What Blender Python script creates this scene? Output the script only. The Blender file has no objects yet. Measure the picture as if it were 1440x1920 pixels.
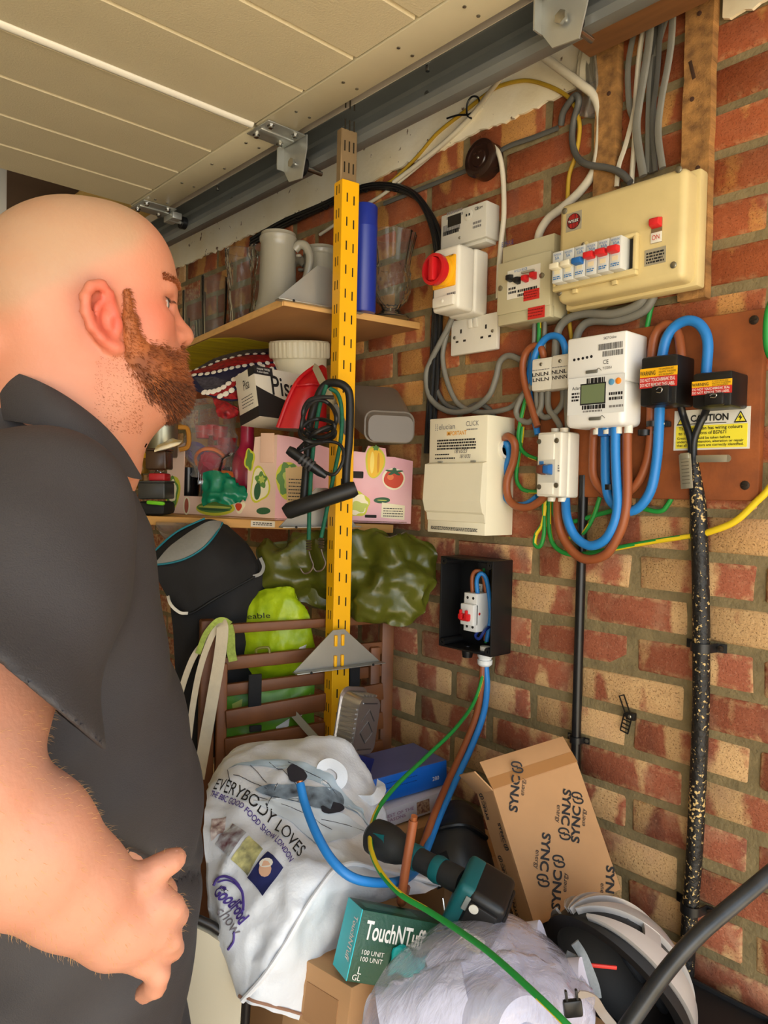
import bpy, bmesh, math, random
import numpy as np
from mathutils import Vector, Matrix
random.seed(7); rng = np.random.default_rng(7)
SC = bpy.context.scene; COL = SC.collection
# ------------------------------------------------------------ camera, world, sun, exposure
H = 1.45          # eye height
XW = 1.265        # plane of the brick wall
F, CX, CY = 1400., 720., 960.
YAW, PITCH, ROLL = math.atan2(1263, 1400), math.atan2(38, 1400), 0.022
FW = Vector((math.sin(YAW)*math.cos(PITCH), math.cos(YAW)*math.cos(PITCH), -math.sin(PITCH)))
R0 = Vector((math.cos(YAW), -math.sin(YAW), 0)); U0 = R0.cross(FW)
RT = R0*math.cos(ROLL)+U0*math.sin(ROLL); UP = U0*math.cos(ROLL)-R0*math.sin(ROLL)
EYE = Vector((0, 0, H))
cd = bpy.data.cameras.new('camera'); cam = bpy.data.objects.new('camera', cd); COL.objects.link(cam)
cam.matrix_world = Matrix(((RT.x, UP.x, -FW.x, 0), (RT.y, UP.y, -FW.y, 0), (RT.z, UP.z, -FW.z, H), (0, 0, 0, 1)))
cd.sensor_fit = 'VERTICAL'; cd.sensor_height = 24.; cd.lens = F*24./1920.; cd.clip_start = .02
SC.camera = cam
w = bpy.data.worlds.new('sky'); SC.world = w; w.use_nodes = True
bg = w.node_tree.nodes['Background']; bg.inputs[0].default_value = (.72, .86, 1., 1); bg.inputs[1].default_value = 1.5
sd = bpy.data.lights.new('sun', 'SUN'); sd.energy = 17.; sd.angle = .02; sd.color = (1, .91, .78)
sun = bpy.data.objects.new('sun', sd); COL.objects.link(sun)
sun.rotation_euler = Vector((.62, -.10, -.9)).to_track_quat('-Z', 'Y').to_euler()
ad = bpy.data.lights.new('daylight_at_door', 'AREA'); ad.shape = 'RECTANGLE'; ad.size = 4.; ad.size_y = 2.4; ad.energy = 72.; ad.color = (1, .98, .94)
al = bpy.data.objects.new('daylight_at_door', ad); COL.objects.link(al); al.location = (-1.9, -2.9, 1.15)
al.rotation_euler = Vector((.62, .78, .06)).to_track_quat('-Z', 'Z').to_euler()
vs = SC.view_settings; vs.view_transform = 'Standard'; vs.look = 'None'; vs.exposure = 0.42; vs.gamma = 1; vs.use_curve_mapping = False
SC.cycles.use_denoising = True
SC.cycles.max_bounces = 10; SC.cycles.transparent_max_bounces = 24; SC.cycles.caustics_refractive = False; SC.cycles.caustics_reflective = False
SC.cycles.sample_clamp_indirect = 6.

# ------------------------------------------------------------ from pixels of the photograph to points of the place
def ray(x, y): return RT*((x-CX)/F)-UP*((y-CY)/F)+FW
def onX(x, y, X=XW):
    d = ray(x, y); return EYE+d*(X/d.x)
def onY(x, y, Y):
    d = ray(x, y); return EYE+d*(Y/d.y)
def onZ(x, y, Z):
    d = ray(x, y); return EYE+d*((Z-H)/d.z)
def at(x, y, depth): return EYE+ray(x, y)*depth
def on(px, py, off=0.): return onX(px, py, XW-off)     # on the wall, off metres proud of it
def wmat(px, py, off=0.):                              # frame on the wall: x along it (to the right), y up, z out of it
    p = on(px, py, off); return Matrix(((0, 0, -1, p.x), (-1, 0, 0, p.y), (0, 1, 0, p.z), (0, 0, 0, 1)))
def frame(o, x, y):                                    # frame from an origin, an x axis and roughly a y axis
    x = x.normalized(); z = x.cross(y).normalized(); y = z.cross(x)
    return Matrix(((x.x, y.x, z.x, o.x), (x.y, y.y, z.y, o.y), (x.z, y.z, z.z, o.z), (0, 0, 0, 1)))
def loc(M, px, py, z=0.):                              # local point on the plane z of frame M seen at a pixel
    I = M.inverted(); e = I@EYE; d = I.to_3x3()@ray(px, py); t = (z-e.z)/d.z; return e+d*t

# ------------------------------------------------------------ materials
def lin(c):
    c = [v/255. for v in c[:3]]; return tuple(v/12.92 if v <= .04045 else ((v+.055)/1.055)**2.4 for v in c)
MATS = {}
def mat(name, c, r=.5, m=0., n=0., ns=25., b=0., bs=120., tr=0., ior=1.45, alpha=1., c2=None, coat=0., sss=0., stretch=None, emit=0.):
    if name in MATS: return MATS[name]
    M = bpy.data.materials.new(name); M.use_nodes = True; T = M.node_tree; B = T.nodes['Principled BSDF']; L = T.links.new
    c = lin(c); B.inputs['Base Color'].default_value = (*c, 1); B.inputs['Roughness'].default_value = r; B.inputs['Metallic'].default_value = m
    B.inputs['IOR'].default_value = ior; B.inputs['Transmission Weight'].default_value = tr; B.inputs['Alpha'].default_value = alpha
    B.inputs['Coat Weight'].default_value = coat
    if sss: B.inputs['Subsurface Weight'].default_value = sss; B.inputs['Subsurface Radius'].default_value = (.012, .005, .003); B.inputs['Subsurface Scale'].default_value = 1.
    if n or b:
        tc = T.nodes.new('ShaderNodeTexCoord'); src = tc.outputs['Object']
        if stretch:
            mp = T.nodes.new('ShaderNodeMapping'); mp.inputs['Scale'].default_value = stretch; L(src, mp.inputs[0]); src = mp.outputs[0]
    if n:
        N = T.nodes.new('ShaderNodeTexNoise'); N.inputs['Scale'].default_value = ns; N.inputs['Detail'].default_value = 6.; L(src, N.inputs['Vector'])
        rp = T.nodes.new('ShaderNodeMapRange'); rp.inputs[1].default_value = .3; rp.inputs[2].default_value = .7; L(N.outputs[0], rp.inputs[0])
        X = T.nodes.new('ShaderNodeMix'); X.data_type = 'RGBA'; L(rp.outputs[0], X.inputs[0])
        d = lin(c2) if c2 else tuple(v*(1-n) for v in c)
        X.inputs[6].default_value = (*c, 1); X.inputs[7].default_value = (*d, 1); L(X.outputs[2], B.inputs['Base Color'])
    if b:
        N2 = T.nodes.new('ShaderNodeTexNoise'); N2.inputs['Scale'].default_value = bs; N2.inputs['Detail'].default_value = 4.; L(src, N2.inputs['Vector'])
        bp = T.nodes.new('ShaderNodeBump'); bp.inputs['Strength'].default_value = b; bp.inputs['Distance'].default_value = .003
        L(N2.outputs[0], bp.inputs['Height']); L(bp.outputs[0], B.inputs['Normal'])
    MATS[name] = M; return M

# ------------------------------------------------------------ mesh builder
def smoothpath(P, k=6):
    P = [Vector(p) for p in P]
    if len(P) < 3: return P
    Q = [P[0]*2-P[1]]+P+[P[-1]*2-P[-2]]; out = []
    for i in range(1, len(Q)-2):
        a, b_, c, d = Q[i-1:i+3]
        for j in range(k):
            t = j/k; out.append(.5*((2*b_)+(c-a)*t+(2*a-5*b_+4*c-d)*t*t+(3*b_-a-3*c+d)*t**3))
    out.append(P[-1]); return out
class G:
    def __init__(s): s.v = []; s.f = []; s.mi = []; s.ms = []
    def add(s, v, f, M=None, m=None):
        o = len(s.v); s.v += [tuple(M@Vector(p)) if M else tuple(p) for p in v]
        if m is not None and m not in s.ms: s.ms.append(m)
        k = s.ms.index(m) if m is not None else 0
        for q in f: s.f.append(tuple(o+i for i in q)); s.mi.append(k)
        return s
    def bm(s, bm, M=None, m=None):
        bm.verts.index_update(); v = [x.co[:] for x in bm.verts]; f = [[x.index for x in q.verts] for q in bm.faces]; bm.free(); return s.add(v, f, M, m)
    def box(s, c, d, bev=0., M=None, m=None, seg=2, R=None, taper=None):
        b = bmesh.new(); bmesh.ops.create_cube(b, size=1.)
        for v in b.verts:
            v.co = Vector((v.co.x*d[0], v.co.y*d[1], v.co.z*d[2]))
            if taper and v.co.z > 0: v.co.x *= taper[0]; v.co.y *= taper[1]
        if bev: bmesh.ops.bevel(b, geom=b.edges[:], offset=bev, segments=seg, affect='EDGES', profile=.5)
        X = Matrix.Translation(c)
        if R: X = X@R
        return s.bm(b, M@X if M else X, m)
    def cyl(s, a, b, r, r2=None, n=20, m=None, M=None, cap=True):
        a = Vector(a); b = Vector(b); r2 = r if r2 is None else r2
        return s.tube([a, b], [r, r2], n=n, m=m, M=M, k=1)
    def tube(s, P, r, n=10, m=None, M=None, k=6, flat=1., up=None, closed=False):
        P0 = [Vector(p) for p in P]
        rr = list(r) if isinstance(r, (list, tuple)) else [r]*len(P0)
        if k > 1 and len(P0) > 2:
            P = smoothpath(P0, k); rs = []
            for i in range(len(P0)-1): rs += [rr[i]+(rr[i+1]-rr[i])*j/k for j in range(k)]
            rr = rs+[rr[-1]]
        else: P = P0
        v = []; f = []; t0 = (P[1]-P[0]).normalized()
        u = Vector(up) if up else (Vector((0, 0, 1)) if abs(t0.z) < .9 else Vector((1, 0, 0)))
        u = (u-t0*u.dot(t0)).normalized()
        for i, p in enumerate(P):
            t = (P[min(i+1, len(P)-1)]-P[max(i-1, 0)])
            if t.length > 1e-9: t.normalize()
            if up: u = Vector(up)
            u = u-t*u.dot(t)
            if u.length < 1e-6: u = t.orthogonal()
            u.normalize(); w_ = t.cross(u)
            for j in range(n):
                a = 2*math.pi*j/n; v.append(p+u*(math.cos(a)*rr[i]*flat)+w_*(math.sin(a)*rr[i]))
        for i in range(len(P)-1):
            for j in range(n): f.append((i*n+j, i*n+(j+1) % n, (i+1)*n+(j+1) % n, (i+1)*n+j))
        f.append(tuple(range(n-1, -1, -1))); f.append(tuple((len(P)-1)*n+j for j in range(n)))
        return s.add(v, f, M, m)
    def lathe(s, prof, n=32, m=None, M=None, wob=None):    # profile of (radius, height)
        v = []; f = []
        for (r, h) in prof:
            for j in range(n):
                a = 2*math.pi*j/n; q = r*(1+(wob(a, h) if wob else 0)); v.append((q*math.cos(a), q*math.sin(a), h))
        for i in range(len(prof)-1):
            for j in range(n): f.append((i*n+j, i*n+(j+1) % n, (i+1)*n+(j+1) % n, (i+1)*n+j))
        if prof[0][0] > 1e-6: f.append(tuple(range(n-1, -1, -1)))
        if prof[-1][0] > 1e-6: f.append(tuple((len(prof)-1)*n+j for j in range(n)))
        return s.add(v, f, M, m)
    def prism(s, poly, h, M=None, m=None, z0=0.):          # polygon in xy, extruded from z0 to z0+h
        n = len(poly); v = [(p[0], p[1], z0) for p in poly]+[(p[0], p[1], z0+h) for p in poly]
        f = [tuple(range(n-1, -1, -1)), tuple(range(n, 2*n))]+[(i, (i+1) % n, n+(i+1) % n, n+i) for i in range(n)]
        return s.add(v, f, M, m)
    def quad(s, p, m=None, M=None): return s.add(p, [tuple(range(len(p)))], M, m)
    def grid(s, fn, nu, nv, m=None, M=None, th=0.):
        v = [Vector(fn(i/nu, j/nv)) for j in range(nv+1) for i in range(nu+1)]
        f = [(j*(nu+1)+i, j*(nu+1)+i+1, (j+1)*(nu+1)+i+1, (j+1)*(nu+1)+i) for j in range(nv) for i in range(nu)]
        return s.add(v, f, M, m)
    def obj(s, name, m=None, par=None, M=None, ang=.7, kind=None, label=None, solid=0.):
        me = bpy.data.meshes.new(name); me.from_pydata(s.v, [], s.f)
        if m is not None: me.materials.append(m)
        else:
            for q in s.ms: me.materials.append(q)
            me.polygons.foreach_set('material_index', s.mi)
        b = bmesh.new(); b.from_mesh(me); bmesh.ops.recalc_face_normals(b, faces=b.faces[:]); b.to_mesh(me); b.free()
        if ang: me.polygons.foreach_set('use_smooth', [True]*len(me.polygons)); me.set_sharp_from_angle(angle=ang)
        me.update()
        o = bpy.data.objects.new(name, me); COL.objects.link(o)
        if par: o.parent = par
        if M: o.matrix_local = M
        if kind: o['kind'] = kind
        if label: o['label'] = label
        if solid:
            q = o.modifiers.new('thickness', 'SOLIDIFY'); q.thickness = solid; q.offset = 0
        return o
def tag(o, label, cat, group=None, kind=None):
    if label: o['label'] = label
    if cat: o['category'] = cat
    if group: o['group'] = group
    if kind: o['kind'] = kind
    return o
def thing(name, label, cat, M=None, group=None):
    o = bpy.data.objects.new(name, None); COL.objects.link(o); o.empty_display_size = .02
    if M is not None: o.matrix_world = M if isinstance(M, Matrix) else Matrix.Translation(M)
    return tag(o, label, cat, group)
def copy_thing(o, M, label=None, group=None):
    c = o.copy(); COL.objects.link(c); c.matrix_world = M
    for ch in o.children:
        d = ch.copy(); COL.objects.link(d); d.parent = c
        for g in ch.children:
            e = g.copy(); COL.objects.link(e); e.parent = d
    if label: c['label'] = label
    if group: c['group'] = group
    return c
def text(s, par, M, m, w=None, h=None, name='lettering', depth=.0004, bold=0., slant=0., align='L', x=0., y=0., z=0., rot=0., label=None):
    cu = bpy.data.curves.new('t', 'FONT'); cu.body = s; cu.extrude = 0; cu.offset = bold; cu.shear = slant; cu.resolution_u = 3
    if align == 'C': cu.align_x = 'CENTER'
    t = bpy.data.objects.new('t', cu); COL.objects.link(t)
    me = bpy.data.meshes.new_from_object(t); bpy.data.objects.remove(t); bpy.data.curves.remove(cu)
    if not me.vertices: return None
    a = np.empty(len(me.vertices)*3); me.vertices.foreach_get('co', a); a = a.reshape(-1, 3)
    lo = a.min(0); hi = a.max(0); sx = sy = None
    if w: sx = w/max(hi[0]-lo[0], 1e-6)
    if h: sy = h/max(hi[1]-lo[1], 1e-6)
    sx = sx or sy; sy = sy or sx
    a[:, 0] = (a[:, 0]-(lo[0] if align == 'L' else 0))*sx; a[:, 1] = (a[:, 1]-lo[1])*sy
    c, q = math.cos(rot), math.sin(rot); X = a[:, 0]*c-a[:, 1]*q+x; Y = a[:, 0]*q+a[:, 1]*c+y
    a[:, 0] = X; a[:, 1] = Y; a[:, 2] = z+depth
    me.vertices.foreach_set('co', a.ravel()); me.materials.append(m); me.update()
    me.name = name; o = bpy.data.objects.new(name, me); COL.objects.link(o); o.parent = par
    if M: o.matrix_local = M
    if label: o['label'] = label
    return o
def small_print(g, x0, x1, ys, h, z, m):                 # lines too small to read: short broken strokes of ink
    for y in ys:
        x = x0
        while x < x1-.002:
            l = random.uniform(.002, .007); e = min(x+l, x1); g.quad([(x, y, z), (e, y, z), (e, y+h, z), (x, y+h, z)], m); x = e+.0011

# ------------------------------------------------------------ shared materials
WHITE = mat('white_plastic', (226, 222, 208), .38, n=.05, ns=30, b=.05, bs=300)
CREAM = mat('cream_plastic', (214, 194, 138), .42, n=.12, ns=14, b=.05, bs=200)
GREYW = mat('grey_white_plastic', (206, 203, 190), .4, n=.05, ns=20)
BLACK = mat('black_plastic', (24, 24, 25), .38, n=.2, ns=40)
MATBLACK = mat('matt_black', (17, 17, 18), .7, n=.3, ns=40)
INK = mat('black_ink', (28, 27, 28), .6); GREYINK = mat('grey_ink', (128, 126, 124), .6); REDINK = mat('red_label', (196, 44, 38), .5)
BLUEINK = mat('blue_ink', (60, 120, 180), .6); WHITEINK = mat('white_ink', (238, 236, 230), .6)
RED = mat('red_plastic', (200, 28, 34), .35, n=.1, ns=30); BLUE = mat('blue_plastic', (40, 98, 170), .4)
YELLOW = mat('yellow_plastic', (238, 180, 26), .4)
ZINC = mat('zinc_plated_steel', (196, 198, 192), .36, m=.65, n=.22, ns=9, b=.03, bs=60)
STEEL = mat('polished_steel', (190, 190, 188), .22, m=1.)
SCREWM = mat('screw_steel', (150, 146, 132), .35, m=.9)
CBLUE = mat('blue_cable_sheath', (38, 128, 206), .42, n=.12, ns=12); CBROWN = mat('brown_cable_sheath', (150, 82, 46), .45, n=.12, ns=12)
CGREY = mat('grey_cable_sheath', (126, 124, 114), .5, n=.18, ns=20); CGREYD = mat('dark_grey_cable_sheath', (92, 91, 86), .5, n=.2, ns=20)
CWHITE = mat('white_cable_sheath', (214, 206, 184), .5, n=.15, ns=18); CGREEN = mat('green_cable_sheath', (34, 140, 58), .45)
CYELLOW = mat('yellow_cable_sheath', (226, 196, 34), .45, n=.1, ns=15); COPPER = mat('copper_core', (196, 118, 72), .35, m=.7)
def thin_glass():
    M = bpy.data.materials.new('clear_glass'); M.use_nodes = True; T = M.node_tree; T.nodes.remove(T.nodes['Principled BSDF']); O = T.nodes['Material Output']
    t = T.nodes.new('ShaderNodeBsdfTransparent'); t.inputs[0].default_value = (.96, .97, .96, 1); g = T.nodes.new('ShaderNodeBsdfGlossy'); g.inputs['Roughness'].default_value = .06; g.inputs['Color'].default_value = (1, .99, .96, 1)
    d = T.nodes.new('ShaderNodeBsdfTranslucent'); d.inputs[0].default_value = (.9, .9, .86, 1); d2 = T.nodes.new('ShaderNodeBsdfDiffuse'); d2.inputs[0].default_value = (.9, .9, .86, 1)
    f = T.nodes.new('ShaderNodeLayerWeight'); f.inputs['Blend'].default_value = .16; m = T.nodes.new('ShaderNodeMixShader'); m2 = T.nodes.new('ShaderNodeMixShader'); m2.inputs[0].default_value = .03; m3 = T.nodes.new('ShaderNodeMixShader')
    L = T.links.new; L(d.outputs[0], m3.inputs[1]); L(d2.outputs[0], m3.inputs[2]); L(t.outputs[0], m2.inputs[1]); L(m3.outputs[0], m2.inputs[2]); L(f.outputs['Fresnel'], m.inputs[0]); L(m2.outputs[0], m.inputs[1]); L(g.outputs[0], m.inputs[2]); L(m.outputs[0], O.inputs[0]); return M
GLASS = thin_glass()
CARD = mat('brown_cardboard', (186, 142, 98), .8, n=.1, ns=14, b=.1, bs=90); CARDIN = mat('cardboard_core', (164, 122, 82), .85)
def film(name, c, fac, bs, st):
    M = bpy.data.materials.new(name); M.use_nodes = True; T = M.node_tree; L = T.links.new; B = T.nodes['Principled BSDF']; O = T.nodes['Material Output']
    B.inputs['Base Color'].default_value = (*lin(c), 1); B.inputs['Roughness'].default_value = .13; B.inputs['Specular IOR Level'].default_value = .9; B.inputs['Coat Weight'].default_value = 1.; B.inputs['Coat Roughness'].default_value = .06
    tc = T.nodes.new('ShaderNodeTexCoord'); mp = T.nodes.new('ShaderNodeMapping'); mp.inputs['Scale'].default_value = st; mp.inputs['Rotation'].default_value = (.4, .7, .5); L(tc.outputs['Object'], mp.inputs[0])
    N = T.nodes.new('ShaderNodeTexNoise'); N.inputs['Scale'].default_value = bs; N.inputs['Detail'].default_value = 5.; N.inputs['Distortion'].default_value = 1.2; L(mp.outputs[0], N.inputs['Vector'])
    b = T.nodes.new('ShaderNodeBump'); b.inputs['Strength'].default_value = 1.; b.inputs['Distance'].default_value = .006; L(N.outputs[0], b.inputs['Height']); L(b.outputs[0], B.inputs['Normal']); L(b.outputs[0], B.inputs['Coat Normal'])
    t = T.nodes.new('ShaderNodeBsdfTransparent'); f = T.nodes.new('ShaderNodeLayerWeight'); f.inputs['Blend'].default_value = .35; L(b.outputs[0], f.inputs['Normal'])
    a = T.nodes.new('ShaderNodeMath'); a.operation = 'MULTIPLY_ADD'; a.inputs[1].default_value = .8; a.inputs[2].default_value = fac; a.use_clamp = True; L(f.outputs['Facing'], a.inputs[0])
    m = T.nodes.new('ShaderNodeMixShader'); L(a.outputs[0], m.inputs[0]); L(t.outputs[0], m.inputs[1]); L(B.outputs[0], m.inputs[2]); L(m.outputs[0], O.inputs[0]); MATS[name] = M; return M
def screw(par, M, x, y, z, r=.004, name='screw', m=None):
    g = G(); g.lathe([(r, 0), (r, .0012), (r*.7, .0022), (0, .0024)], n=12); g.box((0, 0, .0023), (r*1.3, r*.28, .0012)); return g.obj(name, m or SCREWM, par, Matrix.Translation((x, y, z)))
def cable(name, label, pts, r, m, cat='cable', group=None, n=10, flat=1., up=None, k=6):
    """A cable run; a second material m2 makes the stripe of an earth wire."""
    g = G(); P = smoothpath([Vector(p) for p in pts], k); c = P[0].copy()
    if isinstance(m, tuple):
        g.tube(P, r, n=12, k=1, flat=flat, up=up); o = None
        me_o = g
        o = g.obj(name, None, None, None)
        for q in m: o.data.materials.append(q)
        nf = len(o.data.polygons); idx = [0]*nf
        for i in range(nf-2):
            j = (i+(i//12)//5) % 12
            if j in (0, 1, 2, 3): idx[i] = 1
        o.data.polygons.foreach_set('material_index', idx)
    else: o = g.tube(P, r, n=n, k=1, flat=flat, up=up).obj(name, m)
    for v in o.data.vertices: v.co -= c
    o.location = c
    return tag(o, label, cat, group)
def W(off, *pp): return [on(p[0], p[1], p[2] if len(p) > 2 else off) for p in pp]
# ------------------------------------------------------------ the setting
def struct(o, label=None):
    o['kind'] = 'structure'
    if label: o['label'] = label
    return o
CONC = mat('concrete_floor', (150, 145, 135), .8, n=.25, ns=5, b=.2, bs=60)
PLAST = mat('cream_painted_masonry', (232, 220, 186), .75, n=.16, ns=9, b=.5, bs=45)
struct(G().box((-.1, 2.2, -.05), (2.8, 5.0, .1)).obj('floor', CONC), 'grey concrete garage floor')
struct(G().box((0, -6.2, -.06), (16, 12, .1)).obj('ground', mat('driveway_paving', (200, 184, 156), .85, n=.2, ns=3)), 'pale driveway outside the open garage')
struct(G().box((0, 2.2, 2.70), (2.9, 5.2, .12)).obj('ceiling', mat('ceiling_board', (128, 104, 90), .8, n=.15, ns=4)), 'tan board garage ceiling')
struct(G().box((-1.56, 2.2, 1.3), (.12, 5.0, 2.7)).obj('wall_left', PLAST), 'cream painted garage wall')
struct(G().box((-.1, 4.7, 1.3), (2.8, .12, 2.7)).obj('wall_back', PLAST), 'cream painted end wall of the garage')
# brick wall: mortar bed and single bricks
MORT = mat('mortar', (140, 124, 88), .9, n=.35, ns=30, b=.8, bs=150)
wall = struct(G().box((XW+.0035+.05, 2.15, 1.31), (.1, 5.1, 2.66)).obj('wall_right', MORT), 'red and yellow stock brick wall')
def brick_material():
    M = bpy.data.materials.new('stock_brick'); M.use_nodes = True; T = M.node_tree; L = T.links.new; B = T.nodes['Principled BSDF']
    N = T.nodes.new; B.inputs['Roughness'].default_value = .85; B.inputs['Specular IOR Level'].default_value = .25
    oi = N('ShaderNodeObjectInfo'); sc = N('ShaderNodeSeparateColor'); L(oi.outputs['Color'], sc.inputs[0])
    tc = N('ShaderNodeTexCoord'); ad = N('ShaderNodeVectorMath'); ad.operation = 'ADD'; sv = N('ShaderNodeCombineXYZ')
    mu = N('ShaderNodeMath'); mu.operation = 'MULTIPLY'; mu.inputs[1].default_value = 37.; L(sc.outputs[1], mu.inputs[0])
    L(mu.outputs[0], sv.inputs[0]); L(mu.outputs[0], sv.inputs[1]); L(tc.outputs['Object'], ad.inputs[0]); L(sv.outputs[0], ad.inputs[1])
    def noise(scale, vec, det=4.):
        q = N('ShaderNodeTexNoise'); q.inputs['Scale'].default_value = scale; q.inputs['Detail'].default_value = det; L(vec, q.inputs['Vector']); return q.outputs[0]
    def math2(op, a, b, c=None):
        q = N('ShaderNodeMath'); q.operation = op
        for i, x in enumerate((a, b, c)):
            if x is None: continue
            if isinstance(x, (int, float)): q.inputs[i].default_value = x
            else: L(x, q.inputs[i])
        return q.outputs[0]
    def ramp(x, a, b):
        q = N('ShaderNodeMapRange'); q.inputs[1].default_value = a; q.inputs[2].default_value = b; L(x, q.inputs[0]); return q.outputs[0]
    def mix(f, a, b):
        q = N('ShaderNodeMix'); q.data_type = 'RGBA'
        for i, x in ((0, f), (6, a), (7, b)):
            if isinstance(x, tuple): q.inputs[i].default_value = (*lin(x), 1)
            elif isinstance(x, float): q.inputs[i].default_value = x
            else: L(x, q.inputs[i])
        return q.outputs[2]
    # kiln bands along the brick: noise mainly along x, its edge worn by a finer noise
    mp = N('ShaderNodeMapping'); mp.inputs['Scale'].default_value = (13., 4., 0.); L(ad.outputs[0], mp.inputs[0])
    band = math2('ADD', noise(1., mp.outputs[0], 1.), math2('MULTIPLY', math2('SUBTRACT', noise(70., ad.outputs[0]), .5), .10))
    buff = ramp(math2('SUBTRACT', band, math2('MULTIPLY_ADD', sc.outputs[0], -.42, .735)), -.01, .05)
    mp2 = N('ShaderNodeMapping'); mp2.inputs['Scale'].default_value = (16., 7., 0.); mp2.inputs['Location'].default_value = (5.3, 2.1, 0); L(ad.outputs[0], mp2.inputs[0])
    dark = ramp(noise(1., mp2.outputs[0], 2.),   .50, .66)
    low_mix = oi.outputs['Alpha']; red = mix(low_mix, mix(noise(28., ad.outputs[0]), (170, 92, 52), (138, 68, 38)), mix(noise(28., ad.outputs[0]), (176, 106, 78), (146, 78, 56)))  # upper bricks darker and more orange, lower ones paler with more lime
    red = mix(math2('MULTIPLY', dark, sc.outputs[2]), red, (116, 72, 60))
    bf = mix(low_mix, mix(noise(22., ad.outputs[0]), (208, 156, 84), (180, 120, 64)), mix(noise(22., ad.outputs[0]), (222, 186, 134), (202, 158, 108)))
    spots = ramp(noise(330., ad.outputs[0], 2.), .60, .68)
    bf = mix(math2('MULTIPLY', spots, .55), bf, (110, 74, 46))
    pale = ramp(noise(200., ad.outputs[0], 2.), .58, .74)
    red = mix(math2('MULTIPLY', pale, math2('MULTIPLY_ADD', low_mix, .30, .06)), red, (212, 158, 128))
    col = mix(buff, red, bf)
    grain = ramp(noise(420., ad.outputs[0], 3.), .25, .75)
    col = mix(math2('MULTIPLY', grain, .30), col, (96, 62, 44))
    # lime smears near the arrises
    sx = N('ShaderNodeSeparateXYZ'); L(tc.outputs['Object'], sx.inputs[0])
    e = math2('MAXIMUM', math2('SUBTRACT', math2('ABSOLUTE', sx.outputs[0], 0.), .090), math2('SUBTRACT', math2('ABSOLUTE', sx.outputs[1], 0.), .0175))
    smear = math2('MULTIPLY', ramp(e, .002, .014), ramp(noise(75., ad.outputs[0]), .44, .60))
    col = mix(math2('MULTIPLY', smear, math2('MULTIPLY_ADD', low_mix, .45, .30)), col, (206, 172, 124))
    col = mix(math2('MULTIPLY', ramp(noise(11., ad.outputs[0]), .52, .72), math2('MULTIPLY_ADD', low_mix, .42, .08)), col, (190, 156, 124))
    L(col, B.inputs['Base Color'])
    bp = N('ShaderNodeBump'); bp.inputs['Strength'].default_value = .8; bp.inputs['Distance'].default_value = .0025
    L(math2('ADD', noise(120., ad.outputs[0], 6.), math2('MULTIPLY', spots, -.4)), bp.inputs['Height']); L(bp.outputs[0], B.inputs['Normal'])
    return M
BRICK = brick_material()
def brick_mesh(i, l=.2065, h=.0615):
    g = G(); g.box((0, 0, -.014), (l, h, .028), .0042, seg=1)
    me = bpy.data.meshes.new('brick'); v = [(x+random.gauss(0, .0011), y+random.gauss(0, .0011), z+(random.gauss(0, .0008) if z > -.01 else 0)) for x, y, z in g.v]
    me.from_pydata(v, [], g.f); me.materials.append(BRICK); me.polygons.foreach_set('use_smooth', [True]*len(me.polygons)); me.set_sharp_from_angle(angle=1.0); me.update(); return me
BM = [brick_mesh(i) for i in range(8)]
Z0, CO, PX = 1.3515, .0755, .2225
TONE = {(-1, 0): (.33, .1), (-1, 1): (.52, .2), (-2, 0): (.36, .1), (-2, -1): (.86, .1), (-2, 1): (.55, .2), (-3, 0): (.33, .4), (-3, 1): (.3, .1), (-3, 2): (.3, .1),
        (-4, 0): (.9, .1), (-4, -1): (.3, .3), (-4, 1): (.5, .6), (-5, 0): (.6, .9), (-5, 1): (.86, .1), (-5, 2): (.62, .8), (-6, 0): (.25, .1), (-6, -1): (.4, .3), (-6, 1): (.6, .9),
        (-7, 0): (.52, .8), (-7, 1): (.42, .8), (-7, -1): (.3, .6), (-8, 0): (.68, .3), (-8, -1): (.5, 1.), (-9, 0): (.6, .9), (-9, -1): (.6, .5), (-10, 0): (.7, .4), (-10, -1): (.4, .9), (0, 0): (.66, .8), (0, -1): (.66, .5)}
rest = G()
for k in range(-18, 14):
    z = Z0+(k+.5)*CO; ph = .486 if k % 2 else .3775
    for i in range(-4, 20):
        y0 = ph+PX*i; y1 = y0+PX
        if k >= 12 and not (.5 < y0 < .9): continue
        ii = i if k % 2 else i-1
        if -12 <= k and .2 < y1 and y0 < 2.35:
            o = bpy.data.objects.new('brick', random.choice(BM)); COL.objects.link(o); o.parent = wall
            dz = random.gauss(0, .0009)
            o.matrix_local = Matrix(((0, 0, -1, XW+random.gauss(0, .0012)), (-1, 0, 0, (y0+y1)/2+random.gauss(0, .0014)), (0, 1, 0, z+dz), (0, 0, 0, 1)))@Matrix.Rotation(random.gauss(0, .006), 4, 'Z')
            if random.random() < .5: o.scale = (-o.scale.x, o.scale.y, o.scale.z)
            up = k >= 4
            t = TONE.get((k, ii)) or ((random.choice((.22, .3, .38, .3, .55)), random.choice((.1, .3, .5))) if up else (random.choice((.3, .4, .5, .62, .55)), random.choice((.2, .5, .9))))
            o.color = (t[0], random.random(), t[1], max(0., min(1., (1.62-z)/.34)))
        else:
            rest.box((-(y0+y1)/2, z, -.014), (.2065, .0615, .028), .004, seg=1)
o = rest.obj('brickwork', BRICK, wall, Matrix(((0, 0, -1, XW), (-1, 0, 0, 0), (0, 1, 0, 0), (0, 0, 0, 1))), ang=0, kind='stuff'); o.color = (.42, .3, .4, .6)
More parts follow.
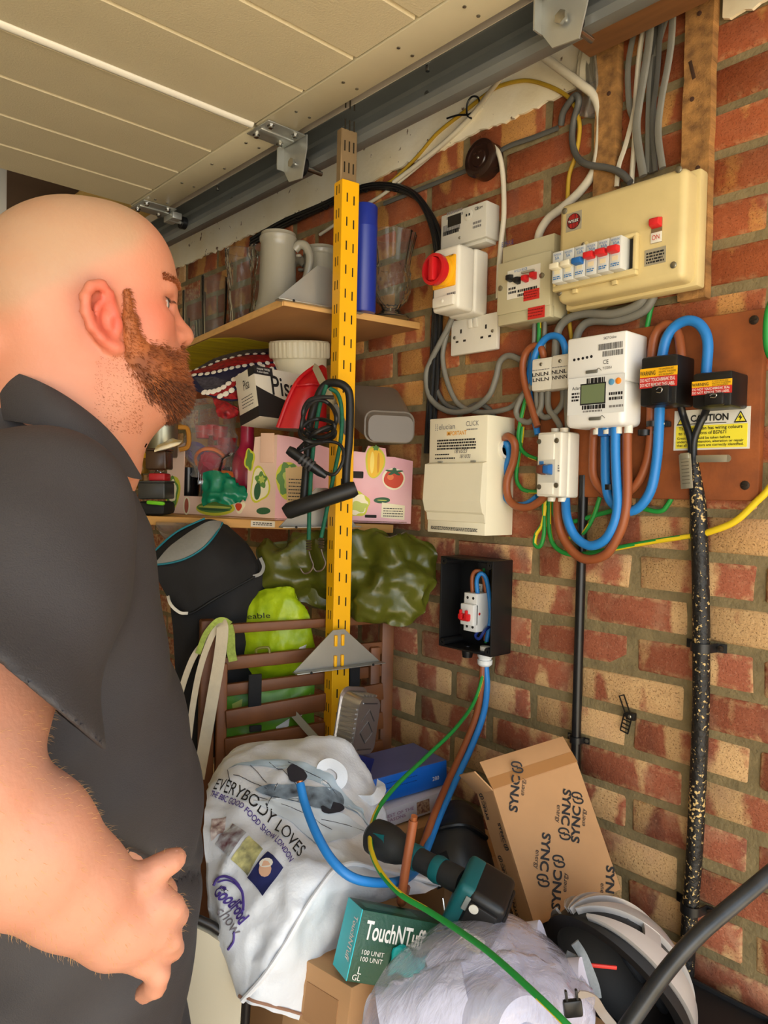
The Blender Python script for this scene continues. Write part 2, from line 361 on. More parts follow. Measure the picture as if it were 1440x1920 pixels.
# white painted masonry above the bricks, its lower edge ragged
def ragged(y0, y1, z0, z1, th):
    g = G(); n = int((y1-y0)/.012); P = [(y0+(y1-y0)*i/n, z0+random.gauss(0, .002)+.002*math.sin(i*.31)) for i in range(n+1)]
    P += [(y1, z1), (y0, z1)]
    return g.prism([(-y, z) for y, z in P], th, Matrix(((0, 0, -1, XW), (-1, 0, 0, 0), (0, 1, 0, 0), (0, 0, 0, 1))))
def paint():
    M = mat('flaking_white_paint', (250, 244, 224), .7, n=.6, ns=7, b=.6, bs=40, c2=(238, 226, 192)); T = M.node_tree; L = T.links.new; B = T.nodes['Principled BSDF']
    src = B.inputs['Base Color'].links[0].from_socket; tc = T.nodes.new('ShaderNodeTexCoord')
    N = T.nodes.new('ShaderNodeTexNoise'); N.inputs['Scale'].default_value = 34.; N.inputs['Detail'].default_value = 8.; L(tc.outputs['Object'], N.inputs['Vector'])
    r = T.nodes.new('ShaderNodeMapRange'); r.inputs[1].default_value = .66; r.inputs[2].default_value = .7; L(N.outputs[0], r.inputs[0])
    X = T.nodes.new('ShaderNodeMix'); X.data_type = 'RGBA'; L(r.outputs[0], X.inputs[0]); L(src, X.inputs[6]); X.inputs[7].default_value = (*lin((120, 92, 66)), 1); L(X.outputs[2], B.inputs['Base Color']); return M
struct(ragged(.822, 4.6, 2.246, 2.64, .007).obj('trim_1', paint(), ang=0), 'flaking white paint band above the bricks')
struct(ragged(-.3, .577, 2.252, 2.64, .007).obj('trim_2', paint(), ang=0), 'patch of white paint at the top right')
# timber battens
WOODOLD = mat('weathered_timber', (184, 134, 74), .85, n=.5, ns=9, b=.6, bs=70, stretch=(6, 6, 1), c2=(116, 82, 46))
for nm, lab, y0, y1, z0, z1 in (('timber_batten', 'thin rough timber batten behind the white pipe end', .762, .807, 1.98, 2.55), ('timber_batten', 'wide rough timber batten beside the cream fuse board', .585, .634, 1.79, 2.55)):
    g = G(); M = Matrix(((0, 0, -1, XW-.0005), (-1, 0, 0, (y0+y1)/2), (0, 1, 0, z0), (0, 0, 0, 1)))
    n = 24; hw = (y1-y0)/2; P = [(-hw+random.gauss(0, .0008), (z1-z0)*i/n) for i in range(n+1)]+[(hw+random.gauss(0, .0008), (z1-z0)*(n-i)/n) for i in range(n+1)]
    o = thing(nm, lab, 'batten', M); g.prism(P, .021).obj('plank', WOODOLD, o, ang=0)
    for (sx, sz) in ((.006, .22), (-.008, .34), (.0, .48)):
        if sz < z1-z0: G().lathe([(.004, 0), (.004, .0015), (0, .002)], 10).obj('nail_head', mat('rusty_nail', (70, 44, 30), .8), o, Matrix.Translation((sx, sz, .021)))
    if y0 < .7: G().box((.0, 0, .0), (.006, .034, .002), .0008).obj('split', mat('dark_split', (60, 38, 22), .9), o, Matrix.Translation((-.010, z1-z0-.37, .021))@Matrix.Rotation(.25, 4, 'Z'))
# ------------------------------------------------------------ overhead sectional door
DOOR = mat('door_enamel', (212, 200, 168), .42, n=.05, ns=8, b=.35, bs=260)
CAP = mat('door_edge_enamel', (206, 196, 166), .4, n=.04, ns=20)
gd = thing('garage_door', 'raised beige ribbed sectional garage door overhead', 'garage door', (0, 0, 2.26))
ribs = [-.02, .14, .30, .46, .62, .78, .94, 1.106, 1.267, 1.461, 1.643, 1.811, 1.968, 2.129]
joints = (.46, 1.461)
secs = [(-.5, .46, [-.34, -.18, -.02, .14, .30]), (.46, 1.461, [.62, .78, .94, 1.106, 1.267]), (1.461, 2.129, [1.643, 1.811, 1.968])]
for (y0, y1, gr) in secs:
    a = y0+.009; b = y1-.009
    P = [(a, .04), (a, .012), (a+.010, 0)]
    for q in gr: P += [(q-.006, 0), (q-.002, .007), (q+.002, .007), (q+.005, 0)]
    P += [(b-.004, 0), (b, .005), (b, .04)]
    M = Matrix(((0, 0, 1, -1.2), (1, 0, 0, 0), (0, 1, 0, 0), (0, 0, 0, 1)))
    s = G().prism(P, 2.098, M).obj('panel', DOOR, gd, ang=.5)
    e = G().box((.9430, (a+b)/2, .018), (.083, b-a, .041), .0015).obj('end_cap', CAP, s)
    h = G()
    for yy in np.arange(a+.07, b, .16):
        for xx in (.93, .965): h.cyl((xx, yy, -.004), (xx, yy, -.002), .0035, n=8)
    h.obj('rivet', SCREWM, s)
    if y1 < 2: 
        G().tube([(-1.2, y1, .0045), (.896, y1, .0045)], .0115, n=12, k=1).obj('joint_seal', mat('joint_bead', (238, 234, 220), .3), s)
def hinge(M, big=True):
    o = bpy.data.objects.new('hinge', None); COL.objects.link(o); o.parent = gd; o.matrix_local = M; o.empty_display_size = .01
    G().box((0, 0, -.0045), (.10, .088, .003), .001).box((-.0, 0, -.008), (.09, .018, .006), .003).obj('plate', ZINC, o)
    b = G()
    for x, y in ((-.034, -.03), (.03, -.03), (-.034, .03), (.03, .03)):
        b.lathe([(.0085, -.006), (.0085, -.008), (.006, -.0085), (.006, -.013), (.0045, -.014), (0, -.014)], 8, M=Matrix.Translation((x, y, 0)))
    b.obj('bolt', STEEL, o)
    if big:
        P = [(-.045, 0), (.045, 0), (.045, -.055), (.022, -.088), (-.028, -.094), (-.045, -.03)]
        X = Matrix(((0, 0, 1, .052), (1, 0, 0, 0), (0, 1, 0, -.002), (0, 0, 0, 1)))
        G().prism(P, .003, X).box((.045, .046, -.03), (.022, .003, .058)).obj('roller_bracket', ZINC, o)
        G().cyl((.048, 0, -.055), (.13, 0, -.055), .0055).lathe([(.0, .0), (.011, .0), (.011, .006), (0, .006)], 6, M=Matrix.Translation((.046, 0, -.055))@Matrix.Rotation(-math.pi/2, 4, 'Y')).obj('roller_stem', STEEL, o)
        G().cyl((.062, 0, -.055), (.078, 0, -.055), .021, n=20).obj('roller', BLACK, o)
    else:
        G().box((.06, .0, -.016), (.03, .06, .02), .003).cyl((.05, .0, -.022), (.11, .0, -.022), .006).obj('roller_stem', ZINC, o)
        G().cyl((.085, 0, -.022), (.1, 0, -.022), .018, n=20).obj('roller', BLACK, o)
hinge(Matrix.Translation((.955, 1.452, 0))); hinge(Matrix.Translation((.955, 2.085, 0)), False); hinge(Matrix.Translation((.955, .715, 0))); 
# ------------------------------------------------------------ galvanised track
GALV = mat('galvanised_track', (150, 154, 152), .42, m=.55, n=.25, ns=5, b=.05, bs=40)
tr = thing('door_track', 'long galvanised steel door track along the brick wall', 'track', (0, 0, 0))
P = [(1.030, 2.278), (1.030, 2.296), (1.036, 2.302), (1.100, 2.302), (1.106, 2.296), (1.106, 2.238), (1.098, 2.226), (1.086, 2.221), (1.068, 2.222), (1.060, 2.230), (1.060, 2.242)]
def offset_strip(P, t):
    out = []
    for i, p in enumerate(P):
        a = Vector(P[max(i-1, 0)]); b = Vector(P[min(i+1, len(P)-1)]); d = (b-a).normalized(); out.append((p[0]-d.y*t, p[1]+d.x*t))
    return P+out[::-1]
M = Matrix(((1, 0, 0, 0), (0, 0, 1, -.35), (0, 1, 0, 0), (0, 0, 0, 1)))
G().prism(offset_strip(P, .0022), 3.9, M).obj('channel', GALV, tr, ang=.5)
P2 = [(1.024, 2.276), (1.024, 2.298), (1.029, 2.304), (1.060, 2.305)]
G().prism(offset_strip(P2, .002), 3.9, M).obj('upper_lip', mat('lit_zinc', (226, 214, 196), .4, m=.2, n=.12, ns=7), tr, ang=.5)  # lip made paler than the channel; the light on it is in its colour
b = G()
for yy in (1.02, 1.12, 1.9, 1.96, .7, .55): b.lathe([(.006, 0), (.006, .002), (.003, .004), (0, .004)], 10, M=Matrix.Translation((1.1045, yy, 2.262+.02*math.sin(yy*40)))@Matrix.Rotation(-math.pi/2, 4, 'Y'))
for yy in (1.05, 1.86): b.cyl((1.036, yy, 2.279), (1.036, yy, 2.268), .004, n=8)
b.obj('rivet', STEEL, tr)
struct(G().box((1.175, .3, 2.30), (.07, 1.0, .08), .003).obj('trim_3', mat('brown_timber', (142, 96, 56), .75, n=.3, ns=6, stretch=(8, 1, 8))), 'brown timber rail above the track')
# top of the garage beyond the door
struct(G().box((1.09, 2.9, 2.46), (.28, .9, .02), .003).obj('trim_6', mat('yellow_plywood', (232, 196, 118), .7, n=.15, ns=4)), 'pale yellow plywood sheet above the track end')
struct(G().box((-.45, 2.42, 2.52), (1.9, .05, .20), .004).obj('trim_4', mat('dark_timber', (92, 72, 60), .8, n=.2)), 'dark timber joist beyond the door')
pp_ = at(-4, 360, 2.5); struct(G().box((pp_.x, pp_.y, 1.33), (.045, .045, 2.6), .004).obj('trim_5', mat('white_post_paint', (214, 212, 206), .35)), 'white steel post behind the person')
# ------------------------------------------------------------ electrical gear on the wall
def unit(name, label, cat, TL, BR, d, group=None):
    p = on(*TL, d); q = on(*BR, d); w_ = p.y-q.y; h = p.z-q.z
    M = Matrix(((0, 0, -1, p.x), (-1, 0, 0, (p.y+q.y)/2), (0, 1, 0, (p.z+q.z)/2), (0, 0, 0, 1)))
    return thing(name, label, cat, M, group), M, w_, h
def strip(M, a, b, z=0.):   # local rectangle between two pixels
    p = loc(M, *a, z); q = loc(M, *b, z); return p.x, q.y, q.x, p.y
def plate(par, M, a, b, m, z=.0004, name='label', th=.0006, bev=0., label=None):
    x0, y0, x1, y1 = strip(M, a, b, z); g = G(); g.box(((x0+x1)/2, (y0+y1)/2, z), (abs(x1-x0), abs(y1-y0), th), bev); return g.obj(name, m, par, label=label), (x0, y0, x1, y1)
def tx(s, par, M, a, b, m, hpx, z=.0006, **k):          # lettering whose baseline runs between two pixels, hpx pixels high
    p = loc(M, *a, z); q = loc(M, *b, z); r = loc(M, a[0], a[1]-hpx, z); return text(s, par, None, m, w=(q-p).length, h=(r-p).length, x=p.x, y=p.y, z=z, **k)
def lines(par, M, a, b, n, m, fill=.6, name='small_print'):
    x0, y0, x1, y1 = strip(M, a, b, .0006); g = G(); dy = (y1-y0)/n
    small_print(g, x0, x1, [y0+dy*i for i in range(n)], dy*fill, .0008, m); return g.obj(name, None, par, ang=0)
def barcode(par, M, a, b, m):
    x0, y0, x1, y1 = strip(M, a, b, .0006); g = G(); x = x0
    while x < x1: l = random.choice((.0004, .0007, .0011)); g.quad([(x, y0, .0008), (x+l, y0, .0008), (x+l, y1, .0008), (x, y1, .0008)], m); x += l+random.choice((.0005, .0009))
    return g.obj('barcode', None, par, ang=0)
# --- brown board
BOARDM = mat('brown_hardboard', (150, 80, 32), .75, n=.4, ns=16, b=.2, bs=150, c2=(116, 60, 26))
p = on(1012, 800, .018); q = on(1430, 700, .018); zt = on(1400, 582, .018).z; zb = on(1250, 936, .018).z
M = Matrix(((0, 0, -1, XW-.018), (-1, 0, 0, (p.y+q.y)/2), (0, 1, 0, (zt+zb)/2), (0, 0, 0, 1)))
o = thing('backing_board', 'brown hardboard backing panel screwed to the bricks', 'board', M)
G().box((0, 0, -.0085), (p.y-q.y, zt-zb, .017), .003).obj('sheet', BOARDM, o)
for px in ((1414, 600), (1397, 910)): c = loc(M, *px); screw(o, M, c.x, c.y, 0, .0075, 'bolt', mat('dark_bolt', (60, 50, 42), .5, m=.6))
# --- cream fuse board
o, M, w_, h = unit('fuse_board', 'large cream fuse board with six coloured breaker levers', 'fuse board', (1048, 385), (1281, 521), .092)
G().box((0, 0, -.031), (w_, h, .062), .012, seg=3).box((0, 0, -.052), (w_+.012, h+.012, .028), .005).obj('enclosure', CREAM, o)
x0, y0, x1, y1 = strip(M, (1040, 478), (1188, 508), .012)
fc = G(); t = .007; zf = .012
for c, d in ((((x0+x1)/2, y1), (x1-x0+t, t)), (((x0+x1)/2, y0), (x1-x0+t, t*1.6)), ((x0, (y0+y1)/2), (t, y1-y0)), ((x1, (y0+y1)/2), (t, y1-y0))): fc.box((*c, zf/2), (*d, zf), .0025)
for xx in (.25, .75): fc.box((x0+(x1-x0)*xx, y0-.010, .003), (.010, .008, .006), .001)
fc.box((x0+.36*(x1-x0), y1+.006, .004), (.016, .012, .008), .003)
fc.obj('breaker_cover', CREAM, o)
screw(o, M, x0+.36*(x1-x0), y1+.007, .008, .0035)
G().box(((x0+x1)/2, (y0+y1)/2, .001), (x1-x0-t, y1-y0-t, .002)).obj('recess', mat('dark_recess', (40, 36, 30), .8), o)
mw = (x1-x0-t-.014)/6
TOG = (('white_toggle', (226, 218, 190)), ('white_toggle', (226, 218, 190)), ('blue_toggle', (36, 100, 170)), ('red_toggle', (206, 36, 40)), ('red_toggle', (206, 36, 40)), ('red_toggle', (206, 36, 40)))
LBL = ('5A', '5A', '15A', '20A', '30A', '30A')
def breaker(par, x, y, hh, mw, tm, lab, dz, up=True):
    e = bpy.data.objects.new('breaker', None); COL.objects.link(e); e.parent = par; e.location = (x, y, 0); e.empty_display_size = .01
    G().box((0, 0, dz/2), (mw*.94, hh, dz), .0015).obj('body', mat('breaker_grey', (205, 206, 200), .4), e)
    G().box((0, hh*.09 if up else -hh*.0, dz+.004), (mw*.74, hh*.24, .018), .002, taper=(1.1, .75)).obj('toggle', tm, e, Matrix.Translation((0, 0, 0)))
    text('WYLEX', e, None, BLUEINK, w=mw*.7, h=hh*.07, x=-mw*.34, y=hh*.36, z=dz+.0003)
    text(lab, e, None, BLUEINK, h=hh*.1, x=-mw*.2, y=hh*.24, z=dz+.0003)
    G().box((0, -hh*.16, dz), (mw*.5, hh*.14, .0008)).obj('flag', mat('flag_label', (226, 214, 176), .5), e)
    g = G(); small_print(g, -mw*.34, mw*.34, (-hh*.34, -hh*.4), hh*.035, dz+.0005, BLUEINK); g.obj('small_print', None, e, ang=0)
for i in range(6):
    breaker(o, x0+t/2+.004+mw*(i+.5), (y0+y1)/2+.001, (y1-y0)*.9, mw, mat(*TOG[i], .4), LBL[i], .030, i > 2)
# logo disc
lg, r4 = plate(o, M, (1062, 402), (1090, 428), mat('silver_label', (176, 170, 150), .4, m=.4), name='badge')
cx, cy = (r4[0]+r4[2])/2, (r4[1]+r4[3])/2; rr = abs(r4[2]-r4[0])*.43
G().lathe([(rr, 0), (rr, .0006), (0, .0006)], 28, M=Matrix.Translation((cx, cy, .0006))).obj('logo_disc', mat('logo_dark', (58, 22, 26), .5), o)
g = G()
for i in range(-4, 5):
    xx = i*rr*.21; hh = math.sqrt(max(rr*rr*.8-xx*xx, 0)); g.quad([(cx+xx-rr*.05, cy-hh, .0016), (cx+xx+rr*.05, cy-hh, .0016), (cx+xx+rr*.05, cy+hh, .0016), (cx+xx-rr*.05, cy+hh, .0016)])
g.obj('logo_stripes', REDINK, o, ang=0, kind='stuff')
G().box((cx, cy, .0014), (rr*1.7, rr*.5, .0006)).obj('logo_band', mat('logo_dark', (58, 22, 26)), o)
text('WYLEX', o, None, WHITEINK, w=rr*1.5, h=rr*.36, x=cx-rr*.75, y=cy-rr*.18, z=.002, bold=.01)
# main switch
x0, y0, x1, y1 = strip(M, (1222, 413), (1241, 453))
G().box(((x0+x1)/2, (y0+y1)/2, .0002), (x1-x0, y1-y0, .001)).obj('switch_slot', mat('slot_shadow', (120, 100, 70), .7), o)
G().box(((x0+x1)/2, y1-.007, .006), (x1-x0, .018, .014), .002, taper=(.9, .6)).obj('switch_rocker', mat('red_toggle', (206, 36, 40)), o)
G().box(((x0+x1)/2, y0+.009, .001), (x1-x0, .017, .002), .0005).obj('switch_flag', WHITE, o)
text('ON', o, None, REDINK, w=(x1-x0)*.7, h=.008, x=x0+(x1-x0)*.15, y=y0+.005, z=.0024)
plate(o, M, (1209, 470), (1248, 491), mat('silver_label', (176, 170, 150)), name='rating_plate'); lines(o, M, (1212, 473), (1245, 488), 4, INK)
for px in ((1059, 396), (1273, 318), (1263, 497), (1049, 549)): c = loc(M, *px); G().lathe([(.0055, 0), (.0055, .002), (.004, .003), (0, .003)], 14).obj('screw', SCREWM, o, Matrix.Translation((c.x, c.y, -.0005)))
# --- small grey consumer unit
CUG = mat('grey_cream_enamel', (192, 184, 150), .4, n=.05, ns=20)
o, M, w_, h = unit('consumer_unit', 'small grey-cream consumer unit with two black and two red switches', 'fuse board', (936, 462), (1029, 590), .075)
G().box((0, 0, -.043), (w_, h, .064), .002).box((0, -h*.055, -.006), (w_+.003, h*.66, .014), .0025).box((0, -h*.445, -.010), (w_+.002, h*.15, .016), .003).obj('enclosure', CUG, o)
plate(o, M, (952, 509), (1012, 549), WHITE, z=.0016, name='switch_window')
x0, y0, x1, y1 = strip(M, (952, 509), (1012, 549)); 
for i, (mm, dy) in enumerate(((BLACK, .012), (BLACK, .004), (RED, .004), (RED, .006))):
    xx = x0+(x1-x0)*(.14+.24*i); G().box((xx, (y0+y1)/2+dy, .007), (.0095, .016, .016), .002, taper=(1.2, .6)).obj('toggle', mm, o)
G().box((x0+(x1-x0)*.74, (y0+y1)/2+.014, .012), (.030, .004, .006), .001).obj('toggle_bar', mat('bar_grey', (150, 146, 130), .4), o)
text('WYLEX RCCB', o, None, BLUEINK, w=.032, h=.005, x=x0+.018, y=y1-.007, z=.0022)
for a, b, n_ in (((972, 541), (1008, 549), 2), ((955, 538), (970, 549), 2)):
    x0, y0, x1, y1 = strip(M, a, b); g = G(); small_print(g, x0, x1, [y0+(y1-y0)*q/n_ for q in range(n_)], (y1-y0)/n_*.6, .0024, INK); g.obj('small_print', None, o, ang=0)
for a, b in (((982, 546), (1011, 559)), ((990, 578), (1021, 594))):
    plate(o, M, a, b, REDINK, z=.0024, name='warning_label'); x0, y0, x1, y1 = strip(M, a, b); g = G(); small_print(g, x0+.002, x1-.002, [y0+(y1-y0)*q for q in (.2, .45, .7)], .0018, .0031, mat('label_print', (120, 20, 20), .6)); g.obj('small_print', None, o, ang=0)
tx('E-PHASE', o, M, (941, 464), (963, 457), mat('navy_ink', (40, 50, 120), .5), 9, z=.002)
for px in ((939, 541), (1017, 517)): c = loc(M, *px); G().lathe([(.0055, 0), (.0055, .003), (.0035, .004), (0, .004)], 14).obj('screw', SCREWM, o, Matrix.Translation((c.x, c.y, 0)))
# --- small submeter
o, M, w_, h = unit('submeter', 'small pale grey electricity meter with a dark display', 'meter', (827, 405), (911, 443), .045)
G().box((0, 0, -.022), (w_, h, .044), .003).box((0, -h*.5-.003, -.026), (w_*.9, .008, .034), .002).obj('case', GREYW, o)
plate(o, M, (840, 407), (864, 419), mat('dark_display', (30, 28, 26), .2), name='display', th=.001)
lines(o, M, (831, 423), (863, 429), 1, GREYINK, .9, 'barcode'); lines(o, M, (831, 431), (860, 434), 1, INK)
c = loc(M, 878, 403); G().lathe([(.012, 0), (.012, .0008), (.0115, .001), (0, .001)], 24).obj('port_ring', GREYW, o, Matrix.Translation((c.x, c.y, 0)))
G().box((c.x-.004, c.y, .001), (.004, .005, .001)).box((c.x+.004, c.y, .001), (.004, .005, .001)).obj('port', INK, o)
text('CE', o, None, INK, h=.007, x=c.x+.019, y=c.y+.004, z=.001); lines(o, M, (887, 414), (902, 424), 2, GREYINK); lines(o, M, (838, 396), (868, 402), 2, GREYINK)
tx('OFGEM', o, M, (892, 394), (905, 390), INK, 4); c = loc(M, 862, 446); screw(o, M, c.x, c.y, 0, .003)
# --- rotary isolator
o, M, w_, h = unit('rotary_isolator', 'white isolator box with a round red and yellow rotary knob', 'switch', (812, 470), (858, 577), .097)
G().box((0, .0, -.026), (w_, h, .052), .008, seg=3).box((0, 0, -.074), (w_+.003, h+.003, .044), .007, seg=3).box((0, -h*.36, .003), (w_*.8, h*.17, .01), .004).obj('enclosure', WHITE, o)
yw = mat('isolator_yellow', (242, 178, 30), .4)
kx, ky = -.002, h*.10; pw = w_*.86
G().box((kx, ky, .0012), (pw, pw, .004), .003).obj('yellow_plate', yw, o)
G().lathe([(pw*.47, .002), (pw*.47, .012), (pw*.40, .014), (0, .014)], 32, M=Matrix.Translation((kx, ky, 0))).obj('yellow_collar', yw, o)
g = G(); R_ = pw*.50
g.lathe([(R_, .024), (R_*1.02, .030), (R_, .036), (R_*.80, .037), (R_*.78, .026), (0, .026)], 36, M=Matrix.Translation((kx, ky, 0))).cyl((kx, ky, .012), (kx, ky, .025), R_*.8, n=24)
g.box((kx, ky, .034), (R_*.42, R_*1.5, .02), .003); g.obj('knob', RED, o)
text('OFF', o, None, INK, h=.005, x=kx+.016, y=ky+.028, z=.0034); lines(o, M, (838, 547), (854, 551), 1, GREYINK)
G().lathe([(.004, 0), (.004, .002), (0, .003)], 12).obj('screw', WHITE, o, Matrix.Translation((0, -h*.36, .008)))
# --- double socket
o, M, w_, h = unit('double_socket', 'white double wall socket with two switches', 'socket', (846, 602), (931, 654), .014)
G().box((0, 0, -.006), (w_, h, .012), .003).obj('plate', WHITE, o)
for sx in (-1, 1):
    cx = sx*w_*.27
    G().box((cx, .012, .0002), (.0045, .009, .0008)).box((cx-.011, -.010, .0002), (.0075, .0045, .0008)).box((cx+.011, -.010, .0002), (.0075, .0045, .0008)).obj('pin_hole', mat('hole_dark', (38, 34, 30), .8), o)
    G().box((sx*.0075, h*.31, .002), (.012, .02, .005), .0015, R=Matrix.Rotation(.12, 4, 'X')).obj('rocker_switch', WHITE, o)
    screw(o, M, sx*w_*.41, 0, 0, .0038)
# --- smart meter
o, M, w_, h = unit('smart_meter', 'white smart electricity meter with green display on brown board', 'meter', (1064, 637), (1170, 796), .090)
G().box((0, h*.24, -.036), (w_, h*.53, .072), .004, seg=3).box((0, -h*.26, -.030), (w_*1.0, h*.49, .066), .011, seg=4).obj('case', mat('meter_white', (232, 232, 228), .35), o)
zf = .0034
plate(o, M, (1066, 711), (1170, 772), mat('meter_label', (222, 224, 222), .5), z=zf, name='face_label')
x0, y0, x1, y1 = strip(M, (1091, 723), (1133, 754), zf)
G().box(((x0+x1)/2, (y0+y1)/2, zf), (x1-x0+.005, y1-y0+.005, .0012)).obj('display_frame', INK, o)
G().box(((x0+x1)/2, (y0+y1)/2, zf+.0006), (x1-x0, y1-y0, .0012)).obj('display', mat('lcd_green', (112, 126, 92), .15), o)
for px, mm in (((1147, 716), mat('blue_button', (90, 150, 190), .4)), ((1160, 714), mat('orange_button', (240, 140, 40), .4))):
    c = loc(M, *px, zf); G().lathe([(.0055, 0), (.0055, .0016), (.004, .0024), (0, .0024)], 18).obj('button', mm, o, Matrix.Translation((c.x, c.y, zf)))
def lz(a, b, n, m, z=zf+.0006, f=.6):
    x0, y0, x1, y1 = strip(M, a, b, z); g = G(); dy = (y1-y0)/n; small_print(g, x0, x1, [y0+dy*i for i in range(n)], dy*f, z, m); g.obj('small_print', None, o, ang=0)
lz((1100, 709), (1134, 716), 1, INK, f=.9); lz((1091, 760), (1137, 765), 1, INK, f=.9); lz((1142, 732), (1168, 748), 2, INK); lz((1072, 735), (1086, 752), 3, INK); lz((1093, 768), (1130, 771), 1, GREYINK); lz((1142, 757), (1170, 762), 1, GREYINK)
tx('Aclara', o, M, (1073, 732), (1090, 729), INK, 6, z=zf+.0006)
barcode(o, M, (1122, 646), (1168, 651), INK); barcode(o, M, (1130, 659), (1168, 664), INK); tx('5427 Online', o, M, (1132, 637), (1156, 634), INK, 5)
for i in range(5):
    c = loc(M, 1077+i*8, 675-i*1.6); G().lathe([(.0026, 0), (.0026, .0006), (0, .0006)], 10).obj('status_light', INK, o, Matrix.Translation((c.x, c.y, 0)))
tx('CE', o, M, (1131, 683), (1141, 681), INK, 8); tx('71233054', o, M, (1130, 693), (1147, 690), INK, 5)
for px, zz in (((1110, 697), 0), ((1116, 785), zf)):
    c = loc(M, *px, zz); G().box((c.x, c.y, zz+.001), (.024, .006, .004), .0015).tube([(c.x+.01, c.y, zz+.003), (c.x+.016, c.y+.004, zz+.004), (c.x+.021, c.y, zz+.003)], .0006, n=5).obj('wire_seal', mat('lead_seal', (128, 128, 120), .5, m=.6), o)
for px in (1117, 1136, 1157, 1176):
    c = loc(M, px, 800, -.03); G().cyl((c.x, -h/2-.012, -.035), (c.x, -h/2+.004, -.035), .0075).obj('terminal', WHITE, o)
# --- connector blocks
for TL, BR, lab in (((998, 674), (1034, 730), 'left white connector block with black lettering beside smart meter'), ((1035, 667), (1068, 727), 'right white connector block touching the smart meter')):
    o, M, w_, h = unit('connector_block', lab, 'connector block', TL, BR, .052)
    G().box((0, 0, -.016), (w_*.98, h, .034), .003).box((0, h*.2, .001), (w_*.9, h*.5, .004), .0015).obj('case', WHITE, o)
    screw(o, M, 0, h*.3, .003, .0035)
    x0, y0, x1, y1 = -w_*.42, -h*.2, w_*.42, h*.08
    text('LNLN' if 'left' in lab else 'NLNL', o, None, INK, w=w_*.8, h=h*.11, x=x0, y=-h*.06, z=.0036, bold=.02); text('LNLN' if 'left' in lab else 'NNNN', o, None, INK, w=w_*.8, h=h*.11, x=x0, y=-h*.22, z=.0012, bold=.02)
    g = G(); small_print(g, x0, x1, (h*.12,), .0016, .0036, GREYINK); g.obj('small_print', None, o, ang=0)
# --- double pole isolator box
o, M, w_, h = unit('isolator_box', 'tall white isolator box with brown and blue switch levers', 'switch', (1008, 810), (1050, 933), .078)
G().box((0, 0, -.012), (w_, h*.98, .024), .004, seg=3).box((0, 0, -.041), (w_+.004, h, .036), .005, seg=3).box((-w_*.1, 0, .0), (w_*.66, h*.92, .006), .002).obj('enclosure', WHITE, o)
plate(o, M, (1011, 862), (1040, 905), GREYW, z=.0032, name='switch_window')
x0, y0, x1, y1 = strip(M, (1011, 862), (1040, 905), .003)
for i, mm in enumerate((mat('brown_toggle', (104, 56, 40), .4), mat('blue_toggle', (36, 100, 170)))):
    G().box((x0+(x1-x0)*(.28+.4*i), (y0+y1)/2+.003, .009), (.0125, .022, .018), .002, taper=(1.1, .65)).obj('toggle', mm, o)
G().box((x0+.006, y1-.006, .004), (.010, .006, .0006)).obj('brand_flag', BLUEINK, o); lines(o, M, (1012, 893), (1037, 899), 1, BLUEINK)
for px in ((1011, 828), (1044, 826), (1011, 913), (1043, 910)): c = loc(M, *px, .003); G().lathe([(.005, 0), (.005, .001), (.0035, .0016), (0, .0012)], 14).obj('screw', SCREWM, o, Matrix.Translation((c.x, c.y, .003)))
G().cyl((-.012, -h/2-.008, -.03), (-.012, -h/2, -.03), .008).cyl((.012, -h/2-.008, -.03), (.012, -h/2, -.03), .008).cyl((-.008, h/2-.002, -.03), (-.008, h/2+.008, -.03), .008).cyl((.012, h/2-.002, -.03), (.012, h/2+.008, -.03), .008).obj('cable_bush', WHITE, o)
lines(o, M, (1046, 870), (1050, 884), 3, GREYINK)
# --- new consumer unit
o, M, w_, h = unit('consumer_unit', 'new white consumer unit with closed flap and printed notice', 'fuse board', (806, 786), (909, 1005), .090)
NW = mat('new_white_enamel', (232, 226, 200), .35, n=.03, ns=20)
G().box((0, 0, -.045), (w_, h, .090), .002, seg=2).obj('enclosure', NW, o)
x0, y0, x1, y1 = strip(M, (797, 867), (902, 982), .014)
Mp = Matrix(((0, 0, 1, x0), (0, 1, 0, 0), (-1, 0, 0, 0), (0, 0, 0, 1)))
g = G(); P = [(.0, y1), (-.014, y1-.004), (-.019, y0+.045), (-.012, y0+.022), (-.006, y0+.018), (-.003, y0+.002), (.0, y0)]
g.prism([(z_, y_) for z_, y_ in P], x1-x0, Mp); g.obj('flap', NW, o, ang=.35)
G().box((x0+.035, y1+.001, .003), (.012, .003, .004)).box((x1-.035, y1+.001, .003), (.012, .003, .004)).obj('flap_hinge', mat('bar_grey', (150, 146, 130)), o)
tx('elucian', o, M, (823, 806), (853, 802), GREYINK, 10); tx('CLICK', o, M, (874, 799), (898, 795), GREYINK, 9); lines(o, M, (875, 803), (897, 805), 1, GREYINK)
g = G()
for a in range(2):
    for b_ in range(4): c = loc(M, 817+a*3, 797+b_*3.4, .0006); g.box((c.x, c.y, .0006), (.0018, .0018, .0004))
g.obj('logo_dots', GREYINK, o, ang=0, kind='stuff'); tx('IMPORTANT', o, M, (838, 817), (875, 814), mat('orange_ink', (236, 166, 40), .5), 8, bold=.012)
lines(o, M, (820, 823), (892, 841), 4, INK); lines(o, M, (816, 850), (842, 853), 1, INK); lines(o, M, (816, 857), (855, 860), 1, INK)
tx('18/10/23', o, M, (852, 850), (876, 846), mat('pen_ink', (40, 40, 60), .5), 7, slant=.3); tx('18/10/33', o, M, (862, 859), (882, 855), mat('pen_ink', (40, 40, 60)), 7, slant=.3)
lines(o, M, (808, 985), (895, 998), 3, INK)
c = on(955, 843, .045); Mg = Matrix.Translation(c)
c2_ = loc(M, 955, 842, 0); 
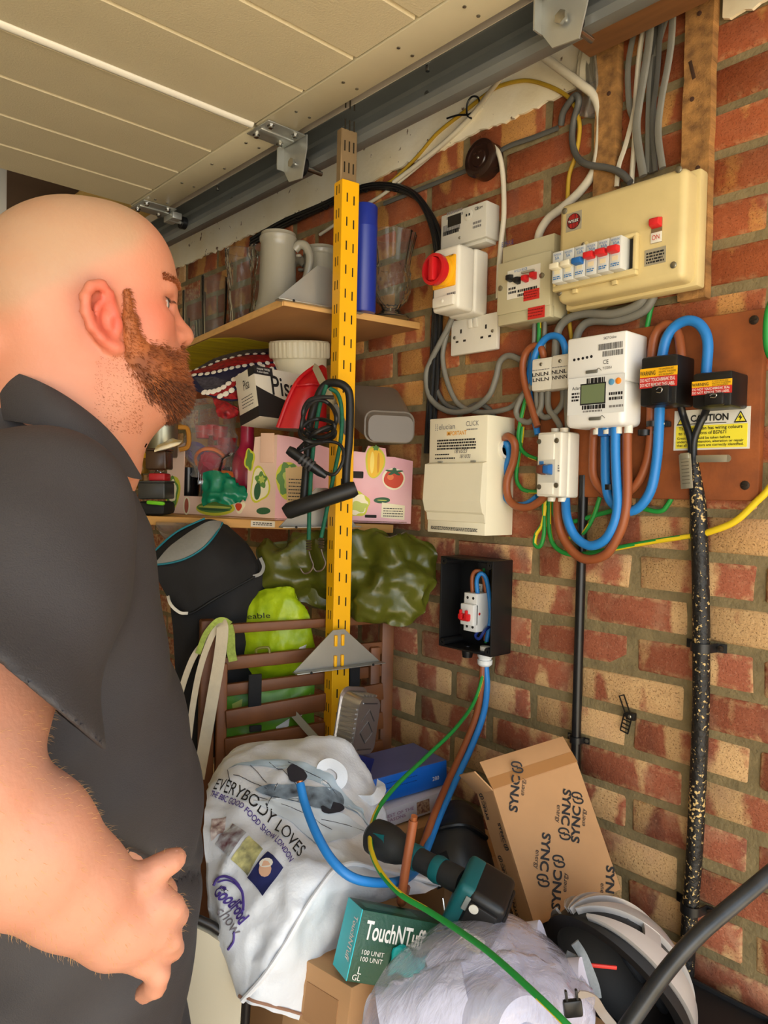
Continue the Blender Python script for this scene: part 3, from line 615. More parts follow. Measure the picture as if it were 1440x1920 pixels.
G().lathe([(.019, 0), (.019, .005), (.0135, .006), (.0135, -.002)], 26).obj('cable_grommet', WHITE, o, Matrix.Translation((w_/2, loc(M, 930, 842, -.045).y, -.055))@Matrix.Rotation(math.pi/2, 4, 'Y'))
# --- service cut-outs
for TL, BR, lab in (((1202, 671), (1268, 757), 'left black cut-out with yellow and red warning tape'), ((1299, 701), (1371, 760), 'right black cut-out with yellow and red warning tape')):
    o, M, w_, h = unit('service_cutout', lab, 'cut-out', TL, BR, .082)
    G().box((0, 0, -.031), (w_, h, .062), .004).box((w_*.12, -h*.30, .003), (w_*.5, h*.36, .012), .004).box((-w_*.1, h*.42, -.02), (w_*.7, h*.2, .03), .004).obj('body', BLACK, o)
    yb, yr = h*.10, h*.26
    G().box((0, h*.16, .0006), (w_*1.004, h*.2, .002)).obj('yellow_tape', YELLOW, o); G().box((0, -h*.03, .0006), (w_*1.004, h*.22, .0022)).obj('red_tape', REDINK, o)
    text('WARNING', o, None, INK, w=w_*.42, h=h*.09, x=-w_*.49, y=h*.115, z=.0018, bold=.01)
    text('IT IS DANGEROUS AND\nUNLAWFUL TO INTERFERE\nWITH THIS EQUIPMENT', o, None, INK, w=w_*.46, h=h*.16, x=w_*.02, y=h*.08, z=.0018)
    text('DO NOT TOUCH/BREAK SEAL\nDO NOT REMOVE THIS LABEL', o, None, WHITEINK, w=w_*.95, h=h*.17, x=-w_*.48, y=-h*.115, z=.002, bold=.006)
    G().tube([(-.004+w_*.1, -h*.2, .010), (.002+w_*.1, -h*.17, .012), (.007+w_*.1, -h*.2, .012), (.004+w_*.1, -h*.27, .011), (-.003+w_*.1, -h*.26, .011)], .0009, n=6).obj('wire_seal', STEEL, o)
# --- caution sign
o, M, w_, h = unit('caution_sign', 'white and yellow electrical caution sign on brown board', 'sign', (1265, 771), (1405, 841), .0195)
G().box((0, 0, -.0006), (w_, h, .0012)).obj('plate', WHITE, o); G().box((0, -h*.175, .0001), (w_*.94, h*.56, .0008)).obj('yellow_panel', mat('sign_yellow', (242, 226, 60), .5), o)
text('CAUTION', o, None, INK, w=w_*.50, h=h*.17, x=-w_*.27, y=h*.20, z=.0006, bold=.03); G().box((-.01, h*.15, .0005), (w_*.56, .0012, .0004)).obj('underline', INK, o)
text('This installation has wiring colours\nto two versions of BS7671', o, None, INK, w=w_*.84, h=h*.2, x=-w_*.43, y=-h*.12, z=.0008, bold=.012)
text('Great care should be taken before\nundertaking extension, alteration or repair\nthat all conductors are correctly identified.', o, None, INK, w=w_*.88, h=h*.26, x=-w_*.45, y=-h*.43, z=.0008, bold=.012)
for sx in (-1, 1):
    T_ = h*.14; cx, cy = sx*w_*.38, h*.27; tri = [(cx-T_*1.1, cy-T_), (cx+T_*1.1, cy-T_), (cx, cy+T_)]
    G().prism(tri, .0006, z0=.0002).obj('warning_triangle', INK, o); G().prism([(cx+(x-cx)*.74, cy-T_*.16+(y-cy+T_*.16)*.74) for x, y in tri], .0004, z0=.0006).obj('triangle_fill', mat('sign_yellow', (242, 226, 60)), o)
    G().prism([(cx+.001, cy+T_*.4), (cx-.0035, cy-T_*.25), (cx-.0003, cy-T_*.2), (cx-.001, cy-T_*.75), (cx+.0035, cy-T_*.02), (cx+.0005, cy-T_*.08)], .0003, z0=.0012).obj('lightning_bolt', INK, o)
# --- round junction box
o, M, w_, h = unit('junction_box', 'round dark brown junction box with screwed lid', 'junction box', (873, 258), (924, 336), .034)
g = G(); r_ = .039; g.lathe([(r_*1.02, -.034), (r_, -.008), (r_*1.05, -.008), (r_*1.05, .0), (r_*.9, .004), (r_*.72, .004), (r_*.70, .001), (r_*.5, .001), (r_*.45, .003), (0, .003)], 40)
g.obj('case', mat('bakelite', (46, 28, 22), .25, n=.2), o); screw(o, M, 0, 0, .003, .003); text('20A  250V', o, None, mat('moulded_ink', (70, 48, 40), .4), h=.004, x=-.014, y=.009, z=.003)
# --- black open enclosure with main switch
o, M, w_, h = unit('open_enclosure', 'open black plastic enclosure holding a white isolator with red levers', 'enclosure', (826, 1042), (920, 1233), .067)
g = G(); t = .004; D = .066
for c, d in (((-w_/2+t/2, 0, -D/2), (t, h, D)), ((w_/2-t/2, 0, -D/2), (t, h, D)), ((0, h/2-t/2, -D/2), (w_, t, D)), ((0, -h/2+t/2, -D/2), (w_, t, D)), ((0, 0, -D+t/2), (w_, h, t))): g.box(c, d, .0018)
for sx in (-1, 1):
    for sy in (-1, 1): g.cyl((sx*(w_/2-.010), sy*(h/2-.010), -D), (sx*(w_/2-.010), sy*(h/2-.010), -.0005), .0085, n=14)
g.obj('case', BLACK, o)
for sx in (-1, 1):
    for sy in (-1, 1): G().lathe([(.005, 0), (.005, .0006), (.003, .0008), (.002, 0), (0, 0)], 12).obj('corner_screw', MATBLACK, o, Matrix.Translation((sx*(w_/2-.010), sy*(h/2-.010), 0)))
G().box((.0, h*.18, -D+.007), (.030, h*.52, .004), .001).box((-.0, h*.30, -D+.010), (.01, .012, .004), .002).obj('mounting_rail', mat('dark_grey_plastic', (50, 50, 50), .5), o)
G().box((-.012, h*.10, -D+.010), (.024, .042, .001)).obj('rating_label', mat('label_white', (222, 222, 220), .5), o)
g = G(); small_print(g, -.022, -.004, [h*.10-.016+.006*i for i in range(6)], .002, -D+.0108, GREYINK); g.obj('small_print', None, o, ang=0)
G().box((-.006, -h*.06, -D+.008), (w_*.62, .035, .006), .001).obj('din_rail', ZINC, o)
e = bpy.data.objects.new('main_switch', None); COL.objects.link(e); e.parent = o; e.location = (.006, -h*.08, 0); e.empty_display_size = .01
G().box((.0, 0, -.034), (.036, .082, .046), .001).box((.0, -.004, -.008), (.036, .045, .016), .0015).obj('body', mat('switch_white', (220, 222, 222), .35), e)
for sx in (-1, 1): G().box((sx*.008-.002, -.008, .004), (.010, .012, .016), .002).box((sx*.008-.002, -.002, .008), (.006, .018, .006), .002).obj('lever', RED, e)
G().box((-.002, -.014, .004), (.026, .006, .008), .0015).obj('lever_bar', RED, e)
g = G()
for sx in (-1, 1):
    for sy in (-1, 1): g.cyl((sx*.008, sy*.031, -.0112), (sx*.008, sy*.031, -.0106), .0032, n=10)
g.obj('terminal_hole', mat('hole_dark', (38, 34, 30)), e, kind='stuff'); G().lathe([(.003, 0), (.003, .0005), (0, .0005)], 12).obj('red_dot', RED, e, Matrix.Translation((.0185, -.002, -.02))@Matrix.Rotation(math.pi/2, 4, 'Y'))
# glands
c = loc(M, 909, 1243, -.034)
gx = c.x; gl = G().lathe([(.010, .020), (.012, .010), (.012, 0)], 20, M=Matrix.Translation((gx, -h/2+.004, -.034))@Matrix.Rotation(math.pi/2, 4, 'X'))
gl.lathe([(.0115, -.012), (.0115, .0), (.0165, .0), (.0165, .010), (.014, .013), (.014, .016), (.0165, .017), (.016, .026), (.012, .030), (.008, .030)], 12, M=Matrix.Translation((gx, -h/2, -.034))@Matrix.Rotation(math.pi/2, 4, 'X')); gl.obj('white_gland', mat('gland_white', (232, 234, 232), .4), o)
c = loc(M, 876, 1236, -.034)
G().lathe([(.009, -.006), (.009, 0), (.0125, .0), (.0125, .012), (.011, .018), (.011, .020), (0, .020)], 12, M=Matrix.Translation((c.x, -h/2, -.034))@Matrix.Rotation(math.pi/2, 4, 'X')).obj('black_gland', BLACK, o)
# wires inside
G().tube([(.0-.003, -h*.08+.038, -.028), (-.003, -h*.08+.075, -.026), (.006, -h*.08+.088, -.030), (.016, -h*.08+.075, -.040), (.018, -.02, -.055), (.018, -h*.4, -.05)], .0048, n=10).obj('brown_core', CBROWN, o)
G().tube([(.013, -h*.08+.038, -.026), (.013, -h*.08+.070, -.022), (.022, -h*.08+.084, -.026), (.030, -h*.08+.066, -.036), (.030, -.02, -.05), (.026, -h*.4, -.044)], .0048, n=10).obj('blue_core', CBLUE, o)
G().tube([(.004, h*.38, -.055), (.005, h*.28, -.052), (.010, h*.1, -.056), (.022, -h*.2, -.056), (.022, -h*.42, -.045)], .0028, n=8).obj('earth_core', CGREEN, o)
G().tube([(.014, -h*.08-.04, -.03), (.010, -h*.34, -.026), (.022, -h*.36, -.024), (.032, -h*.27, -.03), (.03, -h*.08-.03, -.05)], .0032, n=8).obj('dark_blue_core', mat('dark_blue_sheath', (24, 50, 130), .4), o)
# ------------------------------------------------------------ cables on the wall
EARTH = (CGREEN, CYELLOW)
OLDY = mat('dull_yellow_sheath', (196, 158, 44), .55, n=.25, ns=20)
def wc(name, label, off, pts, r, m, group=None, **k): return cable(name, label, W(off, *pts), r, m, 'cable', group, **k)
XA = (-1, 0, 0)
wc('white_flex', 'white flex dropping from the round brown junction box', .016, [(926, 276, .02), (936, 290, .02), (943, 330), (945, 400), (940, 450), (936, 500, .006), (934, 560, .006)], .0055, CWHITE)
wc('grey_cable', 'grey flat cable running level behind the brown junction box', .004, [(720, 382), (790, 354), (860, 326), (900, 308), (950, 276), (1000, 258), (1046, 240)], .0055, CGREYD, flat=.6, up=XA)
wc('grey_cable', 'thick dark grey cable looping from the wall to the cream fuse board top', .012, [(1052, 234, .002), (1056, 211, .012), (1070, 189, .02), (1080, 179, .022), (1085, 192, .022), (1076, 226), (1073, 262), (1081, 292, .02), (1100, 308, .03), (1140, 315, .03), (1165, 325, .03), (1182, 342, .03)], .0065, CGREYD)
wc('earth_cable', 'old yellow earth cable arching over the white paint', .010, [(722, 346), (740, 335), (780, 296), (820, 250), (870, 210), (905, 182), (935, 162), (985, 151), (1030, 162), (1065, 182), (1080, 205), (1087, 240), (1080, 290), (1067, 330), (1064, 382)], .0042, OLDY)
g = [wc('white_cable', 'white cable slanting down from the track across the white paint', .016, [(952, 128, .10), (905, 190, .03), (880, 222), (830, 270), (775, 314), (738, 342)], .0055, CWHITE), wc('white_cable', 'lower of the two white cables slanting across the white paint', .008, [(905, 200), (870, 238), (812, 288), (762, 330), (716, 366), (660, 400), (600, 440)], .0045, CWHITE)]
wc('white_cable', 'thick white cable curving down beside the timber to the small grey unit', .014, [(1000, 92, .05), (1085, 155, .03), (1112, 178, .02), (1124, 212), (1122, 280), (1113, 322), (1088, 358), (1056, 388), (1028, 410), (1012, 436), (1008, 460)], .0085, CWHITE)
for i, (dx, dy, dr) in enumerate(((0, 0, 0), (6, 7, 0), (-3, 12, .001), (10, 1, 0))):
    wc('black_cable', ('outermost black cable of the bundle arching down beside the rotary isolator', 'black cable second from outside in the bundle beside the isolator', 'lowest black cable of the arch, innermost in the bundle', 'thick black cable topping the arch right of the post')[i], .012+.006*(i % 2), [(470, 448+dy), (530, 414+dy), (600, 384+dy*.8), (670, 352+dy*.7), (720, 344+dy*.7), (768-dx*.3, 356+dy*.7), (800-dx*.7, 388+dy*.4), (822-dx, 440), (828-dx, 500), (824-dx, 580), (818-dx, 690), (812-dx, 780), (808-dx, 850)], .0048+dr, BLACK, 'black cables beside the isolator', n=8)
for i, (px, py) in enumerate(((560, 404), (610, 383), (685, 351), (742, 349))):
    o = cable('cable_tie', ('leftmost black tie on the black cable bundle', 'black tie on the bundle just left of the yellow post', 'black tie on the bundle just right of the yellow post', 'rightmost black tie at the crest of the bundle')[i], [on(px+7*math.cos(a), py+9*math.sin(a), .012+.012*math.sin(a*1.)) for a in np.linspace(0, 6.3, 14)], .0022, BLACK, 'cable tie', 'ties round the black bundle', n=6, k=2)
TOPS = (('flat grey cable nearest the white batten in the ceiling bundle', CGREY, [(1203, -60), (1200, 17), (1184, 83), (1177, 135), (1180, 198), (1188, 229), (1202, 318)], .006), ('long white cable within the grey ceiling bundle', CWHITE, [(1222, -60), (1215, 12), (1200, 94), (1192, 188), (1190, 260), (1184, 345)], .0048),
    ('flat grey cable just right of the white one in the bundle', CGREY, [(1230, -60), (1223, 8), (1215, 94), (1198, 198), (1194, 250), (1206, 330)], .0078), ('grey cable crossing over the bundle from the right', CGREY, [(1262, -60), (1256, 6), (1240, 62), (1223, 125), (1217, 187), (1215, 325)], .0062),
    ('thin grey cable in the middle of the bundle', CGREYD, [(1250, -60), (1244, 0), (1238, 62), (1232, 146), (1223, 229), (1229, 322)], .005), ('rightmost grey cable of the bundle by the wide batten', CGREY, [(1262, -60), (1262, 0), (1259, 73), (1252, 125), (1240, 188), (1234, 250), (1242, 315)], .0066), ('hindmost dark grey cable of the bundle', CGREYD, [(1238, -60), (1231, 0), (1226, 160), (1222, 325)], .006), ('short white cable bending left above the fuse board', CWHITE, [(1196, 170), (1186, 222), (1172, 275), (1160, 312), (1156, 350)], .005))
for i, (lab, m, pts, r) in enumerate(TOPS): wc('ceiling_cable', lab, .012+.009*(i % 3), pts, r, m, flat=.65 if i != 1 else 1, up=XA, n=8)
wc('grey_cable', 'upper grey cable curving from the cream fuse board to the connector blocks', .03, [(1214, 530, .03), (1213, 545), (1195, 572), (1148, 589), (1096, 588), (1062, 600), (1045, 626), (1041, 680)], .0082, CGREY)
wc('grey_cable', 'lower grey cable curving from the cream fuse board behind the smart meter', .022, [(1230, 530), (1228, 548), (1208, 582), (1160, 601), (1112, 602), (1090, 614), (1080, 640), (1078, 680)], .0082, CGREY)
wc('earth_cable', 'green earth cable dropping from the cream fuse board', .012, [(1233, 525), (1228, 550), (1219, 585), (1212, 620)], .0045, CGREEN)
wc('earth_cable', 'yellow earth cable falling behind the small grey consumer unit', .010, [(1062, 560), (1066, 590), (1072, 640), (1080, 690)], .004, OLDY)
for x, m, lab in ((1002, CGREY, 'short grey cable left below the small grey unit'), (1011, EARTH, 'short striped earth below the small grey unit'), (1021, CGREY, 'short grey cable right below the small grey unit')): wc('unit_cable', lab, .03, [(x, 595), (x, 620), (x-1, 645), (x-3, 690)], .0046, m)
wc('blue_cable', 'blue cable hooped over the left connector block', .038, [(1000, 722, .03), (1000, 682), (1009, 653), (1027, 632), (1048, 632), (1059, 652), (1061, 690, .02)], .0068, CBLUE)
wc('brown_cable', 'brown cable curling left of the connector blocks', .036, [(1022, 690, .02), (1018, 662), (1011, 650), (998, 650), (985, 664), (980, 690), (985, 725), (996, 762), (1008, 800)], .0072, CBROWN)
wc('blue_cable', 'dark blue cable dropping beside the connector blocks', .02, [(1001, 655), (994, 690), (992, 730), (999, 770), (1008, 815)], .0065, CBLUE)
wc('grey_cable', 'outer grey cable loop hanging below the rotary isolator', .020, [(858, 560, .03), (852, 584), (838, 618), (808, 676), (799, 708), (808, 748), (840, 771), (881, 769), (915, 744), (930, 708), (937, 679), (954, 667), (978, 676), (1000, 690, .01)], .0066, CGREY)
wc('grey_cable', 'inner grey cable loop passing in front of the double socket side', .014, [(852, 560, .03), (848, 590), (836, 633), (830, 672), (840, 720), (862, 760), (905, 773), (955, 765), (980, 740), (996, 716), (1004, 690)], .0058, CGREY)
wc('dark_cable', 'dark grey cable slipping behind the white consumer unit', .010, [(812, 700), (818, 728), (836, 758), (868, 768), (895, 758), (918, 768), (930, 790)], .0055, CGREYD)
for lab, off, pts, r in (('grey cable looped below the left connector block', .03, [(1016, 725), (1016, 742), (1013, 766), (995, 790), (978, 788), (968, 772), (977, 747), (992, 730), (1000, 716)], .0062), ('grey cable dropping from the connector block to the isolator box', .03, [(1028, 722), (1028, 763), (1040, 782), (1050, 800), (1050, 822)], .0062), ('grey cable hooked below the right connector block', .026, [(1055, 722), (1055, 754), (1038, 776), (1019, 782), (1009, 764), (1006, 735)], .0062), ('straight grey cable above the isolator box', .03, [(1062, 722), (1062, 760), (1064, 800), (1060, 825)], .0055)): wc('grey_cable', lab, off, pts, r, CGREY)
wc('earth_cable', 'striped earth cable entering the isolator box at switch height', .03, [(992, 730, .02), (982, 763), (972, 815), (977, 841), (990, 854), (1008, 861)], .0042, EARTH)
wc('earth_cable', 'striped earth cable entering the isolator box at its foot', .022, [(980, 800), (976, 837), (968, 892), (976, 914), (990, 921), (1008, 922)], .0042, EARTH)
wc('tail_cable', 'brown tail looping out of the new consumer unit side', .04, [(944, 826, .03), (953, 818, .05), (965, 832, .05), (963, 864), (951, 901), (953, 933), (968, 949), (991, 951), (1009, 942), (1026, 926)], .0080, CBROWN)
wc('tail_cable', 'blue tail looping out of the new consumer unit side', .028, [(944, 836, .03), (951, 832, .04), (955, 856), (944, 892), (944, 924), (963, 946), (986, 946), (1008, 932)], .0072, CBLUE)
wc('tail_cable', 'brown tail sagging from the isolator box up to the smart meter', .05, [(1046, 930, .035), (1046, 970), (1055, 1006), (1078, 1038), (1105, 1049), (1137, 1038), (1160, 1002), (1172, 965), (1176, 925), (1176, 860), (1176, 800)], .0088, CBROWN)
wc('tail_cable', 'blue tail sagging from the isolator box up to the smart meter', .056, [(1060, 930, .035), (1063, 970), (1078, 1005), (1105, 1023), (1133, 1013), (1151, 983), (1158, 947), (1156, 901), (1154, 850), (1154, 800)], .0088, CBLUE)
wc('tail_cable', 'brown tail looping from the smart meter behind the left cut-out', .034, [(1117, 797, .06), (1114, 815), (1112, 860), (1114, 895), (1133, 922), (1163, 930), (1192, 910), (1211, 873), (1219, 832), (1221, 780), (1222, 700), (1224, 653), (1232, 622), (1252, 609), (1270, 622), (1277, 662, .04), (1277, 700, .04)], .0084, CBROWN)
wc('tail_cable', 'blue tail looping from the smart meter behind the left cut-out', .042, [(1136, 797, .06), (1135, 815), (1135, 860), (1136, 905), (1144, 938), (1170, 958), (1197, 952), (1220, 919), (1231, 864), (1235, 809), (1237, 760), (1240, 690), (1244, 655), (1253, 628), (1271, 608), (1294, 601), (1315, 612), (1327, 642), (1324, 700)], .0088, CBLUE)
for px, py, lab in ((1133, 807, 'left blue marker sleeve under the smart meter'), (1153, 806, 'right blue marker sleeve under the smart meter')):
    tag(G().box((0, 0, 0), (.020, .022, .017), .003, M=wmat(px, py, .052)).obj('cable_sleeve', BLUE), lab, 'sleeve')
for px, py, lab in ((1236, 797, 'black cable clip on the blue tail beside the caution sign'), (1220, 813, 'black cable clip on the brown tail beside the caution sign'), (1156, 914, 'black cable clip low on the blue tail')):
    o = thing('cable_clip', lab, 'clip', wmat(px, py, .018)); G().lathe([(.0115, 0), (.0115, .010), (.0095, .010), (.0095, 0)], 18, M=Matrix.Translation((0, .005, .022))@Matrix.Rotation(math.pi/2, 4, 'X')).box((.018, 0, .012), (.014, .010, .018), .002).obj('saddle', BLACK, o); screw(o, None, .018, 0, .021, .0035, 'nail')
wc('earth_cable', 'striped earth cable in a narrow loop under the isolator box', .03, [(1018, 925), (1020, 960), (1020, 1000), (1013, 1024), (1003, 1021), (1005, 1002), (1018, 979), (1024, 930)], .0042, EARTH)
wc('earth_cable', 'long striped earth cable running right to the thick black cable', .022, [(1030, 925), (1030, 992), (1041, 1025), (1073, 1040), (1128, 1033), (1192, 1021), (1240, 1013), (1296, 1005, .02)], .0046, EARTH)
wc('earth_cable', 'bright yellow earth cable climbing right from the thick black cable', .02, [(1296, 1008, .01), (1325, 999), (1376, 979), (1417, 942), (1445, 912), (1500, 830), (1620, 700), (1800, 600)], .0058, CYELLOW)
wc('earth_cable', 'green earth cable swooping below the brown board', .012, [(1036, 925), (1041, 968), (1073, 978), (1124, 964), (1183, 951), (1234, 959), (1252, 946), (1268, 916)], .0045, CGREEN)
wc('earth_cable', 'short yellow earth cable climbing to the board edge', .016, [(1064, 1011), (1092, 1001), (1112, 970), (1125, 932)], .0042, EARTH)
wc('earth_cable', 'green earth loop at the right edge of the brown board', .05, [(1450, 560), (1440, 590), (1438, 640), (1446, 668), (1462, 660)], .006, EARTH)
# --- loose tie on the white paint
o = cable('cable_tie', 'black cable tie with a long loose tail on the white cables', W(.02, (838, 222), (858, 216), (880, 214), (898, 200), (896, 183), (884, 182), (876, 196), (876, 216), (884, 222)), .0022, BLACK, 'cable tie', n=6)
# --- clear plastic sheet
PLAS = mat('clear_polythene', (236, 230, 214), .22, tr=.75, ior=1.25, alpha=.55)
def fn(u, v):
    p = on(1084+u*34-v*v*6+math.sin(v*9+u*3)*3+v*14*u, 50+v*166+u*8, .012+.012*math.sin(u*7+v*5)+.006*math.sin(u*17)); return p
tag(G().grid(fn, 14, 26).obj('polythene_strip', PLAS, solid=.0006, ang=1.5), 'crumpled clear polythene strip hanging beside the thin batten', 'plastic sheet')
# --- black pipe with clips, thick service cable with saddles
PIPE = mat('black_pipe', (26, 24, 24), .35, n=.35, ns=40)
a = on(1094, 930, .012); b = on(1078, 1440, .012)
o = thing('pipe', 'slim black pipe running down from the brown board', 'pipe', Matrix.Translation((XW-.012, (a.y+b.y)/2, 0)))
G().cyl((0, 0, a.z+.04), (0, 0, .3), .0092, n=16).obj('tube', PIPE, o)
def pipe_clip(par, z, r, w_):
    e = bpy.data.objects.new('clip', None); COL.objects.link(e); e.parent = par; e.location = (0, 0, z); e.empty_display_size = .01
    g = G(); n = 14; P = [(w_, .0), (w_, -.003)]
    arc = [(r*math.cos(t), -(r-.004)*math.sin(t)-.003) for t in np.linspace(0, math.pi, n)]
    g.tube([(.010, -w_, 0), (.009, -r-.001, 0)]+[(-(r)*math.sin(t), -r*math.cos(t), 0) for t in np.linspace(0, math.pi, n)]+[(.009, r+.001, 0), (.010, w_, 0)], .0032, n=6, k=1, flat=.5, up=(0, 0, 1)) if False else None
    pts = [(.010, -w_), (.009, -r-.002)]+[(-r*math.sin(t), -r*math.cos(t)) for t in np.linspace(.1, math.pi-.1, n)]+[(.009, r+.002), (.010, w_)]
    Mx = Matrix.Translation((0, 0, -.006)); g.prism(offset_strip(pts, .002), .012, Mx); g.obj('strap', BLACK, e, ang=.5)
    for sy in (-1, 1): G().lathe([(.004, 0), (.004, .002), (0, .003)], 10, M=Matrix.Translation((.008, sy*(w_-.005), 0))@Matrix.Rotation(-math.pi/2, 4, 'Y')).obj('screw', SCREWM, e)
pipe_clip(o, on(1085, 1387, .01).z, .0105, .024)
def fleck():
    M = mat('flecked_black_tape', (22, 20, 19), .5, b=.9, bs=120); T = M.node_tree; L = T.links.new; B = T.nodes['Principled BSDF']; tc = T.nodes.new('ShaderNodeTexCoord')
    N = T.nodes.new('ShaderNodeTexNoise'); N.inputs['Scale'].default_value = 170.; N.inputs['Detail'].default_value = 4.; L(tc.outputs['Object'], N.inputs['Vector'])
    N2 = T.nodes.new('ShaderNodeTexNoise'); N2.inputs['Scale'].default_value = 9.; L(tc.outputs['Object'], N2.inputs['Vector'])
    A = T.nodes.new('ShaderNodeMath'); A.operation = 'MULTIPLY_ADD'; A.inputs[1].default_value = .35; L(N2.outputs[0], A.inputs[0]); L(N.outputs[0], A.inputs[2])
    r = T.nodes.new('ShaderNodeMapRange'); r.inputs[1].default_value = .775; r.inputs[2].default_value = .83; L(A.outputs[0], r.inputs[0])
    X = T.nodes.new('ShaderNodeMix'); X.data_type = 'RGBA'; L(r.outputs[0], X.inputs[0]); X.inputs[6].default_value = (*lin((24, 22, 20)), 1); X.inputs[7].default_value = (*lin((206, 176, 116)), 1); L(X.outputs[2], B.inputs['Base Color']); return M
pts = W(.020, (1297, 850), (1304, 900), (1309, 950), (1313, 1060), (1315, 1200), (1314, 1330), (1308, 1480), (1302, 1600), (1294, 1710), (1288, 1800), (1284, 1900), (1280, 2020))
o = thing('service_cable', 'thick black service cable flecked with old paint down the bricks', 'cable', Matrix.Translation((XW-.02, .55, 0)))
I = o.matrix_world.inverted()
g = G().tube([I@p for p in pts], [.0085, .0105, .0135, .0140, .0142, .0140, .0138, .0136, .0132, .0130, .0128, .0125], n=18); g.obj('sheath', fleck(), o)
G().tube([I@p for p in W(.024, (1297, 870), (1296, 830), (1288, 800), (1280, 775), (1272, 745, .04))], .0062, n=12).obj('core_tail', BLACK, o)
G().tube([I@p for p in W(.024, (1300, 870), (1301, 828), (1311, 798), (1322, 775), (1332, 748, .04))], .0062, n=12).obj('core_tail', BLACK, o)
for (px, py) in ((1316, 1213), (1296, 1702)):
    c = on(px, py, .02); e = bpy.data.objects.new('saddle_base', None); COL.objects.link(e); e.parent = o; e.location = I@Vector((XW-.02, c.y, c.z)); e.empty_display_size = .01
    g = G(); r = .0155; pts2 = [(.019, -.034), (.015, -r-.003)]+[(-r*math.sin(t), -r*math.cos(t)) for t in np.linspace(.1, math.pi-.1, 16)]+[(.015, r+.003), (.019, .034)]
    g.prism(offset_strip(pts2, .0025), .015, Matrix.Translation((0, 0, -.0075))); g.obj('saddle', BLACK, e, ang=.5)
    G().lathe([(.005, 0), (.005, .003), (0, .004)], 10, M=Matrix.Translation((.012, -.027, 0))@Matrix.Rotation(-math.pi/2, 4, 'Y')).obj('screw', mat('dark_bolt', (60, 50, 42)), e)
# --- metal tag and strap at the service cable
o = thing('earth_tag', 'silver stamped tag hanging at the black service cable', 'tag', wmat(1286, 884, .045)@Matrix.Rotation(.1, 4, 'Z'))
G().box((0, 0, 0), (.021, .058, .002), .0008).box((0, .026, .001), (.016, .01, .004), .001).obj('plate', mat('dull_aluminium', (182, 178, 160), .4, m=.8), o)
g = G()
for i in range(7): g.box((0, .016-.006*i, .0014), (.013, .0016, .001))
g.obj('stamped_lines', mat('stamp_shadow', (120, 116, 100), .5, m=.6), o, kind='stuff')
o = thing('metal_strap', 'bent silver strap end sticking out beside the service cable', 'strap', wmat(1334, 860, .04))
G().box((.0, 0, 0), (.052, .012, .0015), .0007).lathe([(.006, -.0007), (.006, .0007), (0, .0007)], 14, M=Matrix.Translation((.026, 0, 0))).obj('strip', mat('dull_aluminium', (182, 178, 160)), o)
# --- small clip nailed to the bricks
o = thing('pipe_clip', 'small open black plastic clip nailed to the bricks', 'clip', wmat(1178, 1340, .003))
g = G(); Mx = Matrix.Translation((.0, -.004, .002))@Matrix.Rotation(-.22, 4, 'Z')
for c, d in (((-.008, -.013, 0), (.002, .034, .002)), ((.008, -.013, 0), (.002, .034, .002))): g.box(c, d, M=Mx)
for i in range(5): g.box((0, -.030+.0075*i, 0), (.016, .002, .002), M=Mx)
My = Matrix.Translation((-.004, .018, .006))@Matrix.Rotation(.42, 4, 'Z')
for c, d in (((-.005, 0, 0), (.0018, .036, .002)), ((.005, 0, 0), (.0018, .036, .002)), ((0, .018, 0), (.012, .002, .002))): g.box(c, d, M=My)
g.obj('ladder', BLACK, o); G().box((.008, .0, .004), (.018, .014, .010), .002).obj('block', BLACK, o); screw(o, None, .008, 0, .009, .0035, 'nail_head')
o = thing('cement_patch', 'rough buff mortar lump below the cream fuse board', 'mortar lump', wmat(1110, 578, .0)); g = G(); g.lathe([(.0, .012), (.02, .010), (.035, .004), (.04, -.002)], 14, wob=lambda a, h: .2*math.sin(3*a)+.1*math.sin(7*a)); g.obj('lump', mat('buff_mortar', (176, 146, 92), .9, n=.4, ns=30, b=.8, bs=80), o, Matrix.Scale(.45, 4, (0, 1, 0)))
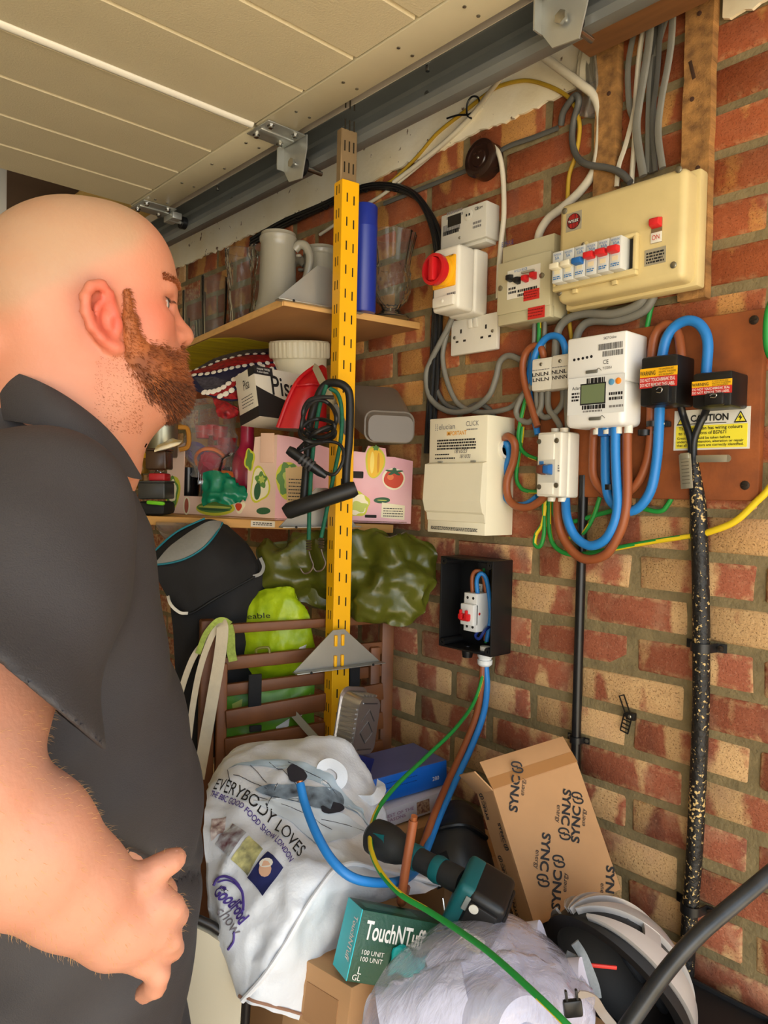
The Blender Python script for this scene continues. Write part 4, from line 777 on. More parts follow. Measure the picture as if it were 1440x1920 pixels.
# ------------------------------------------------------------ helpers for soft and freely placed things
from mathutils import noise as mnoise
def wpart(g, name, m, par, Mw=None, **k):                # a part given in world coordinates (or in the world frame Mw)
    I = par.matrix_world.inverted(); return g.obj(name, m, par, I@(Mw if Mw is not None else Matrix.Identity(4)), **k)
def wtext(s, par, Mw, m, **k): return text(s, par, par.matrix_world.inverted()@Mw, m, **k)
class Net:                                               # smooth surface through rows of (pixel x, pixel y, depth)
    def __init__(s, rows, amp=0., freq=12., seed=0, ridge=True, fine=0.):
        s.P = [[at(*p) for p in r] for r in rows]; s.nr = len(rows); s.nc = len(rows[0]); s.amp = amp; s.fr = freq; s.seed = Vector((seed*3.1, seed*1.7, seed)); s.ridge = ridge; s.fine = fine
    @staticmethod
    def cr(p, t):
        n = len(p)-1; x = min(max(t, 0.), 1.)*n; i = min(int(x), n-1); f = x-i
        a = p[i-1] if i else p[0]*2-p[1]; d = p[i+2] if i+2 <= n else p[n]*2-p[n-1]; b, c = p[i], p[i+1]
        return .5*((2*b)+(c-a)*f+(2*a-5*b+4*c-d)*f*f+(3*b-a-3*c+d)*f**3)
    def base(s, u, v): return s.cr([s.cr(r, u) for r in s.P], v)
    def nrm(s, u, v):
        e = .004; n = (s.base(min(u+e, 1), v)-s.base(max(u-e, 0), v)).cross(s.base(u, min(v+e, 1))-s.base(u, max(v-e, 0)))
        n = n.normalized() if n.length > 1e-12 else -FW
        return n if n.dot(FW) < 0 else -n
    def at(s, u, v, off=0.):
        p = s.base(u, v)
        if not (s.amp or off): return p
        n = s.nrm(u, v); d = 0.
        if s.amp:
            q = p*s.fr+s.seed; k = mnoise.noise(q)+.5*mnoise.noise(q*2.1)
            d = s.amp*((1-2*abs(k)) if s.ridge else k)
            if s.fine: d += s.fine*mnoise.noise(q*5.3)
        return p+n*(d+off)
    def solid(s, nu, nv, thick, m, name, back=.0, par=None, ang=1.2, kind=None):
        """Closed body: this face in front, the same outline 'thick' behind, fullest in the middle."""
        g = G(); f = [[s.at(i/nu, j/nv) for i in range(nu+1)] for j in range(nv+1)]
        b = [[s.base(i/nu, j/nv)+FW*(thick*(.12+.88*max(0., math.sin(math.pi*i/nu)*math.sin(math.pi*j/nv))**.5)+back) for i in range(nu+1)] for j in range(nv+1)]
        c = f[nv//2][nu//2].copy(); W_ = nu+1; N = W_*(nv+1); v = [p-c for r in f for p in r]+[p-c for r in b for p in r]; F_ = []
        for j in range(nv):
            for i in range(nu): q = j*W_+i; F_ += [(q, q+1, q+1+W_, q+W_), (N+q, N+q+W_, N+q+1+W_, N+q+1)]
        for i in range(nu): F_ += [(i, N+i, N+i+1, i+1), (nv*W_+i, nv*W_+i+1, N+nv*W_+i+1, N+nv*W_+i)]
        for j in range(nv): F_ += [(j*W_, (j+1)*W_, N+(j+1)*W_, N+j*W_), (j*W_+nu, N+j*W_+nu, N+(j+1)*W_+nu, (j+1)*W_+nu)]
        g.add(v, F_); o = g.obj(name, m, par, Matrix.Translation(c), ang=ang, kind=kind); return o
def print_on(net, poly, name, m, par, off=.0012):        # flat print given in (u, v), laid on the surface
    g = G(); g.add([net.at(u, v, off) for u, v in poly], [tuple(range(len(poly)))]); return wpart(g, name, m, par, ang=1.2)
def patch_on(net, q, name, m, par, off=.0012, n=8):      # quadrilateral print, subdivided so that it follows the surface
    g = G(); a, b, c, d = [Vector(x) for x in q]
    def f(u, v): p = (a*(1-u)+b*u)*(1-v)+(d*(1-u)+c*u)*v; return net.at(p.x, p.y, off)
    g.grid(f, n, n); return wpart(g, name, m, par, ang=1.5)
def uv_of(net, px, py):                                  # the (u, v) of a net that shows at a pixel
    best = (9e9, 0, 0)
    def pr(p): d = p-EYE; z = d.dot(FW); return CX+F*d.dot(RT)/z, CY-F*d.dot(UP)/z
    u = v = .5; st = .5; n = 8
    for it in range(7):
        for i in range(-n//2, n//2+1):
            for j in range(-n//2, n//2+1):
                a = min(max(u+st*i*2/n, 0), 1); b = min(max(v+st*j*2/n, 0), 1); x, y = pr(net.base(a, b)); e = (x-px)**2+(y-py)**2
                if e < best[0]: best = (e, a, b)
        _, u, v = best; st *= .35
    return u, v
def text_on(net, s, par, m, p0, p1, h, off=.0015, bold=0., name='lettering'):
    """Lettering along the line of pixels p0-p1 on a soft surface, h pixels high."""
    o = text(s, None, None, m, w=1., h=1., bold=bold); a = np.empty(len(o.data.vertices)*3); o.data.vertices.foreach_get('co', a); a = a.reshape(-1, 3)
    dx, dy = p1[0]-p0[0], p1[1]-p0[1]; L_ = math.hypot(dx, dy); nx, ny = dy/L_*h, -dx/L_*h
    q = [uv_of(net, *c) for c in (p0, p1, (p1[0]+nx, p1[1]+ny), (p0[0]+nx, p0[1]+ny))]; q = [Vector(x) for x in q]
    out = [net.at(*((q[0]*(1-x)+q[1]*x)*(1-y)+(q[3]*(1-x)+q[2]*x)*y), off) for x, y, _ in a]
    c = out[0].copy(); o.data.vertices.foreach_set('co', np.array([p-c for p in out]).ravel()); o.data.update(); o.name = name
    o.parent = par; o.matrix_local = par.matrix_world.inverted()@Matrix.Translation(c); return o
# ------------------------------------------------------------ shelving: post, brackets, boards
POSTY = mat('yellow_powder_coat', (244, 180, 12), .38, n=.06, ns=10)
BRK = mat('grey_bracket_steel', (178, 179, 172), .36, m=.7, n=.22, ns=8)
E1 = Vector((.99, -.139, 0)).normalized(); E2 = Vector((.139, .99, 0)).normalized()
TR = onX(786, 617, XW-.004); TL_ = TR-E1*.36
PM = Matrix(((E1.x, E2.x, 0, 0), (E1.y, E2.y, 0, 0), (0, 0, 1, 0), (0, 0, 0, 1)))
pz = at(652, 600, 1.597); pz.z = 0
o = thing('shelf_post', 'tall yellow slotted shelving post in front of both shelves', 'post', Matrix.Translation(pz)@PM)
pt = at(645, 342, 1.597).z; PW, PD = .043, .032
g = G(); t = .003
for c, d in (((0, 0, pt/2), (PW, t, pt)), ((-PW/2+t/2, PD/2, pt/2), (t, PD, pt)), ((PW/2-t/2, PD/2, pt/2), (t, PD, pt))): g.box(c, d, .001, seg=1)
g.obj('channel', POSTY, o)
g = G(); DK = mat('slot_dark', (34, 26, 10), .9)
z0 = at(645, 507, 1.597).z
for i in range(-34, 6):
    z = z0+i*.0505
    if .05 < z < pt-.03:
        for sx in (-.0085, .0085): g.box((sx, -.0016, z+.004*(sx > 0)*-1), (.0028, .001, .019))
        for sy in (.010, .020): g.box((-PW/2-.0001, sy, z+.018), (.001, .0022, .019))
g.obj('slots', DK, o, kind='stuff', ang=0)
g = G(); top = 2.22-pt
for c, d in (((.0, .010, pt+top/2), (PW*.86, t, top)), ((-PW*.43, .018, pt+top/2), (t, .018, top)), ((PW*.43, .018, pt+top/2), (t, .018, top))): g.box(c, d, .001, seg=1)
g.obj('bare_top', mat('worn_beige_steel', (150, 126, 92), .5, m=.4, n=.2), o)
g = G()
for i in range(5):
    for sx in (-.011, .0, .011): g.box((sx, .0082, pt+.03+.045*i), (.003, .001, .022))
g.obj('bare_slots', DK, o, kind='stuff', ang=0)
def bracket(name, label, Mw, hw_l, hw_r, h, tabs=False):
    e = thing(name, label, 'bracket', Mw)
    X = Matrix(((1, 0, 0, 0), (0, 0, 1, 0), (0, 1, 0, 0), (0, 0, 0, 1)))
    G().prism([(-hw_l, 0), (hw_r, 0), (.014, h), (-.014, h)], .002, X).box(((hw_r-hw_l)/2, -.010, .001), (hw_r+hw_l, .022, .0022), .0008).obj('plate', BRK, e, ang=.4)
    g = G()
    for sx in (-hw_l*.7, hw_r*.7): g.cyl((sx, -.0215, .001), (sx, -.0205, .001), .003, n=10)
    g.obj('hole', MATBLACK, e, kind='stuff')
    if tabs:
        for sx in (-.0085, .0085):
            for z in (h*.18, h*.72): G().box((sx, -.002, z), (.007, .006, h*.3), .0015).obj('hook', POSTY, e)
    return e
c = at(622, 572, 1.610); bracket('shelf_bracket', 'grey triangular bracket holding the upper shelf behind the post', Matrix.Translation(c+E2*.042)@PM, .115, .095, .092)
c = at(620, 990, 1.610); bracket('shelf_bracket', 'grey triangular bracket holding the lower shelf behind the post', Matrix.Translation(c+E2*.042)@PM, .103, .092, .086)
c = at(634, 1251, 1.588); M = Matrix.Translation(c)@Matrix.Rotation(.0, 4, 'Z')@PM; bracket('shelf_bracket', 'loose grey triangular bracket hooked on the front of the post', M, .108, .108, .080, True)
c = at(606, 1394, 1.585); e = thing('shelf_bracket', 'small steel bracket seen edge-on at the foot of the post', 'bracket', Matrix.Translation(c))
X = Matrix.Rotation(math.radians(-60), 4, 'Z')@Matrix(((1, 0, 0, 0), (0, 0, 1, 0), (0, 1, 0, 0), (0, 0, 0, 1)))
G().prism([(-.09, .085), (-.088, .06), (.0, -.02), (.004, .0)], .002, X).obj('plate', BRK, e, ang=.4)
PLY = mat('old_plywood', (172, 122, 72), .7, n=.35, ns=5, b=.2, bs=60, stretch=(1, .25, 1), c2=(130, 92, 58)); EDGE = mat('raw_timber_edge', (222, 172, 104), .7, n=.2, ns=30, stretch=(.2, 1, 3))
Mt = Matrix.Translation(TL_)@PM
o = thing('shelf', 'upper plywood shelf carrying glassware, yellow paint under its far half', 'shelf', Mt)
G().box((.18, .8, .007), (.36, 1.6, .014), .0015).obj('board', PLY, o)
G().box((-.001, .8, .007), (.003, 1.6, .0155), .0005).box((.18, -.001, .007), (.36, .003, .0155), .0005).obj('edge', EDGE, o)
G().prism([(.005, .44), (.06, .38), (.20, .40), (.30, .50), (.34, .7), (.36, 1.55), (.005, 1.55)], .0006, z0=-.0007).obj('yellow_paint', mat('yellow_green_paint', (232, 216, 30), .6, n=.3, ns=6, stretch=(1, 6, 1), c2=(190, 172, 30)), o)
ZT = TL_.z+.014
# lower shelf board
LA = at(267, 967, 1.66); LB = at(738, 984, 1.80); LX = (LB-LA); LX.z = 0; LX.normalize(); LY = Vector((-LX.y, LX.x, 0))
zs = (LA.z+LB.z)/2
tilt = math.atan2(LB.z-LA.z, (LB-LA).length)
Ml = Matrix.Translation(LA)@Matrix(((LX.x, LY.x, 0, 0), (LX.y, LY.y, 0, 0), (0, 0, 1, 0), (0, 0, 0, 1)))@Matrix.Rotation(-tilt, 4, 'Y')
o = thing('shelf', 'lower timber shelf carrying the pink carton, film hanging from its edge', 'shelf', Ml)
SL = (LB-LA).length
G().box((SL/2, .20, -.010), (SL, .40, .020), .002).obj('board', mat('honey_timber', (212, 158, 84), .6, n=.25, ns=6, stretch=(1, 6, 6)), o)
PLASTIC = mat('loose_film', (228, 224, 216), .2, tr=.8, ior=1.2, alpha=.5)
g = G(); g.grid(lambda u, v: (.03+u*.10, -.004-.01*math.sin(v*5+u*4), -.012-v*(.05*math.sin(u*3)+.012)), 10, 8); g.obj('torn_film', PLASTIC, o, ang=1.5, solid=.0005)
G().box((SL*.46, -.0006, -.009), (.055, .0015, .014)).obj('sticker', mat('printed_sticker', (206, 196, 176), .5), o)
g = G(); small_print(g, SL*.42, SL*.50, (-.012, -.008), .002, 0, INK); g.obj('sticker_print', None, o, Matrix(((1, 0, 0, 0), (0, 0, 1, -.0016), (0, 1, 0, 0), (0, 0, 0, 1))), ang=0)
# ------------------------------------------------------------ glassware and mugs on the upper shelf
def on_shelf(px, x):   # a point on the upper shelf, x metres in from its front edge, in the column of pixels px
    d = ray(px, 560); q = TL_+E1*x; # intersect the vertical plane of the row with that column
    n = E1; t = (q-EYE).dot(n)/d.dot(n); p = EYE+d*t; p.z = ZT; return p
STONE = mat('grey_stoneware', (148, 144, 130), .35, n=.08, ns=20, coat=.3)
def stein(px, x, ang, label, hh=.165, r=.043):
    e = thing('beer_stein', label, 'mug', Matrix.Translation(on_shelf(px, x))@Matrix.Rotation(ang, 4, 'Z'), 'grey steins on the upper shelf')
    pr = [(0, 0), (r*1.22, 0), (r*1.26, .006), (r*1.2, .013), (r*1.17, .016), (r*1.2, .020), (r*1.12, .028), (r*1.05, .05), (r*.98, hh*.8), (r*.97, hh*.88), (r*1.04, hh*.9), (r*1.05, hh*.95), (r*.98, hh*.97), (r*.97, hh), (r*.90, hh), (r*.9, hh*.9), (r*.95, .02), (0, .016)]
    G().lathe(pr, 40).obj('body', STONE, e)
    G().tube([(r*.95, 0, hh*.80), (r*1.25, 0, hh*.86), (r*1.62, 0, hh*.83), (r*1.85, 0, hh*.70), (r*1.75, 0, hh*.52), (r*1.5, 0, hh*.36), (r*1.18, 0, hh*.24), (r*1.15, 0, hh*.21), (r*1.24, 0, hh*.19)], [.009, .009, .0085, .008, .0075, .007, .006, .005, .004], n=12, flat=1.2).obj('handle', STONE, e)
    G().lathe([(0, -.004), (.006, -.003), (.0075, 0), (.006, .003), (0, .004)], 12, M=Matrix.Translation((r*1.2, 0, hh*.72))).obj('handle_curl', STONE, e)
stein(520, .050, math.radians(-52), 'left grey stoneware stein with its handle to the right', .182, .041); stein(601, .165, math.radians(128), 'right grey stoneware stein half hidden by the yellow post', .172, .042)
o = thing('flask', 'blue cylindrical flask standing behind the yellow post', 'flask', on_shelf(680, .20))
G().lathe([(0, 0), (.028, 0), (.030, .003), (.030, .188), (.0305, .19), (.0305, .192), (.030, .194), (.030, .236), (.027, .241), (0, .242)], 32).obj('body', mat('royal_blue_enamel', (34, 52, 150), .35), o)
def cut(n, k, amp): return lambda a, h: -amp*(abs(math.sin(n*a+k*h))+abs(math.sin(n*a-k*h)))
def glassware(name, label, cat, px, x, prof, wob=None, n=48, group=None, m=GLASS):
    e = thing(name, label, cat, on_shelf(px, x), group); return G().lathe(prof, n, wob=wob).obj('bowl', m, e), e
def shell(P, t=.0025): return P+[(max(r-t, .0), h) for r, h in P[::-1] if h > P[1][1]+.004]+[(0, P[1][1]+.006)]
vp = [(0, 0), (.044, 0), (.044, .005), (.030, .012), (.020, .022), (.024, .030), (.040, .045), (.047, .065), (.048, .09), (.046, .115), (.043, .125), (.046, .15), (.053, .18), (.057, .197)]
def vw(a, h): return -.035*(abs(math.sin(10*a+75*h))+abs(math.sin(10*a-75*h))) if .035 < h < .122 else (.02*math.sin(16*a) if h > .122 else 0)
def dense(P, n=5): return [(P[i][0]+(P[i+1][0]-P[i][0])*j/n, P[i][1]+(P[i+1][1]-P[i][1])*j/n) for i in range(len(P)-1) for j in range(n)]+[P[-1]]
glassware('footed_vase', 'footed cut-glass vase at the shelf end right of the post', 'vase', 733, .285, shell(dense(vp, 6)), vw, 160)
for px, x, lab, r, hh in ((364, .05, 'left plain glass tumbler beside the man\'s face', .034, .165), (402, .055, 'right plain glass tumbler in front of the cut vase', .036, .175), (338, .12, 'small glass tumbler half hidden by the man\'s nose', .033, .16)):
    glassware('glass_tumbler', lab, 'glass', px, x, shell([(0, 0), (r*.85, 0), (r*.86, .012), (r*.95, hh*.5), (r*1.0, hh)], .002), None, 40, 'tumblers on the upper shelf')
tv = dense([(0, 0), (.030, 0), (.031, .01), (.034, .08), (.041, .17), (.047, .215)], 6)
glassware('cut_vase', 'tall flared cut-glass vase left of the steins', 'vase', 452, .075, shell(tv, .004), lambda a, h: -.05*(abs(math.sin(6*a+34*h))+abs(math.sin(6*a-34*h))), 72)
tv2 = dense([(0, 0), (.034, 0), (.035, .01), (.038, .1), (.044, .2), (.050, .262)], 6)
glassware('cut_vase', 'taller cut-glass vase standing behind the left stein', 'vase', 497, .18, shell(tv2, .004), lambda a, h: -.05*(abs(math.sin(5*a+28*h))+abs(math.sin(5*a-28*h))) if h < .24 else .08*math.sin(8*a), 72)
glassware('glass_jug', 'wide clear glass bowl at the back of the shelf', 'bowl', 410, .22, shell(dense([(0, 0), (.04, 0), (.06, .03), (.072, .09), (.076, .14)], 4), .003), lambda a, h: .03*math.sin(14*a), 56)
for px, x, lab, m in ((385, .13, 'red bauble shape added for red reflected in the tumblers', (176, 40, 44)), (352, .20, 'red block added for red reflected in the left tumbler', (190, 40, 40))):
    e = thing('red_reflection', lab, 'reflection', on_shelf(px, x)); (G().lathe([(0, 0), (.012, .003), (.020, .014), (.022, .024), (.019, .035), (.010, .043), (.004, .046), (.004, .052), (0, .052)], 20) if 'bauble' in lab else G().box((0, 0, .018), (.05, .03, .036), .004).box((0, -.016, .018), (.034, .002, .02))).obj('body', mat('red_gloss', m, .3), e)  # added red shapes, in place of red mirrored by the glass
# ------------------------------------------------------------ pink vegetable carton on the lower shelf
KA = at(515, 975, 1.735); KB = at(770, 982, 1.798); zc = Ml.translation.z
KX = KB-KA; kh = KX.length; KX.normalize(); KU = Vector((0, 0, 1)); KU = (KU-KX*KU.dot(KX)).normalized(); KN = KX.cross(KU)   # KN faces the camera
KY = -KN
def solve_len(px):   # how far back the left face runs until it shows at pixel column px
    lo, hi = .05, 1.2
    for _ in range(40):
        mid = (lo+hi)/2; d = KA+KS*mid-EYE; x = CX+F*d.dot(RT)/d.dot(FW)
        lo, hi = (mid, hi) if x > px else (lo, mid)
    return lo
KS = (KY*math.cos(math.radians(57))-KX*math.sin(math.radians(57))).normalized(); kd = solve_len(311)
PINK = mat('pink_printed_card', (226, 158, 168), .6, n=.35, ns=5, c2=(240, 200, 204)); PALE = mat('pale_pink_printed_card', (240, 208, 188), .6, n=.15, ns=6)
HT = .198
o = thing('vegetable_carton', 'pink vegetable-printed carton on the lower shelf, its front cut open', 'carton', Matrix.Translation(KA))
MB_ = Matrix(((KX.x, KU.x, KN.x, KA.x), (KX.y, KU.y, KN.y, KA.y), (KX.z, KU.z, KN.z, KA.z), (0, 0, 0, 1)))
SX = -KS; SN = SX.cross(KU); SN = SN if SN.dot(FW) < 0 else -SN
KC = KA+KS*kd
MA_ = Matrix(((SX.x, KU.x, SN.x, KC.x), (SX.y, KU.y, SN.y, KC.y), (SX.z, KU.z, SN.z, KC.z), (0, 0, 0, 1)))
def pl(M, pts): return [(loc(M, *p).x, loc(M, *p).y) for p in pts]
def V(M, px, py, z=.0): c = loc(M, px, py, z); return c
th = .004
P = [(0, 0), (kh, 0), (kh, HT*.76), (kh*.86, HT*.80), (kh*.80, HT*.80), (kh*.79, HT*.90), (kh*.66, HT*.92), (kh*.64, HT*.84), (kh*.4, HT*.86), (kh*.12, HT*.98), (0, HT)]
wpart(G().prism(P, -th), 'side_panel', PINK, o, MB_, ang=.3)
c0 = pl(MA_, [(311, 968), (342, 935), (462, 935), (470, 880), (478, 815), (515, 807)])
wl = c0[0][0]; x_in0 = V(MA_, 343, 930).x; x_in1 = V(MA_, 463, 930).x; yb = V(MA_, 400, 932).y; 
P = [(0, 0), (kd, 0), (kd, HT), (V(MA_, 478, 815).x, HT*.97), (V(MA_, 474, 850).x, HT*.7), (x_in1, HT*.62), (x_in1, yb), (x_in0, yb), (x_in0, V(MA_, 346, 830).y), (0, V(MA_, 314, 850).y)]
wpart(G().prism(P, -th), 'front_panel', PALE, o, MA_, ang=.3)
q_ = [KA, KA+KX*kh*.97, KA+KX*kh*.8+KS*kd*.7, KA+KS*kd]; g = G(); g.add([p+uh_*z for z in (.001, .004) for p in q_ for uh_ in (Vector((0, 0, 1)),)], [(3, 2, 1, 0), (4, 5, 6, 7), (0, 1, 5, 4), (1, 2, 6, 5), (2, 3, 7, 6), (3, 0, 4, 7)]); wpart(g, 'base', CARDIN, o, ang=0)
wpart(G().box((kd*.5, HT*.3, -.19), (kd*.9, HT*.6, .004)), 'back_panel', CARDIN, o, MA_)
a, b = V(MA_, 490, 812), V(MA_, 513, 868); wpart(G().box(((a.x+b.x)/2, (a.y+b.y)/2, .001), (abs(b.x-a.x), abs(a.y-b.y), .003), .001), 'tuck_flap', mat('inner_pink_card', (238, 200, 176), .7), o, MA_)
# printed vegetables
def blob(c, rx, ry, n=20, k=0., ph=0., f=3): return [(c[0]+rx*math.cos(a)*(1+k*math.sin(f*a+ph)), c[1]+ry*math.sin(a)*(1+k*math.sin(f*a+ph))) for a in np.linspace(0, 2*math.pi, n, endpoint=False)]
def veg(M, px, py, layers, name):
    c = V(M, px, py); g = G(); 
    for i, (dx, dy, rx, ry, k, ph, f, m) in enumerate(layers): g.prism(blob((c.x+dx*.001, c.y+dy*.001), rx*.001, ry*.001, 28, k, ph, f), .0003, z0=.0003+.0004*i, m=m)
    wpart(g, name, None, o, M, ang=0)
LG = mat('print_light_green', (188, 200, 96), .6); MG = mat('print_mid_green', (96, 140, 66), .6); DG = mat('print_dark_green', (48, 92, 60), .6); PY = mat('print_yellow', (240, 190, 48), .6); PR = mat('print_red', (206, 70, 40), .6); PC = mat('print_cream', (240, 232, 200), .6); PO = mat('print_olive', (206, 204, 60), .6); PB = mat('print_brown', (170, 90, 70), .6)
veg(MB_, 703, 866, [(0, 0, 24, 38, .06, 1, 3, PO), (0, -1, 20, 34, .1, 1, 3, PY), (-7, -2, 5, 26, 0, 0, 1, mat('print_pale_yellow', (250, 222, 110), .6)), (8, -2, 3, 24, 0, 0, 1, mat('print_ochre', (214, 150, 30), .6)), (1, 33, 7, 6, .2, 0, 5, MG)], 'printed_pepper')
veg(MB_, 738, 898, [(0, 0, 28, 26, .02, 0, 3, PC), (0, 0, 24, 22, .03, 0, 4, PR), (-8, 4, 8, 7, 0, 0, 1, mat('print_orange', (232, 124, 70), .6)), (1, 17, 16, 7, .45, 0, 5, DG)], 'printed_tomato')
veg(MB_, 716, 938, [(0, 0, 18, 8, .12, 1, 2, DG), (0, 0, 12, 1.2, 0, 0, 1, LG)], 'printed_leaf')
veg(MB_, 668, 945, [(0, 0, 32, 30, .08, 0, 5, PO), (0, 0, 27, 25, .1, 1, 7, PC), (6, -6, 20, 12, .2, 0, 4, LG)], 'printed_cauliflower')
veg(MB_, 540, 900, [(0, 0, 28, 44, .06, 0, 3, PO), (0, 2, 24, 38, .14, 2, 6, MG), (3, 4, 14, 24, .2, 0, 5, LG)], 'printed_lettuce')
veg(MA_, 487, 910, [(0, 0, 26, 42, .14, 2.2, 3, PO), (0, 0, 22, 37, .14, 2.2, 3, PC), (4, 12, 15, 18, .2, 0, 5, MG), (-5, -14, 9, 20, .05, 0, 2, DG), (6, 14, 8, 8, .25, 0, 6, LG)], 'printed_broccoli')
veg(MA_, 323, 922, [(0, 0, 24, 42, .08, 0, 3, PO), (0, 0, 18, 36, .12, 0, 5, MG), (0, 2, 13, 28, .1, 0, 6, PC)], 'printed_cauliflower')
veg(MA_, 350, 948, [(0, 0, 10, 22, 0, 0, 1, PC), (0, 0, 6, 18, 0, 0, 1, PB)], 'printed_potato')
veg(MA_, 404, 953, [(0, 0, 55, 18, .06, 0, 2, PO), (-3, 2, 50, 13, .05, 0, 2, MG), (-2, 3, 46, 3, 0, 0, 1, LG), (-2, -3, 46, 3, 0, 0, 1, DG)], 'printed_celery')
veg(MA_, 449, 950, [(0, 0, 15, 14, .2, 0, 3, PC), (-2, 0, 9, 9, .1, 0, 3, PR)], 'printed_radish')
veg(MA_, 494, 958, [(0, 0, 17, 9, .12, 1, 2, DG)], 'printed_leaf')
veg(MA_, 468, 862, [(0, 0, 14, 26, .1, 0, 4, PO), (0, 0, 9, 22, .2, 0, 4, MG)], 'printed_leek')
q = pl(MB_, [(535, 878), (585, 872), (588, 940), (538, 946)]); wpart(G().prism(q, .0004, z0=.002), 'paper_label', mat('kraft_label', (220, 186, 134), .7), o, MB_)
g = G(); x0, y0 = V(MB_, 540, 938).x, V(MB_, 540, 938).y; small_print(g, x0, x0+.05, [y0+.008*i for i in range(7)], .0022, .003, INK); wpart(g, 'label_print', None, o, MB_, ang=0)
q = pl(MB_, [(716, 942), (759, 948), (758, 975), (714, 970)]); wpart(G().prism(q, .0004, z0=.001), 'address_label', PC, o, MB_)
g = G(); x0, y0 = V(MB_, 718, 968).x, V(MB_, 718, 968).y; small_print(g, x0, x0+.048, [y0+.006*i for i in range(4)], .002, .002, INK); wpart(g, 'label_print', None, o, MB_, ang=0)
a = V(MB_, 668, 890); wpart(G().box((a.x, a.y, .0004), (.034, .016, .002), .002), 'hand_hole', mat('hole_dark', (38, 34, 30)), o, MB_)
a = V(MB_, 695, 968); wpart(G().box((a.x, a.y, .0004), (.028, .007, .002), .001), 'slot', mat('hole_dark', (38, 34, 30)), o, MB_)
# things inside and around the carton
def free(name, label, cat, px, py, d, group=None, rot=0.): return thing(name, label, cat, Matrix.Translation(at(px, py, d))@Matrix.Rotation(rot, 4, 'Z'), group)
e = free('pink_bottle', 'magenta plastic bottle with a narrow neck in the pink carton', 'bottle', 462, 915, 1.86); G().lathe([(0, 0), (.034, 0), (.036, .01), (.036, .06), (.030, .085), (.020, .10), (.0165, .115), (.0165, .17), (.018, .172), (.018, .184), (0, .185)], 28).obj('body', mat('magenta_plastic', (182, 34, 70), .3), e)
e = free('wine_glass', 'upturned clear wine glass beside the magenta bottle', 'glass', 441, 925, 1.855); G().lathe(shell(dense([(0, .0), (.033, .0), (.041, .03), (.043, .055), (.036, .085), (.018, .10)], 3), .0015), 36).obj('bowl', GLASS, e)
ORG = mat('orange_plastic', (232, 116, 30), .4)
def ring(name, label, px, py, d, R_, r, tilt, m):
    e = free(name, label, 'ring', px, py, d); g = G(); n = 36; P = [(R_*math.cos(a), 0, R_*math.sin(a)*.85) for a in np.linspace(0, 2*math.pi, n)]; g.tube(P, r, n=8, k=1, flat=2.2, up=(0, 1, 0)); g.obj('band', m, e, Matrix.Rotation(math.radians(-40), 4, 'Z')@Matrix.Rotation(tilt, 4, 'X')); return e
ring('orange_ring', 'bright orange plastic ring leaning in the bagged toys', 394, 862, 1.86, .036, .004, .5, ORG); ring('orange_ring', 'orange plastic ring behind the green bag', 422, 898, 1.86, .034, .004, 1.1, ORG)
e = free('cookie_cutter', 'raspberry pink fluted cup inside the orange ring', 'cup', 387, 884, 1.87); G().lathe([(0, 0), (.022, 0), (.026, .01), (.031, .04), (.029, .04), (.024, .01), (0, .006)], 48, wob=lambda a, h: .05*math.sin(12*a)).obj('body', mat('raspberry_plastic', (200, 50, 80), .35), e, Matrix.Rotation(.9, 4, 'X')@Matrix.Rotation(.3, 4, 'Z'))
e = free('purple_lid', 'purple round lid in the clear bag', 'lid', 366, 852, 1.90); G().lathe([(0, 0), (.030, 0), (.032, .003), (.032, .012), (.028, .016), (0, .017)], 28).obj('body', mat('purple_plastic', (98, 70, 150), .4), e, Matrix.Rotation(1.0, 4, 'X'))
for px, py, s, lab in ((380, 808, .020, 'left small red plastic cup in the clear bag'), (398, 803, .017, 'middle small red plastic cup in the clear bag'), (412, 812, .022, 'right small red plastic cup in the clear bag'), (425, 838, .026, 'large dark red plastic cup in the clear bag'), (408, 850, .024, 'dark red plastic cup above the orange ring')):
    e = free('red_cup', lab, 'cup', px, py+14, 1.92, 'red plastic cups in the clear bag'); G().lathe([(0, 0), (s*.8, 0), (s, s*1.6), (s*.93, s*1.6), (s*.75, s*.15), (0, s*.1)], 24).obj('body', mat('cherry_plastic', (190, 36, 46), .3), e)
net = Net([[(318, 770, 1.910), (372, 752, 1.870), (425, 752, 1.890), (448, 765, 1.950)], [(345, 800, 1.880), (368, 795, 1.840), (420, 795, 1.860), (440, 800, 1.930)], [(352, 845, 1.870), (372, 850, 1.825), (412, 848, 1.840), (440, 845, 1.910)], [(360, 890, 1.870), (375, 895, 1.830), (405, 896, 1.840), (430, 890, 1.890)]], amp=.010, freq=16, seed=2, fine=.003)
FILM = film('clear_bag_film', (222, 222, 220), .02, 40., (1, 1, 2))
tag(net.solid(26, 26, .03, FILM, 'clear_bag'), 'clumped clear plastic bag holding pink and red toys', 'bag')
net = Net([[(383, 888, 1.775), (400, 884, 1.770), (425, 890, 1.770), (440, 905, 1.780)], [(382, 915, 1.770), (398, 922, 1.755), (430, 908, 1.755), (462, 922, 1.765)], [(380, 935, 1.765), (400, 928, 1.750), (432, 925, 1.750), (462, 934, 1.760)], [(384, 948, 1.770), (402, 940, 1.755), (430, 946, 1.755), (455, 935, 1.765)]], amp=.008, freq=30, seed=5, fine=.003)
tag(net.solid(22, 20, .02, mat('green_polythene', (14, 128, 96), .25, n=.3, ns=20), 'green_bag'), 'crumpled emerald green carrier bag hanging over the carton front', 'bag')
